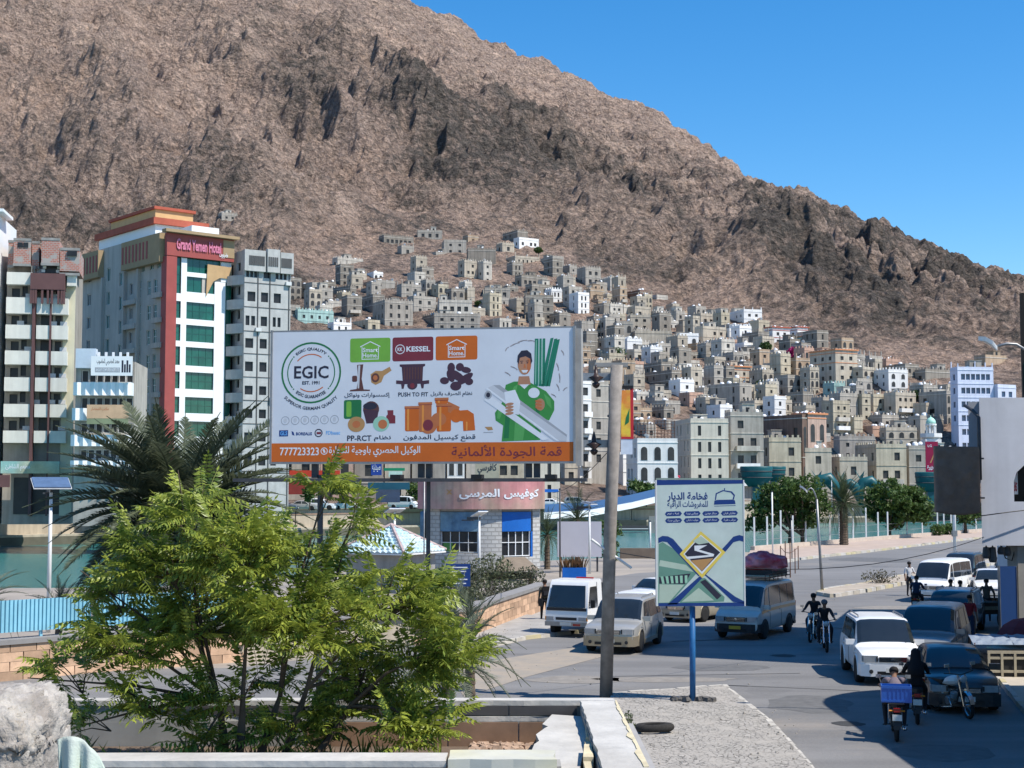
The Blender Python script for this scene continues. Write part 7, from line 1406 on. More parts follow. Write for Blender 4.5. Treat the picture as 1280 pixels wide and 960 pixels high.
 for i in range(60): tuft(ug if i % 3 else dr, (rn.uniform(-2.2, 1.9), rn.uniform(-.5, .9), .02), 7, rn.uniform(.15, .4), .1, rn, .9, .012)
 ug.build('undergrowth', M['neem'], r, kind='stuff'); dr.build('dry_stalks', leafmat('dry_stalk', (.16, .11, .05), (.34, .26, .14)), r, kind='stuff')
neem()
# broken tyre on the pavement
b = G(818, 916, .12); r = thing('old_tyre', 'worn black tyre lying half flattened on the pavement beside the planter', 'tyre', b + Vector((0, 0, .12)), .2); o = MB()
prof = [(.3 + .1 * math.cos(t), .1 * math.sin(t) * .9) for t in np.linspace(-2.4, 2.4, 9)]; o.lathe(prof, 28, Matrix.Diagonal((1.15, .6, 1, 1)), cap=False); o.build('tread', mat('old_rubber', (.03, .028, .026), .9, .4, 20, bump=.004), r, smooth=True)

# ---------------- white building with arch at the right, brown board ----------------
def rightbuilding():
 D = 56; xl_ = P(1226, 600, D).x; r = thing('white_building', 'plain white rendered building with overhanging upper floor and arched opening', 'building', (xl_, D, 0)); zt, zb = Z(497, D), Z(682, D); m = mat('pale_render', (.60, .61, .66), .8, .08, .7, streak=.12, bump=.006)
 W_ = 14; zz = lambda y: Z(y, D); X = lambda p: (p - 640) / F * D * 1.003 - xl_
 pts = [(0, zb), (0, zt), (W_, zt), (W_, zb)]; ax, aw, a0, a1 = X(1264), 3.0, zz(627), zz(572); mb = MB()
 # front with arched opening
 arc = [(ax + aw * .5 - aw * .5 * math.cos(t), a1 - .9 + .9 * math.sin(t)) for t in np.linspace(0, math.pi, 9)]
 mb.poly([(x, 0, z) for x, z in [(0, zb), (0, zt), (ax, zt), (ax, zb)]]); mb.poly([(x, 0, z) for x, z in [(ax, a0), (ax, zb), (ax + aw, zb), (ax + aw, a0)]]); mb.poly([(x, 0, z) for x, z in [(ax + aw, zb), (ax + aw, zt), (W_, zt), (W_, zb)]])
 for p, q in zip(arc[:-1], arc[1:]): mb.poly([(p[0], 0, p[1]), (q[0], 0, q[1]), (q[0], 0, zt), (p[0], 0, zt)]); mb.poly([(p[0], 0, p[1]), (q[0], 0, q[1]), (q[0], .5, q[1]), (p[0], .5, p[1])])
 mb.poly([(ax, 0, a0), (ax, .5, a0), (ax, .5, a1 - .9), (ax, 0, a1 - .9)]); mb.poly([(0, 0, zb), (3, 9, zb), (3, 9, zt), (0, 0, zt)]); mb.poly([(0, 0, zt), (W_, 0, zt), (W_, 9, zt), (3, 9, zt)]); mb.poly([(0, 0, zb), (3, 9, zb), (W_, 9, zb), (W_, 0, zb)]); mb.poly([(W_, 0, zb), (W_, 9, zb), (W_, 9, zt), (W_, 0, zt)]); mb.build('upper_wall', m, r)
 MB().box(ax - .1, ax + aw + .1, .5, .56, a0 - .1, a1 + .1).build('window', M['darkwin'], r)
 for i, s in enumerate(('كافيه', 'ريم')): put_text(s, ink('red', 0), r, X(1266.5), X(1273), zz(617 - i * 19) , zz(602 - i * 19), y=.44, bold=.05)
 MB().box(X(1266), X(1274), .45, .49, zz(618), zz(575)).build('sign_backing', ink('white', 0), r)
 MB().box(X(1264.5), X(1268), .4, .44, zz(626), zz(622)).build('white_sticker', ink('white', 0), r)
 MB().box(X(1269), X(1269) + 1.2, .2, 1.4, 0, zb - .002).build('pillar', mat('pillar_render', (.30, .28, .25), .9, .12, 1), r)
 MB().box(X(1271) + 2, W_, .3, 8.9, 0, zb - .002).build('lower_wall', m, r)
 MB().prism([(-.05, 1.2), (.38, 1.2), (.95, 3), (.6, 3)], zz(604), zz(500)).build('side_bay', mat('grey_bay', (.30, .31, .33), .8, .1, 1), r)
 MB().tube([(-.28, .9, zz(505)), (-.1, .5, zz(512)), (-.06, -.1, zz(522)), (-.06, -.12, zz(600))], .07, 8).build('rain_pipe', M['darksteel'], r, smooth=True)
 for p, h in ((1232, .5), (1240, .65), (1251, .35), (1258, .4)): MB().lathe([(.12, zb - h), (.16, zb - h + .1), (.12, zb - .08), (.03, zb - .06), (.03, zb - .002)], 8, Matrix.Translation((X(p), .4, 0))).build('hanging_lamp', M['darksteel'], r)
 MB().tube([P(1225, 645, 55.6) - r.location, P(1262, 640, 55.7) - r.location, P(1330, 632, 55.9) - r.location], .02, 5).build('cable', M['black'], r)
 MB().tube([(X(1252), .6, zb), (X(1258), .6, zb - .5), (X(1266), .6, zb - .6), (X(1271), .6, zb - .1)], .025, 5).build('slack_cable', M['black'], r)
 p = thing('roof_mast', 'dark mast standing on the white building roof at the right edge', 'mast', (P(1278, 400, D + 1).x, D + 1, zt)); MB().box(-.07, .07, -.07, .07, 0, Z(362, D) - zt).build('shaft', M['black'], p); MB().box(-.02, .14, -.12, -.07, .15, 1.4).build('box', mat('dark_green_box', (.02, .08, .07), .5, .1, 1), p)
 q = thing('brown_board', 'square signboard wrapped in creased brown sheeting on the building corner', 'sign', P(1197, 640, D - .3)); L_ = q.location; nu, nv = 30, 34; V = []; w = 55 * D / F; h = Z(558, D) - Z(640, D); from_n = []
 from mathutils import noise as nz
 for side in (0, 1):
  for j in range(nv + 1):
   for i in range(nu + 1):
    u, v = i / nu, j / nv; x = (u - .5) * w; z = v * h - (.10 * math.sin(math.pi * u) * (1 - v) ** 4) - .03 * u; bulge = .10 * math.sin(math.pi * u) ** .5 * math.sin(math.pi * min(1, v + .05)) ** .5 + .05 * nz.fractal(Vector((u * 3, v * 4, side)), .8, 2, 4); V.append((x, (-.12 - bulge) if side == 0 else (.12 + bulge), z))
 n = nu + 1; o = MB(); o.v = V; off = n * (nv + 1); o.f = [(j * n + i, j * n + i + 1, (j + 1) * n + i + 1, (j + 1) * n + i) for j in range(nv) for i in range(nu)] + [(off + j * n + i, off + (j + 1) * n + i, off + (j + 1) * n + i + 1, off + j * n + i + 1) for j in range(nv) for i in range(nu)]
 o.f += [(j * n, (j + 1) * n, off + (j + 1) * n, off + j * n) for j in range(nv)] + [(j * n + nu, off + j * n + nu, off + (j + 1) * n + nu, (j + 1) * n + nu) for j in range(nv)] + [(i, off + i, off + i + 1, i + 1) for i in range(nu)] + [(nv * n + i, nv * n + i + 1, off + nv * n + i + 1, off + nv * n + i) for i in range(nu)]; o.m = [0] * len(o.f)
 o.build('wrapping', mat('brown_sheeting', (.20, .135, .10), .7, .18, 2.5, bump=.02, bscale=4), q, smooth=True)
 for z in (h * .2, h * .8): MB().box(w / 2 - .05, w / 2 + .25, .15, .2, z, z + .06).build('bracket', M['darksteel'], q)
rightbuilding()
# buildings outside the right edge of the picture, whose shade falls across the road
def offside(lab, x, y0, y1, h, w, code, rounded=False):
 r = thing('street_building', lab, 'building', (x, y0, 0)); L_ = y1 - y0; th = 0
 if not rounded:
  mw, mp = MB(), MB(); rn = random.Random(3); facade(mw, mp, 'L', 0, L_, h, 0, grid_ops(L_, h, int(h / 3.4), 3.3, 2.6, 1.1, 1.4, 1.0, rn, 0)); facade(mw, mp, 'R', 0, w, h, 0, grid_ops(w, h, int(h / 3.4), 3.3, 2.8, 1.1, 1.4, 1.0, rn, 0)); mw.poly([(w, 0, 0), (w, L_, 0), (w, L_, h), (w, 0, h)]); mw.poly([(0, L_, 0), (w, L_, 0), (w, L_, h), (0, L_, h)]); mw.build('wall', PAL[code], r); mp.build('windows', M['darkwin'], r, kind='stuff'); MB().box(.2, w - .2, .2, L_ - .2, h - .5, h - .3).build('roof', M['roof'], r)
 else:
  pts = [(w, 0), (w, L_)] + [(rounded - rounded * math.sin(t), L_ - rounded + rounded * math.cos(t)) for t in np.linspace(0, math.pi / 2, 9)] + [(rounded - rounded * math.cos(t), rounded * .2 - rounded * .2 * math.sin(t)) for t in np.linspace(0, math.pi / 2, 4)]
  MB().prism(pts, 0, h).build('wall', PAL[code], r)
  for z in (3.4, 6.6): MB().prism([(a - (.5 if a < rounded else 0), b_) for a, b_ in pts], z, z + .25).build('ledge', PAL['W'], r) if z < h else None
  for i in range(5): MB().box(-.02, .03, 2 + i * 2, 3.1 + i * 2, 1.2, 2.8).build('window', M['darkwin'], r)
SHX = 1 / math.tan(SUN_EL)
offside('tall block beside the road outside the right edge', 19.4, 42.0, 52.2, 25, 6, 'Y')
offside('low round-cornered corner building outside the right edge', 13.0, 20, 38.6, 8.4, 12, 'C', 3.2)
# ---------------- vehicles ----------------
def paint(k, c, r=.28, metal=.0):
 if k not in M: 
  m = mat('paint_' + k, c, r, .04, 3, spec=.55, metal=metal); m.node_tree.nodes['Principled BSDF'].inputs['Coat Weight'].default_value = .35; m.node_tree.nodes['Principled BSDF'].inputs['Coat Roughness'].default_value = .12; M[k] = m
 return M[k]
M['carglass'] = mat('car_glass', (.016, .02, .022), .06, .2, 2, spec=.9); M['chrome'] = mat('chrome', (.55, .55, .56), .18, .05, 3, metal=1); M['lens'] = mat('lamp_lens', (.34, .35, .35), .12, .15, 9, spec=.8); M['redlens'] = mat('red_lens', (.35, .01, .01), .2, .1, 5, spec=.6)
M['amber'] = mat('amber_lens', (.6, .22, .02), .25, .1, 5); M['plate'] = mat('plate_blank', (.62, .62, .58), .5, .05, 4); M['platey'] = mat('plate_yellow', (.6, .35, .04), .5, .05, 4); M['trimdark'] = mat('dark_trim', (.03, .03, .032), .55, .1, 4)
def wheel_mesh(r, w, hub='chrome'):
 mb = MB(); T = Matrix.Rotation(R(90), 4, 'X'); rim = MB()
 mb.lathe([(r * .62, -w / 2), (r * .93, -w / 2), (r, -w * .3), (r, w * .3), (r * .93, w / 2), (r * .62, w / 2)], 20, T)
 rim.lathe([(.0, -.01), (r * .6, -.01), (r * .62, w * .46), (r * .56, w * .5), (r * .52, w * .2), (r * .18, w * .22), (r * .15, w * .34), (0.001, w * .35)], 20, T, cap=False)
 for i in range(6):
  a = i * math.pi / 3; q = Matrix.Rotation(a, 4, 'Y'); rim.box(r * .12, r * .55, -w * .42, -w * .28, -.03, .03, q); rim.box(r * .12, r * .55, w * .28, w * .42, -.03, .03, q)
 return mb.mesh('tyre', M['rubber'], True), rim.mesh('rim', M[hub])
_wm = {}
def densify(st, n=34):
 a = np.array(st, float); x = a[:, 0]; h = np.diff(x); xs = np.unique(np.concatenate([np.linspace(x[0], x[-1], n), x])); out = [xs]
 for c in range(1, 5):
  y = a[:, c]; d = np.diff(y) / h; m_ = np.zeros(len(x)); m_[0], m_[-1] = d[0], d[-1]
  for i in range(1, len(x) - 1): m_[i] = 0 if d[i - 1] * d[i] <= 0 else (h[i - 1] + h[i]) * 3 / ((2 * h[i] + h[i - 1]) / d[i - 1] + (h[i] + 2 * h[i - 1]) / d[i])
  k = np.clip(np.searchsorted(x, xs, 'right') - 1, 0, len(x) - 2); t = (xs - x[k]) / h[k]; out.append((2 * t ** 3 - 3 * t ** 2 + 1) * y[k] + (t ** 3 - 2 * t * t + t) * h[k] * m_[k] + (-2 * t ** 3 + 3 * t * t) * y[k + 1] + (t ** 3 - t * t) * h[k] * m_[k + 1])
 return [tuple(float(v) for v in r_) for r_ in zip(*out)]
def vehicle(label, cat, spec, col, front, phi, name=None, lowtrim=None, group=None, far=False, extra=None):
 """front: place on the ground below the middle of the front bumper; phi: how far the nose turns to the viewer's right"""
 L_, W_, st = spec['L'], spec['W'], densify(spec['st']); toc = math.atan2(-front.y, -front.x); h = toc + R(phi); hd = Vector((math.cos(h), math.sin(h), 0)); c = front - hd * (L_ / 2); c.z = front.z
 r = thing(name or spec['name'], label, cat, c, h, group); body = paint(col[0], col[1], *(col[2:] or ())); zb = spec.get('zb', .3); hw = W_ / 2; wr = spec['wr']; S = []
 wx = spec['wx']
 for (x, belt, top, ht, wf) in st:
  w = hw * wf; belt = min(belt, top); t4 = (ht, max(belt + .012, top - .05)) if top > belt + .12 else (w * .93, belt + .01); z0 = zb if wf > .9 else zb + .08
  half = [(w * .9, z0), (w * .985, z0 + .1), (w, z0 + (belt - z0) * .45), (w * 1.0, z0 + (belt - z0) * .72), (w * .965, belt), t4, (t4[0] * .86, top if top > belt + .12 else belt + .035), (t4[0] * .45, (top if top > belt + .12 else belt + .035) + .022)]
  S.append([(x, y, z) for y, z in half] + [(x, -y, z) for y, z in half[::-1]])
 mb = MB(); n = len(S[0]); base = [0]
 for s in S: mb.v += s
 for i in range(len(S) - 1):
  for j in range(n - 1): mb.f.append((i * n + j, (i + 1) * n + j, (i + 1) * n + j + 1, i * n + j + 1)); mb.m.append(0)
  mb.f.append((i * n + n - 1, (i + 1) * n + n - 1, (i + 1) * n, i * n)); mb.m.append(1)
 mb.f.append(tuple(range(n))); mb.m.append(0); k = (len(S) - 1) * n; mb.f.append(tuple(k + j for j in range(n - 1, -1, -1))); mb.m.append(0)
 o = mb.build('body', [body, M['trimdark']], r); smooth_by_angle(o, 38)
 def sec(x):
  xs = [s[0] for s in st]; i = max(0, min(len(xs) - 2, sum(1 for q in xs if q <= x) - 1)); t = (x - xs[i]) / max(1e-6, xs[i + 1] - xs[i]); return [Vector(a).lerp(Vector(b), t) for a, b in zip(S[i], S[i + 1])]
 # side windows
 for (x0, x1, x2, x3) in spec['win']:    # lower back, lower front, upper front, upper back
  for s in (0, 1):
   q = []; g_ = []; nu = 2 if far else 7
   for f in np.linspace(.1, .9, 2 if far else 4):
    row = []
    for u in np.linspace(0, 1, nu):
     t_ = (f - .1) / .8; x = (x0 + (x1 - x0) * u) * (1 - t_) + (x3 + (x2 - x3) * u) * t_; a = sec(x); p4, p5 = (a[4], a[5]) if s == 0 else (a[n - 5], a[n - 6]); row.append(p4.lerp(p5, float(f)) + Vector((0, .014 if s == 0 else -.014, .006)))
    g_.append(row)
   q = [g_[0][0], g_[0][-1], g_[-1][-1], g_[-1][0]]; wmb = MB()
   for ra, rb in zip(g_[:-1], g_[1:]):
    for i in range(nu - 1): wmb.poly([ra[i], ra[i + 1], rb[i + 1], rb[i]])
   wmb.build('side_window', M['carglass'], r, smooth=True)
   if False:
    c_ = sum(q, Vector()) / 4; fr = MB(); qo = [p + (p - c_) * .05 - Vector((0, .006 if s == 0 else -.006, 0)) for p in q]; fr.poly(qo); fr.build('window_trim', M['trimdark'], r)
 def glass(xa, xb, nm, inset=.02, lift=.014):
  a, b = sec(xa), sec(xb); q = []
  for (s_, f) in ((a, .12), (b, .06)): pass
  A0, A1 = a[5].lerp(a[6], inset), a[n - 6].lerp(a[n - 7], inset); B0, B1 = b[5].lerp(b[6], inset * 2), b[n - 6].lerp(b[n - 7], inset * 2); am, bm_ = (a[7] + a[8]) / 2, (b[7] + b[8]) / 2; nn = (B0 - A0).cross(A1 - A0).normalized(); nn = nn if nn.z > 0 else -nn
  m_ = MB(); ms = []
  rows_ = [sec(xa + (xb - xa) * u) for u in np.linspace(0, 1, 3 if far else 8)]
  for ra, rb in zip(rows_[:-1], rows_[1:]):
   for k_ in range(5, 10): m_.poly([ra[k_] + nn * lift, ra[k_ + 1] + nn * lift, rb[k_ + 1] + nn * lift, rb[k_] + nn * lift])
  m_.build(nm, M['carglass'], r, smooth=True)
  return A0, A1, B0, B1
 ws = spec['ws']; A0, A1, B0, B1 = glass(ws[0], ws[1], 'windscreen')
 if spec.get('rw'): glass(spec['rw'][0], spec['rw'][1], 'rear_window')
 if not far:
  for y in (-.12, .35): MB().tube([A0.lerp(A1, .5 - y) + Vector((.02, 0, .03)), A0.lerp(A1, .5 - y + .22).lerp(B0.lerp(B1, .5 - y), .45) + Vector((.02, 0, .035))], .008, 4).build('wiper', M['black'], r)
 # wheels with arches
 key = (wr, spec['ww'], spec.get('hub', 'chrome'))
 if key not in _wm: _wm[key] = wheel_mesh(wr, spec['ww'], spec.get('hub', 'chrome'))
 arch = MB(); T = Matrix.Rotation(R(90), 4, 'X')
 for x in wx:
  for s in (1, -1):
   y = s * (hw - spec['ww'] * .42); w = link('wheel', None, r, (x, y, wr)); link('tyre', _wm[key][0], w); link('rim', _wm[key][1], w); 
   a = MB(); n_ = 16; pts = [((wr + .07) * math.cos(t), (wr + .07) * math.sin(t)) for t in np.linspace(-.25, math.pi + .25, n_)]; a.poly([(x + p, s * (hw + .006), wr + q) for p, q in pts]); a.build('wheel_arch', M['black'], r)
   lip = MB(); lip.tube([(x + (wr + .085) * math.cos(t), s * (hw + .004), wr + (wr + .085) * math.sin(t)) for t in np.linspace(-.2, math.pi + .2, 14)], .022, 5); lip.build('arch_lip', lowtrim and M[lowtrim] or body, r)
   w.location.y = s * (hw - spec['ww'] * .5 + .02)
 xf = st[-1][0]; fw = hw * st[-1][4]; xb = st[0][0]
 fr = spec['front']   # heights: bumper low, bumper high, grille low, grille high, lamp low, lamp high
 bump = lowtrim and M[lowtrim] or body
 MB().prism([(xf - .45, -hw * 1.01), (xf - .05, -hw * .97), (xf + .07, -hw * .72), (xf + .11, 0), (xf + .07, hw * .72), (xf - .05, hw * .97), (xf - .45, hw * 1.01)], fr[0], fr[1]).build('front_bumper', bump, r)
 MB().prism([(xb + .4, hw * 1.01), (xb + .03, hw * .96), (xb - .09, hw * .6), (xb - .09, -hw * .6), (xb + .03, -hw * .96), (xb + .4, -hw * 1.01)], fr[0], fr[1]).build('rear_bumper', bump, r)
 MB().box(xf + .112, xf + .125, -hw * .5, hw * .5, fr[0] + .06, fr[0] + .15).build('air_intake', M['black'], r)
 g = MB(); g.box(xf - .02, xf + .035, -hw * .42, hw * .42, fr[2], fr[3]); g.build('grille', M['trimdark'], r)
 ng = spec.get('bars', 3)
 for i in range(ng): z = fr[2] + (fr[3] - fr[2]) * (i + .5) / ng; MB().box(xf + .0355, xf + .05, -hw * .41, hw * .41, z - .012, z + .012).build('grille_bar', M['chrome'], r)
 MB().lathe([(.01, -.01), (.055, -.01), (.06, .01), (.01, .012)], 12, Matrix.Translation((xf + .055, 0, (fr[2] + fr[3]) / 2)) @ Matrix.Rotation(R(90), 4, 'Y')).build('badge', M['chrome'], r)
 for s in (1, -1):
  y0, y1 = s * hw * .46, s * hw * .93; xo = xf + .03; hl = MB(); hl.prism([(xo - .2, y1), (xo - .02, y1 * .96), (xo + .02, y0), (xo - .2, y0)] if s > 0 else [(xo - .2, y0), (xo + .02, y0), (xo - .02, y1 * .96), (xo - .2, y1)], fr[4], fr[5]); h_ = hl.build('headlight', M['lens'], r)
  MB().box(xo - .03, xo + .024, min(y0, y0 * 1.12) if s > 0 else y0 * 1.12, max(y0, y0 * 1.12) if s > 0 else y0, fr[4] + .02, fr[5] - .02).build('lamp_core', M['trimdark'], h_)
  MB().prism([(xo - .22, y1 * .985), (xo - .06, y1 * .985), (xo - .06, y1 * 1.005), (xo - .22, y1 * 1.005)], fr[4] + .01, fr[5] - .01).build('indicator', M['amber'] if spec.get('amber') else M['lens'], r)
  MB().lathe([(.0, 0), (.055, 0), (.06, .02), (.0, .025)], 10, Matrix.Translation((xf + .085, s * hw * .68, fr[0] + .14)) @ Matrix.Rotation(R(90), 4, 'Y'), cap=False).build('fog_lamp', M['trimdark'], r)
  mx, mz = spec['mir']; MB().prism([(mx - .05, s * (hw * .93)), (mx + .05, s * (hw * .93)), (mx + .06, s * (hw + .2)), (mx - .05, s * (hw + .22))] if s > 0 else [(mx - .05, s * (hw + .22)), (mx + .06, s * (hw + .2)), (mx + .05, s * (hw * .93)), (mx - .05, s * (hw * .93))], mz, mz + .15).build('mirror', paint(*spec['mircol']) if spec.get('mircol') else body, r)
  MB().box(xb - .1, xb - .0, min(s * hw * .72, s * hw * .92), max(s * hw * .72, s * hw * .92), fr[4] + .05, fr[5] + .3 if spec.get('tall') else fr[5] + .08).build('tail_light', M['redlens'], r)
 pm = M['platey'] if spec.get('yplate') else M['plate']; MB().box(xf + .126, xf + .135, -.22, .22, fr[0] + .12, fr[0] + .24).build('number_plate', pm, r); MB().box(xb - .105, xb - .092, -.22, .22, fr[0] + .2, fr[0] + .32).build('number_plate', pm, r)
 if not far:
  for x in spec.get('doors', ()):   # shut lines and handles
   for s in (1, -1):
    a = sec(x); q = [a[1], a[2], a[3], a[4]] if s == 1 else [a[n - 2], a[n - 3], a[n - 4], a[n - 5]]; MB().tube([p + Vector((0, .002 * s, 0)) for p in q], .007, 4).build('shut_line', M['black'], r)
    MB().box(x + .08, x + .24, *sorted((s * hw * .985, s * (hw * 1.01 + .012))), a[4].z - .14, a[4].z - .11).build('door_handle', spec.get('hc') and M['chrome'] or body, r)
  if spec.get('rails'):
   for s in (1, -1):
    x0, x1 = spec['rails']; a, b = sec(x0)[6], sec(x1)[6]; MB().tube([Vector((x0, s * a.y, a.z)), Vector((x0 + .1, s * a.y, a.z + .06)), Vector((x1 - .1, s * b.y, b.z + .06)), Vector((x1, s * b.y, b.z))], .018, 6).build('roof_rail', M['steel'], r)
  if spec.get('sill'):
   for s in (1, -1): MB().box(wx[1] + wr + .12, wx[0] - wr - .12, *sorted((s * (hw - .04), s * (hw + .03))), zb - .02, zb + .1).build('side_sill', bump, r)
 if extra: extra(r, sec, hw, st)
 return r
def suv(L_=4.6, W_=1.82, H=1.72, **k):
 h = L_ / 2; d = dict(name='suv', L=L_, W=W_, wr=.35, ww=.23, wx=(h - .86, -h + .9), st=[(-h, .95, .97, .66, .88), (-h + .06, 1.0, 1.25, .72, .97), (-h + .35, 1.04, H - .06, .73, 1), (-h + .7, 1.03, H, .74, 1), (0, 1.0, H, .745, 1), (.35, .99, H - .03, .735, 1), (h - 1.2, .98, 1.06, .80, 1), (h - 1.12, .97, .99, .7, 1), (h - .45, .92, .93, .7, .99), (h - .1, .84, .85, .66, .95), (h, .72, .73, .6, .88)],
  ws=(h - 1.24, .42), win=[(-h + .42, -h + .95, -h + 1.0, -h + .62), (-h + 1.08, -.12, -.16, -h + 1.12), (-.04, h - 1.38, .42, -.08)], front=(.27, .6, .66, .8, .66, .84), mir=(h - 1.45, 1.0), doors=(-.08, -h + 1.05, h - 1.15), rails=(-h + .7, .15), rw=None); d.update(k); return d
def sedan(**k):
 h = 2.22; d = dict(name='sedan', L=4.44, W=1.76, wr=.31, ww=.2, wx=(h - .85, -h + .92), zb=.22, st=[(-h, .8, .82, .6, .88), (-h + .08, .93, .95, .66, .96), (-h + .6, .96, .98, .68, 1), (-h + .75, .96, 1.06, .7, 1), (-h + 1.35, .95, 1.4, .64, 1), (-.1, .93, 1.45, .655, 1), (.35, .92, 1.41, .645, 1), (h - 1.2, .91, 1.0, .76, 1), (h - 1.1, .9, .92, .68, 1), (h - .4, .82, .84, .68, .98), (h - .08, .7, .72, .62, .93), (h, .6, .62, .55, .86)],
  ws=(h - 1.22, .38), rw=(-h + 1.3, -h + .78), win=[(-h + .92, -.16, -.2, -h + 1.4), (-.06, h - 1.4, .36, -.1)], front=(.2, .5, .52, .62, .54, .7), mir=(h - 1.4, .93), doors=(-.1, h - 1.2, -h + .95)); d.update(k); return d
def van(L_=4.7, H=1.98, **k):
 h = L_ / 2; d = dict(name='minivan', L=L_, W=1.7, wr=.32, ww=.2, wx=(h - .75, -h + 1.0), zb=.3, st=[(-h, 1.05, H - .35, .7, .93), (-h + .05, 1.08, H - .1, .72, .98), (-h + .3, 1.1, H, .72, 1), (0, 1.1, H + .02, .73, 1), (h - 1.35, 1.08, H - .02, .74, 1), (h - 1.1, 1.07, H - .1, .745, 1), (h - .45, 1.02, 1.16, .79, 1), (h - .38, 1.0, 1.03, .76, 1), (h - .1, .86, .88, .72, .97), (h, .72, .74, .66, .93)],
  ws=(h - .46, h - 1.08), rw=None, win=[(-h + .2, -h + 1.0, -h + 1.0, -h + .24), (-h + 1.06, -h + 1.95, -h + 1.95, -h + 1.06), (-h + 2.02, h - 1.45, h - 1.5, -h + 2.02), (h - 1.36, h - .72, h - 1.1, h - 1.36)], front=(.28, .58, .66, .82, .66, .84), mir=(h - .75, 1.08), doors=(h - 1.4, -h + 2.0), tall=True); d.update(k); return d
WHITE = ('car_white', (.78, .78, .77)); SILVER = ('car_silver', (.42, .41, .38), .35, .35); DARK = ('car_dark', (.015, .02, .024)); BEIGE = ('car_beige', (.36, .32, .24), .4, .3); BLUEG = ('car_bluegrey', (.13, .17, .21), .3, .3)
paint('champagne', (.30, .25, .17), .4, .3)
vehicle('white compact SUV with roof rails driving towards the viewer in the sun', 'SUV', suv(), WHITE, G(1117, 858), 9)
vehicle('silver and beige SUV parked half behind the power pole', 'SUV', suv(L_=4.65, sill=True, bars=3), SILVER, G(761, 818), -14, lowtrim='champagne')
vehicle('silver-grey SUV squeezed behind the white SUV', 'SUV', suv(L_=4.7, W_=1.8, H=1.78, rails=None), ('car_grey', (.24, .25, .25), .35, .3), G(1152, 838), -9)
vehicle('blue-grey car with rounded roof in the queue behind the silver-grey SUV', 'SUV', suv(L_=4.6, W_=1.78, H=1.6), BLUEG, G(1183, 797), -8)
vehicle('dark green-black sedan parked behind the white-tank motorcycle', 'sedan', sedan(), DARK, G(1207, 893), 9)
vehicle('white old minivan coming down beside the traffic island', 'minivan', van(), WHITE, G(1161, 754), -17)
vehicle('dark SUV mostly hidden behind the white old minivan', 'SUV', suv(H=1.9, L_=4.8), DARK, G(1192, 738), -12)
vehicle('white sedan behind the blue upright panel at the right', 'sedan', sedan(), WHITE, G(1243, 752), 4)
vehicle('white car furthest back at the right edge of the road', 'sedan', sedan(), WHITE, G(1264, 733), 2)
vehicle('white hatchback crossing behind the power pole, seen half from the side', 'car', suv(H=1.5, L_=4.2, zb=.24, name='hatchback', rails=None), WHITE, G(782, 768), -48, name='hatchback')
vehicle('grey-beige low car half hidden under the furniture sign', 'car', sedan(), BEIGE, G(845, 778), -30)
def vanextra(r, sec, hw, st):
 o = paint('orange_stripe', (.55, .22, .06))
 for s in (1, -1):
  mb = MB(); xs = [-2.25, -1.5, -.5, .5, 1.2, 1.9]; P0 = []
  for x in xs: a = sec(x); p = a[3] if s == 1 else a[len(a) - 4]; q = a[4] if s == 1 else a[len(a) - 5]; P0.append((p.lerp(q, .5) + Vector((0, .012 * s, 0)), q + Vector((0, .012 * s, -.01))))
  for u, v in zip(P0[:-1], P0[1:]): mb.poly([u[0], v[0], v[1], u[1]])
  mb.build('orange_stripe', o, r)
 z = 2.03; rk = link('roof_rack', None, r)
 for s in (1, -1): MB().tube([(-2.1, s * .68, z + .12), (1.0, s * .68, z + .12)], .02, 5).build('rail', M['rust'], rk); MB().tube([(-2.1, s * .68, z + .26), (1.0, s * .68, z + .26)], .02, 5).build('rail', M['rust'], rk)
 for i in range(7): x = -2.1 + i * .515; MB().tube([(x, -.68, z), (x, -.68, z + .26), (x, -.68, z + .12), (x, .68, z + .12), (x, .68, z + .26), (x, .68, z)], .014, 4).build('crossbar', M['rust'], rk)
 MB().box(-2.0, .2, -.6, .6, z + .14, z + .18).build('board', mat('weathered_board', (.42, .36, .26), .9, .2, 3), rk)
vv = vehicle('white passenger van with orange side stripe and loaded roof rack', 'van', van(L_=4.75, yplate=True), ('van_white', (.52, .50, .46)), G(920, 800), -19, extra=vanextra, lowtrim='trimdark')
# bundle on the van roof
def bundle():
 from mathutils import noise as nz
 r = thing('tarpaulin_bundle', 'red and pink tarpaulin bundle piled on the van roof rack', 'bundle', vv.matrix_basis @ Vector((-1.0, 0, 2.2)), vv.rotation_euler.z); bm = bmesh.new(); bmesh.ops.create_uvsphere(bm, u_segments=36, v_segments=20, radius=1)
 for v in bm.verts:
  p = v.co.copy(); n = nz.fractal(p * 1.8, .7, 2.1, 4) * .22 + abs(nz.noise(p * 5)) * .12; v.co = Vector((p.x * 1.15, p.y * .78, p.z * .36 + (.06 if p.z > 0 else 0))) * (1 + n)
 me = bpy.data.meshes.new('tarpaulin'); bm.to_mesh(me); bm.free(); me.materials.append(mat('red_tarpaulin', (.55, .03, .05), .55, .25, 3, col2=(.68, .25, .28))); me.polygons.foreach_set('use_smooth', [True] * len(me.polygons)); o = link('tarpaulin', me, r, (0, 0, .42)); MB().box(-1.0, .9, -.6, .6, 0, .2).build('dark_load', M['trimdark'], r)
bundle()
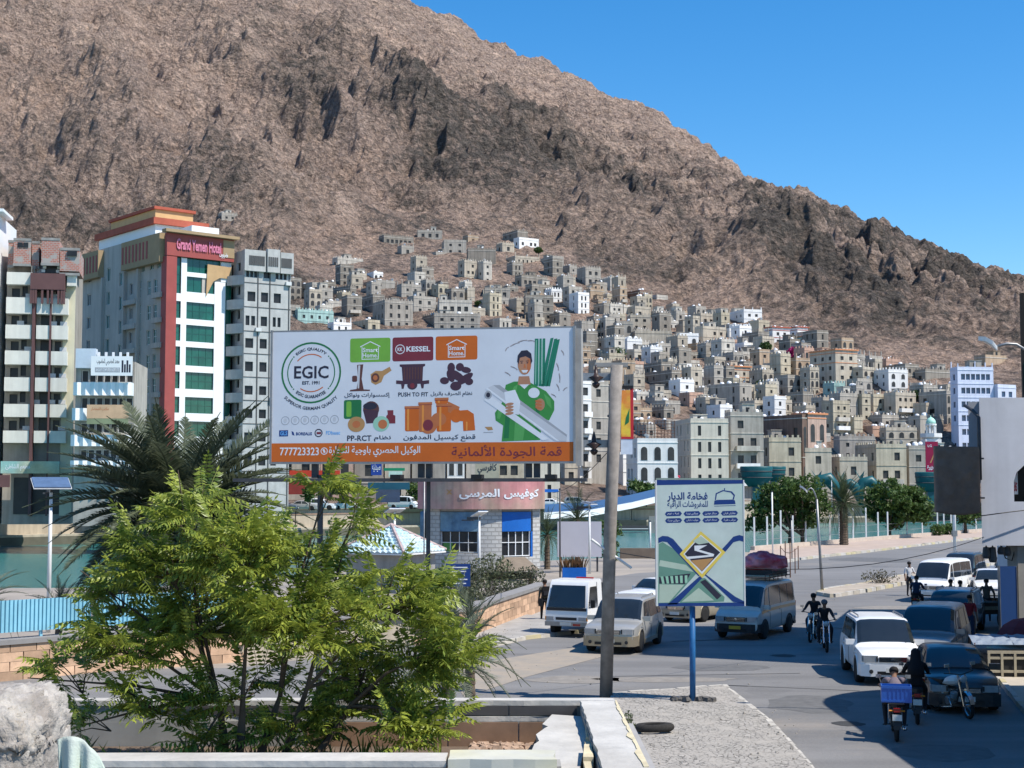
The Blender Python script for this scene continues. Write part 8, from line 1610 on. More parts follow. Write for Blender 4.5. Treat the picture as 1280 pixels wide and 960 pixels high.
def truck():
 fr = G(708, 797); toc = math.atan2(-fr.y, -fr.x); h = toc + R(-24); hd = Vector((math.cos(h), math.sin(h), 0)); c = fr - hd * 2.3; r = thing('small_truck', 'small white forward-control truck beside the walking man', 'truck', c, h); wp = paint(*WHITE); W = .84
 prof = [(2.3, .42), (2.32, .7), (2.28, 1.05), (2.02, 1.95), (1.9, 2.08), (.85, 2.1), (.78, 2.02), (.78, .42)]; mb = MB(); n = len(prof)
 for s in (W, -W): mb.v += [(x, s * (1 - .1 * max(0, z - 1.05)), z) for x, z in prof]
 for i in range(n): mb.f.append((i, (i + 1) % n, n + (i + 1) % n, n + i)); mb.m.append(0)
 mb.f += [tuple(range(n))[::-1], tuple(range(n, 2 * n))]; mb.m += [0, 0]; o = mb.build('cab', wp, r); smooth_by_angle(o, 30)
 gl = M['carglass']; q = lambda x, y, z: (x, y * (1 - .1 * max(0, z - 1.05)), z); MB().poly([q(2.302, -W * .9, 1.1), q(2.302, W * .9, 1.1), q(2.065, W * .88, 1.9), q(2.065, -W * .88, 1.9)]).build('windscreen', gl, r)
 MB().box(2.285, 2.31, -W * .95, W * .95, .98, 1.09).build('black_band', M['trimdark'], r)
 for s in (1, -1):
  MB().poly([q(2.12, s * (W + .012), 1.12), q(1.3, s * (W + .012), 1.12), q(1.3, s * (W + .012), 1.85), q(1.88, s * (W + .012), 1.85)]).build('side_window', gl, r); MB().tube([(1.24, s * (W + .004), .5), (1.24, s * (W - .07), 2.0)], .008, 4).build('shut_line', M['black'], r)
  MB().box(2.3, 2.34, *sorted((s * .5, s * .8)), .62, .76).build('headlight', M['lens'], r); MB().box(2.28, 2.33, *sorted((s * .81, s * .85)), .62, .76).build('indicator', M['amber'], r); MB().tube([(2.15, s * W, 1.3), (2.3, s * (W + .22), 1.35), (2.3, s * (W + .22), 1.1)], .015, 5).build('mirror_arm', M['black'], r); MB().box(2.27, 2.31, *sorted((s * (W + .14), s * (W + .3))), 1.12, 1.4).build('mirror', M['black'], r)
 MB().box(2.3, 2.335, -.42, .42, .64, .74).build('grille', M['trimdark'], r); MB().box(2.2, 2.4, -W * .99, W * .99, .42, .58).build('bumper', M['steel'], r); MB().box(2.4, 2.41, -.22, .22, .45, .56).build('number_plate', M['plate'], r); MB().box(2.401, 2.405, .3, .6, .44, .52).build('red_tag', M['redlens'], r)
 MB().box(-2.3, .7, -.82, .82, .68, .78).build('bed_floor', M['steel'], r)
 for s in (1, -1): MB().box(-2.3, .7, *sorted((s * .8, s * .84)), .781, 1.15).build('bed_side', paint('car_white', 0), r)
 MB().box(-2.34, -2.301, -.82, .82, .78, 1.15).build('tail_board', paint('car_white', 0), r); MB().box(.66, .7, -.8, .8, 1.151, 1.95).build('head_frame', M['rust'], r)
 for s in (1, -1): MB().box(-2.2, 2.1, *sorted((s * .35, s * .45)), .5, .64).build('chassis_rail', M['trimdark'], r)
 k = (.33, .19, 'steel'); _wm[k] = _wm.get(k) or wheel_mesh(*k)
 for x in (1.6, -1.4):
  for s in (1, -1): w = link('wheel', None, r, (x, s * .74, .33)); link('tyre', _wm[k][0], w); link('rim', _wm[k][1], w)
 MB().tube([(.9, -.2, 2.12), (.9, .5, 2.12)], .03, 5).build('red_stripe', M['redlens'], r)
truck()
# cars parked along the far street
fk = [(22, 632, 192, WHITE, 80, 'suv'), (48, 632, 192, SILVER, 78, 'sedan'), (352, 631, 214, WHITE, 82, 'suv'), (372, 631, 216, BLUEG, 75, 'sedan'), (398, 630, 218, SILVER, 80, 'sedan'), (420, 629, 221, WHITE, 80, 'suv'), (452, 629, 224, WHITE, 84, 'sedan'), (522, 628, 232, WHITE, 70, 'van'), (705, 626, 255, WHITE, 80, 'sedan'), (738, 626, 258, SILVER, 80, 'suv')]
wh = ['first at the left edge', 'by the solar lamp', 'at the left foot of the billboard', 'behind the palm fronds', 'under the arched pink building', 'beside the round street tree', 'right of the round street tree', 'by the left edge of the cafe', 'right of the cafe sign', 'behind the power pole']
for (px, py, D, c_, ph, kind), w in zip(fk, wh):
 p = P(px, py, D); p.z = GZ + .03; vehicle(f"{ {'car_white': 'white', 'car_silver': 'silver', 'car_bluegrey': 'blue-grey'}[c_[0]] } {kind if kind != 'suv' else 'SUV'} parked on the far street {w}", 'car', {'suv': suv, 'sedan': sedan, 'van': van}[kind](), c_, p, ph, group='cars parked on the far waterfront street', far=True)

# ---------------- motorcycles ----------------
def moto(label, pos, rz, tank, crate=None, steer=0, lean=0, stand=False):
 r = thing('motorcycle', label, 'motorcycle', pos, rz); r.rotation_euler.x = lean; tk = paint(*tank); blk = M['trimdark']; T90 = Matrix.Rotation(R(90), 4, 'X')
 if 'mw' not in _wm:
  t = MB(); t.lathe([(.25, -.03), (.29, -.045), (.315, 0), (.29, .045), (.25, .03)], 24, T90, cap=False); s = MB(); s.lathe([(.24, -.02), (.255, 0), (.24, .02)], 24, T90, cap=False); s.lathe([(.0, -.06), (.04, -.06), (.04, .06), (0, .06)], 8, T90, cap=False)
  for i in range(12): a = i * math.pi / 6; s.tube([(0.03 * math.cos(a), .02 * (-1) ** i, .03 * math.sin(a)), (.245 * math.cos(a), 0, .245 * math.sin(a))], .004, 3, False)
  _wm['mw'] = (t.mesh('tyre', M['rubber'], True), s.mesh('rim', M['chrome']))
 def whl(par, x, z=.315): w = link('wheel', None, par, (x, 0, z)); link('tyre', _wm['mw'][0], w); link('rim', _wm['mw'][1], w)
 whl(r, -.62)
 MB().tube([(.5, 0, .92), (.42, 0, .75), (.25, 0, .35), (-.2, 0, .32), (-.62, 0, .33)], .022, 6).tube([(.45, 0, .85), (0, 0, .72), (-.5, 0, .68), (-.85, 0, .74)], .022, 6).tube([(-.3, .1, .7), (-.62, .1, .33)], .02, 6).tube([(-.3, -.1, .7), (-.62, -.1, .33)], .02, 6).build('frame', blk, r)
 e = MB(); e.lathe([(.09, -.13), (.12, -.1), (.12, .1), (.09, .13)], 10, Matrix.Translation((.02, 0, .36)) @ T90); e.lathe([(.08, 0), (.1, .03), (.075, .05), (.1, .08), (.075, .1), (.1, .13), (.07, .16)], 8, Matrix.Translation((.12, 0, .42)) @ Matrix.Rotation(R(20), 4, 'Y')); e.build('engine', M['steel'], r)
 tm = MB(); pr = [(-.12, .10, .74, .80), (.0, .14, .72, .92), (.18, .15, .72, .98), (.34, .11, .76, .98), (.42, .05, .82, .92)]; V = [[(x, w * math.cos(t), (z0 + z1) / 2 + (z1 - z0) / 2 * math.sin(t)) for t in np.linspace(0, 2 * math.pi, 10, endpoint=False)] for x, w, z0, z1 in pr]
 for a, b in zip(V[:-1], V[1:]):
  for i in range(10): j = (i + 1) % 10; tm.poly([a[i], a[j], b[j], b[i]])
 tm.poly(V[0]); tm.poly(V[-1]); tm.build('fuel_tank', tk, r, smooth=True)
 MB().prism([(-.75, -.13), (-.15, -.1), (-.1, 0), (-.15, .1), (-.75, .13), (-.82, 0)], .76, .85).build('seat', M['black'], r); MB().box(-.42, -.12, -.13, -.09, .5, .7).build('side_panel', tk, r); MB().box(-.42, -.12, .09, .13, .5, .7).build('side_panel', tk, r)
 MB().tube([(.1, -.12, .42), (.22, -.14, .25), (-.1, -.16, .2), (-.75, -.18, .3)], [.02, .02, .03, .045], 8).build('exhaust', M['chrome'], r, smooth=True)
 fd = MB(); 
 for i in range(8): t0, t1 = R(20 + i * 16), R(36 + i * 16); fd.poly([(-.62 + .35 * math.cos(t0 + .6), -.07, .315 + .35 * math.sin(t0 + .6)), (-.62 + .35 * math.cos(t0 + .6), .07, .315 + .35 * math.sin(t0 + .6)), (-.62 + .35 * math.cos(t1 + .6), .07, .315 + .35 * math.sin(t1 + .6)), (-.62 + .35 * math.cos(t1 + .6), -.07, .315 + .35 * math.sin(t1 + .6))])
 fd.build('mudguard', blk, r); MB().box(-.98, -.9, -.07, .07, .68, .76).build('tail_light', M['redlens'], r); MB().box(-1.0, -.985, -.1, .1, .5, .63).build('number_plate', M['plate'], r)
 for s in (1, -1): MB().tube([(-.86, s * .05, .7), (-.9, s * .17, .7)], .02, 6).build('indicator', M['amber'], r); MB().tube([(-.1, s * .1, .3), (-.08, s * .27, .28)], .015, 5).build('footrest', blk, r)
 f = link('steering', None, r, (.5, 0, .9)); f.rotation_euler = (0, 0, steer)
 MB().tube([(.0, .09, .12), (.24, .09, -.585)], .022, 6).build('fork_leg', M['chrome'], f); MB().tube([(.0, -.09, .12), (.24, -.09, -.585)], .022, 6).build('fork_leg', M['chrome'], f)
 for nm, me in zip(('tyre', 'rim'), _wm['mw']): link(nm, me, f, (.24, 0, -.585))
 MB().tube([(-.16, .36, .17), (-.04, .2, .16), (0, 0, .12), (-.04, -.2, .16), (-.16, -.36, .17)], .015, 6).build('handlebar', blk, f)
 MB().lathe([(.02, -.08), (.08, -.05), (.095, .03), (.09, .05)], 12, Matrix.Translation((.1, 0, .04)) @ Matrix.Rotation(R(90), 4, 'Y')).build('headlight', M['chrome'], f, smooth=True); MB().lathe([(.0, 0), (.088, 0), (.06, .02), (0, .03)], 12, Matrix.Translation((.155, 0, .04)) @ Matrix.Rotation(R(90), 4, 'Y'), cap=False).build('lamp_glass', M['lens'], f)
 mg = MB()
 for i in range(7): t0, t1 = R(15 + i * 20), R(35 + i * 20); mg.poly([(.24 + .345 * math.cos(t0), -.055, -.585 + .345 * math.sin(t0)), (.24 + .345 * math.cos(t0), .055, -.585 + .345 * math.sin(t0)), (.24 + .345 * math.cos(t1), .055, -.585 + .345 * math.sin(t1)), (.24 + .345 * math.cos(t1), -.055, -.585 + .345 * math.sin(t1))])
 mg.build('front_mudguard', blk if tank[0] != 'moto_white' else M['chrome'], f)
 for s in (1, -1): MB().tube([(-.06, s * .25, .16), (-.02, s * .3, .34)], .008, 4).box(-.03, -.01, *sorted((s * .26, s * .38)), .33, .41).build('mirror', M['chrome'], f)
 if stand: MB().tube([(-.05, .1, .28), (-.15, .3, .02)], .014, 5).build('side_stand', blk, r)
 if crate: 
  MB().tube([(-.5, .15, .84), (-1.0, .15, .86), (-1.0, -.15, .86), (-.5, -.15, .84)], .012, 5).build('rear_rack', blk, r)
 return r
def toward(px, py, phi, z=0): p = G(px, py, z); return p, math.atan2(-p.y, -p.x) + R(phi)
mp_, mh = toward(1128, 927, 180 + 3); m1 = moto('dark motorcycle carrying a blue crate, ridden away from the viewer', mp_ + Vector((.0, .6, 0)), mh, ('moto_black', (.02, .02, .022)), crate=True)
m1p = mp_ + Vector((0, .6, 0)); 
mp2, mh2 = toward(1153, 905, 180 + 2); moto('dark motorcycle ridden just ahead of the one with the blue crate', mp2 + Vector((0, .5, 0)), mh2, ('moto_red', (.18, .01, .012)))
p, h_ = toward(1190, 893, 38); moto('parked motorcycle with white fuel tank in front of the dark sedan', p, h_, ('moto_white', (.66, .66, .62)), steer=-.3, lean=.1, stand=True)
pa, ha = toward(1036, 815, 4); pa = pa + Vector((0, .55, 0)); moto('motorcycle with round headlamp coming towards the viewer, nearer of two', pa, ha, ('moto_black', 0))
pb, hb = toward(1021, 803, -8); pb = pb + Vector((0, .6, 0)); moto('motorcycle coming towards the viewer, farther of two', pb, hb, ('moto_black', 0))
pc, hc = toward(1147, 768, 180 - 6); moto('motorcycle with rider stopped beside the white old minivan', pc, hc, ('moto_black', 0))
cr = thing('blue_crate', 'blue plastic crate strapped on the rear of the motorcycle', 'crate', m1.matrix_basis @ Vector((-.72, 0, .875)), mh); cm = paint('crate_blue', (.012, .10, .42), .45)
cw, cd, chh = .64, .38, .36
MB().box(-cd / 2, cd / 2, -cw / 2, cw / 2, 0, .02).build('bottom', cm, cr)
for (a, b, c_, d_) in ((-cd / 2, -cd / 2 + .02, -cw / 2, cw / 2), (cd / 2 - .02, cd / 2, -cw / 2, cw / 2), (-cd / 2 + .021, cd / 2 - .021, -cw / 2, -cw / 2 + .02), (-cd / 2 + .021, cd / 2 - .021, cw / 2 - .02, cw / 2)): MB().box(a, b, c_, d_, .021, chh).build('side', cm, cr)
MB().box(-cd / 2 - .012, -cd / 2 - .001, -cw / 2, cw / 2, chh - .06, chh).box(-cd / 2 - .012, -cd / 2 - .001, -cw / 2, cw / 2, .02, .06).build('rim', cm, cr)
for i in range(6): y = -cw / 2 + .04 + i * .088; MB().box(-cd / 2 - .01, -cd / 2 - .001, y - .008, y + .008, .061, chh - .061).build('rib', cm, cr)

# ---------------- people ----------------
M['skin'] = mat('brown_skin', (.20, .105, .065), .6, .08, 9); M['hair'] = mat('black_hair', (.012, .01, .01), .8, .2, 30)
def cloth(k, c):
 if 'cl_' + k not in M: M['cl_' + k] = mat('cloth_' + k, c, .9, .15, 9, bump=.004)
 return M['cl_' + k]
def person(label, pos, rz, pose, shirt, trousers, shoes=None, scale=1.0, hair='hair', extra=None, headwear=None):
 J = dict(pose); r = thing('person', label, 'person', pos, rz); r.scale = (scale,) * 3
 order = ['pelvis', 'waist', 'chest', 'neck', 'chin', 'head', 'crown']; V, E, Rr, tags = [], [], [], []
 idx = {}
 def add(nm, co, rad, par=None, tag='shirt'):
  idx[nm] = len(V); V.append(co); Rr.append(rad); tags.append(tag)
  if par: E.append((idx[par], idx[nm]))
 add('pelvis', J['pelvis'], (.15, .115), None, 'trousers'); add('waist', J['waist'], (.135, .105), 'pelvis', 'shirt'); add('chest', J['chest'], (.165, .125), 'waist'); add('neck', J['neck'], (.058, .058), 'chest', 'skin')
 nk = Vector(J['neck']); hd = Vector(J['head']); up = (hd - nk).normalized(); fw = Vector(J.get('face', (1, 0, 0)))
 add('jaw', tuple(hd - up * .05 + fw * .02), (.066, .07), 'neck', 'skin'); add('skull', tuple(hd + up * .035), (.08, .092), 'jaw', 'skin'); add('crown', tuple(hd + up * .095), (.045, .05), 'skull', 'skin')
 for s, S_ in ((1, 'l'), (-1, 'r')):
  g = lambda k: J.get(k + S_) or (J[k][0], J[k][1] * s, J[k][2])
  add('sh' + S_, g('sh'), (.068, .068), 'chest'); add('el' + S_, g('el'), (.048, .048), 'sh' + S_, J.get('sleeve', 'shirt')); add('wr' + S_, g('wr'), (.03, .034), 'el' + S_, 'skin'); w = Vector(g('wr')); d = (w - Vector(g('el'))).normalized(); sd = d.cross(Vector((0, 0, 1))); sd = sd.normalized() if sd.length > .1 else Vector((0, 1, 0)); pn_ = sd.cross(d)
  add('pa' + S_, tuple(w + d * .06), (.02, .038), 'wr' + S_, 'skin')
  for q, (o_, l) in enumerate(((-.03, .06), (-.01, .075), (.01, .072), (.03, .055))): add(f'f{q}{S_}', tuple(w + d * (.085 + l * .6) + sd * o_ * 1.1 + pn_ * -.012), (.009, .009), 'pa' + S_, 'skin'); add(f'g{q}{S_}', tuple(w + d * (.085 + l * .85) + sd * o_ * 1.1 + pn_ * -.035), (.008, .008), f'f{q}{S_}', 'skin')
  add('th' + S_, tuple(w + d * .06 + sd * .045 * s + pn_ * -.02), (.01, .01), 'pa' + S_, 'skin')
  add('hp' + S_, g('hp'), (.1, .1), 'pelvis', 'trousers'); add('kn' + S_, g('kn'), (.066, .066), 'hp' + S_, 'trousers'); add('an' + S_, g('an'), (.042, .042), 'kn' + S_, 'trousers'); a = Vector(g('an')); t = Vector(g('toe')); add('hl' + S_, tuple(a + Vector((-.02, 0, -.05))), (.036, .036), 'an' + S_, 'shoes'); add('to' + S_, tuple(t), (.03, .04), 'hl' + S_, 'shoes')
 me = bpy.data.meshes.new('body'); me.from_pydata(V, E, []); o = bpy.data.objects.new('tmp_body', me); COL.objects.link(o); sk = o.modifiers.new('skin', 'SKIN'); sk.use_smooth_shade = True
 for i, d in enumerate(me.skin_vertices[0].data): d.radius = Rr[i]; d.use_root = (i == 0)
 sb = o.modifiers.new('sub', 'SUBSURF'); sb.levels = 2; sb.render_levels = 2; dg = bpy.context.evaluated_depsgraph_get(); dg.update(); m2 = bpy.data.meshes.new_from_object(o.evaluated_get(dg)); bpy.data.objects.remove(o)
 ms = {'skin': M['skin'], 'shirt': shirt, 'trousers': trousers, 'shoes': shoes or M['cl_dark']}; m2.materials.clear(); names = list(ms)
 for k in names: m2.materials.append(ms[k])
 bones = [(Vector(V[a]), Vector(V[b]), 'collar' if b == idx['neck'] else tags[b] if not (tags[b] == 'skin' and tags[a] == 'shirt' and V[b] != V[idx['neck']]) else 'half') for a, b in E]
 for p in m2.polygons:
  c = p.center; best = None; bd = 9
  for a, b, t in bones:
   ab = b - a; u = max(0, min(1, (c - a).dot(ab) / max(1e-9, ab.length_squared))); d = (c - a - ab * u).length
   if d < bd: bd = d; best = (t, u)
  t = best[0]; t = ('skin' if best[1] > .72 else 'shirt') if t == 'collar' else t; t = (J.get('forearm', 'skin') if best[1] < .85 else 'skin') if t == 'half' else t
  p.material_index = names.index(t if t in names else 'skin')
 m2.polygons.foreach_set('use_smooth', [True] * len(m2.polygons)); m2.name = 'body'; link('body', m2, r)
 # hair cap, face
 hm = MB(); T = Matrix.Translation(hd + up * .05 - fw * .014) @ up.to_track_quat('Z', 'Y').to_matrix().to_4x4()
 if headwear == 'veil': hm.lathe([(.2, -.55), (.19, -.35), (.13, -.16), (.115, -.02), (.105, .06), (.06, .11), (.01, .125)], 14, T); hm.build('headscarf', cloth('black', (.008, .008, .01)), r, smooth=True)
 elif headwear: hm.lathe([(.1, -.03), (.112, .0), (.112, .03), (.09, .075), (.05, .1), (.01, .105)], 14, T); hm.build('head_cloth', headwear, r, smooth=True)
 else:
  hm.lathe([(.093, -.035), (.104, .0), (.103, .035), (.085, .07), (.05, .093), (.01, .1)], 14, T); o = hm.build('hair', M['hair'], r, smooth=True)
 sd = Vector((-fw.y, fw.x, 0)); 
 for s in (1, -1): q = hd + fw * .085 + sd * s * .032 + up * .01; MB().lathe([(.0, -.01), (.011, 0), (0, .01)], 6, Matrix.Translation(q), cap=False).build('eye', M['black'], r); q = hd + sd * s * .078; MB().lathe([(.004, -.03), (.014, -.01), (.015, .012), (.004, .03)], 6, Matrix.Translation(q)).build('ear', M['skin'], r)
 q = hd + fw * .092 - up * .02; MB().lathe([(.016, -.015), (.012, 0), (.005, .028)], 6, Matrix.Translation(q)).build('nose', M['skin'], r)
 MB().box(-.004, .004, -.022, .022, -.004, .004, Matrix.Translation(hd + fw * .088 - up * .055) @ Matrix.Rotation(math.atan2(fw.y, fw.x), 4, 'Z')).build('mouth', mat('lips', (.14, .05, .045), .6, 0), r)
 if extra: extra(r)
 return r
STAND = dict(pelvis=(0, 0, .95), waist=(.01, 0, 1.1), chest=(.0, 0, 1.3), neck=(.01, 0, 1.5), head=(.02, 0, 1.61), sh=(0, .185, 1.42), el=(-.02, .25, 1.14), wr=(.06, .26, .9), hp=(0, .09, .9), kn=(.03, .1, .5), an=(-.01, .11, .1), toe=(.16, .13, .035))
WALK = dict(STAND, knl=(.14, .1, .52), anl=(.2, .1, .12), toel=(.36, .11, .05), knr=(-.02, -.09, .5), anr=(-.26, -.09, .16), toer=(-.12, -.1, .04), ell=(-.12, .24, 1.16), wrl=(-.06, .27, .92), elr=(.06, -.25, 1.15), wrr=(.18, -.24, .95))
RIDE = dict(pelvis=(-.38, 0, .93), waist=(-.34, 0, 1.07), chest=(-.27, 0, 1.26), neck=(-.2, 0, 1.44), head=(-.17, 0, 1.55), sh=(-.24, .18, 1.37), el=(-.02, .28, 1.15), wr=(.28, .3, 1.1), hp=(-.34, .1, .9), kn=(.07, .22, .74), an=(-.06, .2, .34), toe=(.1, .21, .27))
LEANF = dict(RIDE, waist=(-.28, 0, 1.03), chest=(-.14, 0, 1.18), neck=(.02, 0, 1.3), head=(.09, 0, 1.39), sh=(-.06, .19, 1.27), el=(.08, .29, 1.1))
cloth('dark', (.02, .02, .024)); cloth('grey', (.10, .10, .11)); cloth('red', (.22, .015, .02)); cloth('white', (.6, .6, .6)); cloth('brown', (.10, .075, .06)); cloth('navy', (.02, .03, .06)); cloth('mauve', (.16, .13, .15)); cloth('black', (.008, .008, .01)); cloth('olive', (.06, .055, .04))
p, h_ = toward(681, 778, 180 + 12)
def backpack(r): MB().box(-.28, -.12, -.15, .15, 1.08, 1.48, taper=.02).build('backpack', cloth('black', 0), r); MB().box(-.3, -.281, -.1, .1, 1.12, 1.3).build('backpack_pocket', cloth('dark', 0), r); MB().box(.02, .16, -.33, -.2, .55, .88, taper=.02).build('plastic_bag', cloth('white', 0), r)
person('young man with backpack and white bag walking away beside the small truck', p, h_ , dict(WALK, forearm='shirt'), M['cl_olive'], M['cl_black'], extra=backpack)
person('rider in black on the nearer of the two oncoming motorcycles', pa, ha, dict(RIDE, forearm='shirt'), M['cl_dark'], M['cl_dark'], headwear=cloth('grey', 0))
person('rider in black on the farther of the two oncoming motorcycles', pb, hb, dict(RIDE, forearm='shirt'), M['cl_dark'], M['cl_navy'])
person('man in dark clothes astride the motorcycle beside the white old minivan', pc, hc, RIDE, M['cl_navy'], M['cl_dark'])
p, h_ = toward(1137, 745, 30); person('standing man in white shirt and dark trousers left of the white old minivan', p, h_, dict(STAND, ell=(.05, .26, 1.16), wrl=(.22, .15, 1.2)), M['cl_white'], M['cl_dark'])
p, h_ = toward(1213, 802, 160); person('man in dark red shirt standing beside the queue of cars', p, h_, STAND, M['cl_red'], M['cl_navy'], scale=.95)
p, h_ = toward(1234, 777, 185); person('man in brown shirt seen from behind at the handcart', p, h_, dict(STAND, el=(-.02, .3, 1.16), wr=(.1, .32, .95)), M['cl_brown'], M['cl_dark'])
person('rider in grey shirt leaning forward behind the blue crate', m1.location.copy(), mh, LEANF, M['cl_mauve'], M['cl_dark'])
person('rider in black veil and gown on the motorcycle ahead of the blue crate', mp2 + Vector((0, .5, 0)), mh2, dict(RIDE, forearm='shirt'), M['cl_black'], M['cl_black'], headwear='veil')
for px, py, s in ((1189, 776, 'brown'), (1201, 778, 'navy')):
 p, h_ = toward(px, py, 20); person(f"person in {s} shirt, head showing above the blue-grey car roof", p, h_, STAND, M['cl_' + s], M['cl_dark'], scale=.98)
# ---------------- stalls at the right edge ----------------
b = G(1237, 784); r = thing('handcart', 'loaded wooden handcart with pale band in front of the man in brown', 'cart', b, R(8))
MB().box(-.45, .45, -.5, .5, .55, 1.0).build('box', mat('cart_wood', (.09, .06, .045), .9, .2, 4), r); MB().box(-.46, .46, -.52, -.501, .72, .86).build('pale_band', mat('cart_band', (.36, .3, .2), .8, .15, 4), r)
T = Matrix.Rotation(R(90), 4, 'X'); k = (.33, .19, 'steel')
for s in (1, -1): w = link('wheel', None, r, (s * .5, 0, .3)); link('tyre', _wm['mw'][0], w, rz=math.pi / 2); link('rim', _wm['mw'][1], w, rz=math.pi / 2)
for s in (1, -1): MB().tube([(s * .35, .5, .9), (s * .35, 1.1, 1.0)], .02, 6).build('handle', M['rust'], r)
b = G(1262, 793); r = thing('metal_screen', 'tall narrow dark blue metal panel beside the pillar', 'panel', b, 0); MB().box(-.34, .28, -.1, .12, .08, 2.55).build('sheet', paint('panel_blue', (.012, .06, .20), .5), r); MB().box(-.36, -.341, -.12, .14, 0, 2.57).build('frame', M['steel'], r); MB().box(.281, .3, -.12, .14, 0, 2.57).build('frame', M['steel'], r)
b = G(1272, 812); r = thing('red_parasol', 'dusty red parasol behind the tarpaulin stall', 'parasol', b, 0); z = Z(772, b.y); MB().tube([(.3, 0, 0), (.3, 0, z)], .02, 6).build('pole', M['steel'], r)
for i in range(8):
 a0, a1 = i * math.pi / 4, (i + 1) * math.pi / 4; pr = [(1.05, z - .62), (.8, z - .28), (.45, z - .08), (.02, z)]; mb = MB()
 for (r0, z0), (r1, z1) in zip(pr[:-1], pr[1:]): mb.poly([(.3 + r0 * math.cos(a0), r0 * math.sin(a0), z0), (.3 + r0 * math.cos(a1), r0 * math.sin(a1), z0), (.3 + r1 * math.cos(a1), r1 * math.sin(a1), z1), (.3 + r1 * math.cos(a0), r1 * math.sin(a0), z1)])
 mb.build('canopy_segment', mat('dull_red_canvas', (.22, .035, .04), .85, .15, 3) if i == 0 else bpy.data.materials['dull_red_canvas'], r)
b = G(1262, 846, .1); r = thing('market_stall', 'street stall with grey-blue tarpaulin top on a pale wooden crate frame', 'stall', b, R(-3)); zt = .95; tp = mat('stall_tarp', (.22, .26, .32), .7, .12, 2)
for k_, (x0, x1) in enumerate(((-1.0, .15), (.16, 1.3))):
 mb = MB(); nx, ny = 8, 8; V = [((x0 + (x1 - x0) * i / nx) + (.32 * (j / ny) if False else 0) + .35 * (j / ny), 2.0 * j / ny, zt - .04 + .03 * math.sin(i * 2.1) * math.sin(j * 1.3) + .1 * j / ny) for j in range(ny + 1) for i in range(nx + 1)]; n = nx + 1; mb.v = V; mb.f = [(j * n + i, j * n + i + 1, (j + 1) * n + i + 1, (j + 1) * n + i) for j in range(ny) for i in range(nx)]; mb.m = [0] * len(mb.f); mb.build('tarpaulin', tp, r)
wd = mat('pale_crate_wood', (.42, .37, .27), .9, .15, 4)
for z in (.12, .5): MB().box(-.62, 1.3, -.05, -.005, z, z + .07).build('rail', wd, r)
for i in range(6): x = -.62 + i * .37; MB().box(x, x + .07, -.06, -.0505, .0, .66).build('slat', wd, r)
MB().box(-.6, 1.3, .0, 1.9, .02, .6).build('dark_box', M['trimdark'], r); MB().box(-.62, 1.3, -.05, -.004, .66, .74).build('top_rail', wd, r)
for x, y in ((-.95, .05), (1.25, .05), (-.6, 1.95), (1.6, 1.95)): MB().tube([(x, y, 0), (x, y, zt)], .02, 5).build('leg', M['rust'], r)
# fountain sculptures on the far shore and the footbridge
tq = mat('teal_glaze', (.012, .085, .095), .4, .2, .5)
def bowl(px, D, w, h, lab, zb=None):
 c = P(px, 640, D); c.z = GZ; r = thing('fountain_bowl', lab, 'sculpture', c); zt = Z(583 if px < 1000 else 590, D) - GZ
 MB().lathe([(w * .5, zt - h), (w * .92, zt - h * .6), (w * 1.0, zt - .2), (w * .96, zt), (w * .8, zt - .15), (w * .3, zt - .5)], 24, Matrix.Diagonal((1, .6, 1, 1))).build('bowl', tq, r, smooth=True)
 for k_ in (.25, .55): MB().lathe([(w * 1.0, zt - h * k_ - .08), (w * 1.04, zt - h * k_), (w * 1.0, zt - h * k_ + .08)], 24, Matrix.Diagonal((.98, .59, 1, 1))).build('ring', M['darksteel'], r, smooth=True)
 MB().box(-w * .3, w * .3, -w * .3, w * .3, 0, zt - h + .02).build('base', tq, r)
bowl(946, 262, 2.9, 3.6, 'big teal bowl sculpture on the far shore left of the trees'); bowl(968, 268, 2.2, 2.6, 'dark teal bowl partly behind the bigger teal bowl'); bowl(1164, 300, 3.2, 4.0, 'teal bowl sculpture half hidden by the brown board')
for px, s, lab in ((1032, 1, 'teal leaping fish sculpture left of the shaggy palm'), (1060, .8, 'low round teal sculpture behind the shaggy palm'), (1085, .9, 'teal winged sculpture right of the shaggy palm')):
 c = P(px, 640, 285); c.z = GZ; r = thing('fish_sculpture', lab, 'sculpture', c); zt = Z(592, 285) - GZ; MB().tube([(-1.5 * s, 0, 0), (-1.8 * s, 0, zt * .5), (-1.0 * s, 0, zt * .8 * s), (.5 * s, 0, zt * .85 * s), (2 * s, 0, zt * .55), (2.6 * s, 0, zt * .1)], [.5, .9, 1.1 * s, 1.3 * s, 1.1, .3], 10).build('body', tq, r, smooth=True); MB().poly([(-1.2 * s, -.1, zt * .7), (-2.8 * s, 0, zt * 1.15), (-1.6 * s, .1, zt * .9), (-.6 * s, 0, zt * 1.1)]).build('tail', tq, r)
r = thing('footbridge', 'white and blue footbridge rising over the water behind the power pole', 'bridge', P(700, 640, 232)); q = r.location; pts = [(P(px, py, D) - q) for px, py, D in ((680, 641, 232), (735, 638, 238), (790, 628, 244), (835, 617, 250))]
for a, b in zip(pts[:-1], pts[1:]):
 MB().poly([a, b, b + Vector((0, 0, -1.0)), a + Vector((0, 0, -1.0))]).poly([a, b, b + Vector((0, 3, 0)), a + Vector((0, 3, 0))]).build('deck_side', M['panelwhite'], r); MB().poly([a + Vector((0, .01, .05)), b + Vector((0, .01, .05)), b + Vector((0, .01, 1.3)), a + Vector((0, .01, 1.3))]).build('blue_rail_panel', paint('bridge_blue', (.04, .12, .28), .6), r)
for px, D in ((735, 238), (815, 247)): x = P(px, 640, D) - q; MB().box(x.x - .5, x.x + .5, x.y + .5, x.y + 1.5, -6, -1).build('pier', M['concrete'], r)
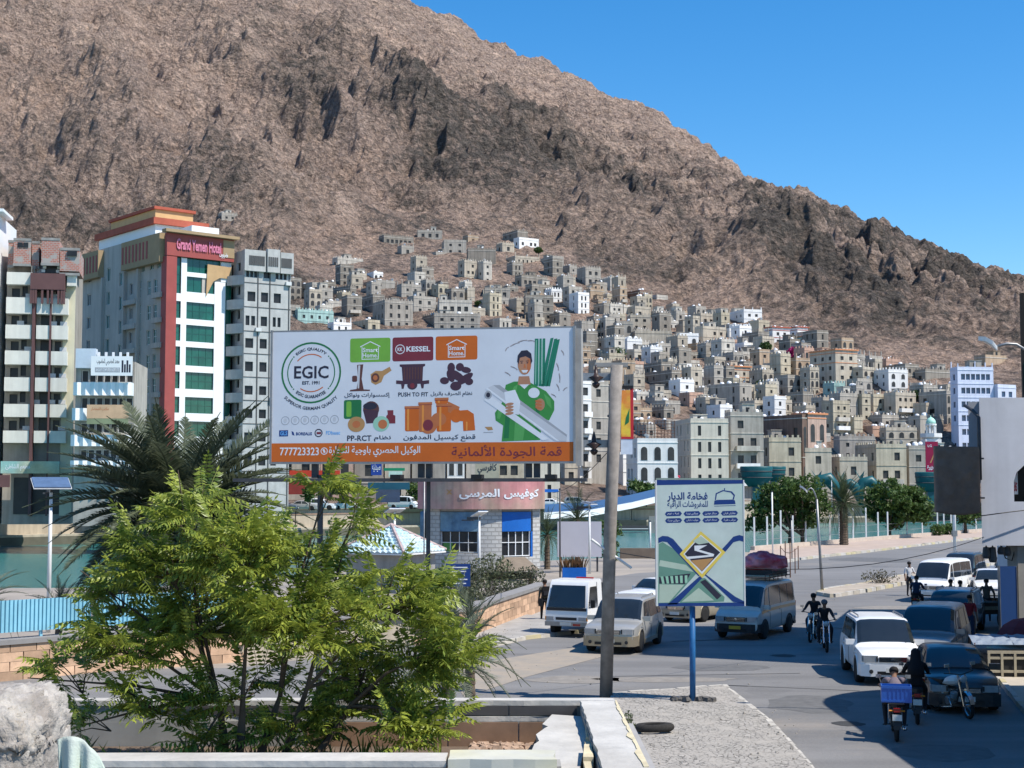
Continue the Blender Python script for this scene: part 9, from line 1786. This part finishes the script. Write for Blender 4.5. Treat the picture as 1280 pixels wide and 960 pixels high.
r = thing('moored_boat', 'dark flat boat moored under the footbridge', 'boat', P(792, 662, 262), R(5)); q = r.location; r.location.z = -2; MB().prism([(-3.4, -.9), (2.8, -.9), (3.6, 0), (2.8, .9), (-3.4, .9)], -.2, .9).build('hull', M['darksteel'], r); MB().box(-2.8, 2.2, -.7, .7, .901, 1.9).build('cabin', mat('boat_cabin', (.05, .06, .05), .7, .2, 1), r); MB().box(-3.4, 2.8, -.95, -.905, .3, .4).build('stripe', M['panelwhite'], r)
# shopfronts of the far street seen under the billboard
def shop(px0, px1, y0, y1, D, col, lab, txt=None, tcol='white', zoff=0):
 a = P(px0, y1, D); b = P(px1, y1, D); z1 = Z(y0, D); r = thing('shop_sign', lab, 'sign', a); w = b.x - a.x; h = z1 - a.z; MB().box(0, w, -.2, 0, 0, h).build('panel', col, r)
 if txt: put_text(txt, ink(tcol, 0), r, w * .1, w * .9, h * .22, h * .8, y=-.22, bold=.02)
S_ = lambda k, c: mat('sign_' + k, c, .6, .12, .8)
shop(362, 425, 588, 596, 226, S_('redorange', (.6, .06, .03)), 'red-orange shop fascia below the pink arches'); shop(350, 394, 600, 618, 226, S_('brickred', (.3, .05, .04)), 'dark red shopfront at the foot of the billboard post', None)
shop(480, 506, 585, 588.5, 229, S_('green', (.01, .25, .12)), 'green shop canopy strip under the billboard'); shop(486, 503, 589, 596, 229, S_('lightgreen', (.55, .7, .6)), 'pale panel inside the green shop canopy'); shop(464, 477, 575, 594, 228, S_('blue', (.02, .06, .3)), 'blue shop sign under the billboard', 'صيدلية')
shop(460, 512, 603, 612, 228, S_('tealdark', (.02, .10, .15)), 'dark teal shop strip left of the cafe'); shop(470, 500, 612, 628, 227, M['bluewin'], 'blue glass shopfront left of the cafe'); shop(594, 624, 575, 598, 226, S_('faded', (.45, .38, .28)), 'beige hoarding above the cafe sign', 'كافرسي', 'dark')
shop(832, 850, 594, 600, 300, S_('pinkred', (.6, .05, .1)), 'small pink-red shop sign left of the furniture sign top', 'مطعم'); shop(975, 981, 584, 592, 318, S_('red2', (.5, .02, .05)), 'little red sign over the promenade trees')
a = P(1157, 590, 330); r = thing('red_banner', 'tall crimson banner with white writing on the grey waterfront building', 'banner', a); zz_ = Z(552, 330) - a.z; MB().box(0, 2.8, -.3, -.1, 0, zz_).build('cloth', S_('crimson', (.28, .01, .05)), r); put_text('LG', ink('white', 0), r, .5, 1.4, zz_ * .82, zz_ * .9, y=-.31); MB().poly([(.9, -.31, zz_ * .3), (1.2, -.31, zz_ * .3), (1.7, -.31, zz_ * .48), (2.2, -.31, zz_ * .3), (2.5, -.31, zz_ * .3), (1.8, -.31, zz_ * .6)]).build('mark', ink('gold', 0), r); put_text('الجزيرة', ink('white', 0), r, .3, 2.5, zz_ * .06, zz_ * .22, y=-.31, bold=.04)
for px, py, D, c_, lab in ((152, 616, 186, 'tarpb', 'bright blue crate on the far quay behind the palm fronds'), (688, 609, 250, 'tarpb', 'blue awning over a kiosk right of the cafe sign')):
 p = P(px, py, D); p.z = GZ + (.0 if px < 200 else 2.6); r = thing('blue_awning', lab, 'awning', p); MB().box(-1.4, 1.4, -.8, .8, 0, 1.1 if px < 200 else .5, taper=.1).build('sheet', M[c_], r); 
 if px > 200:
  for s in (-1.2, 1.2): MB().box(s - .05, s + .05, -.7, -.6, -2.6, 0).build('leg', M['steel'], r)
# litter and small stones on road and pavement
rn = random.Random(12); lt = MB()
for i in range(170):
 px, py = rn.choice([(rn.uniform(560, 760), rn.uniform(812, 860)), (rn.uniform(790, 1000), rn.uniform(880, 955)), (rn.uniform(900, 1280), rn.uniform(700, 860)), (rn.uniform(600, 750), rn.uniform(775, 800))]); p = G(px, py, .13 if py > 880 or (py < 800 and px < 750) else .01); s = rn.uniform(.008, .026); lt.box(-s, s, -s, s, 0, s, Matrix.Translation(p) @ Matrix.Rotation(rn.uniform(0, 3), 4, 'Z'), taper=s * .3)
lt.build('small_stones', mat('stones', (.3, .27, .23), .95, .4, 12), kind='stuff', label='small stones and grit scattered over road and paving')
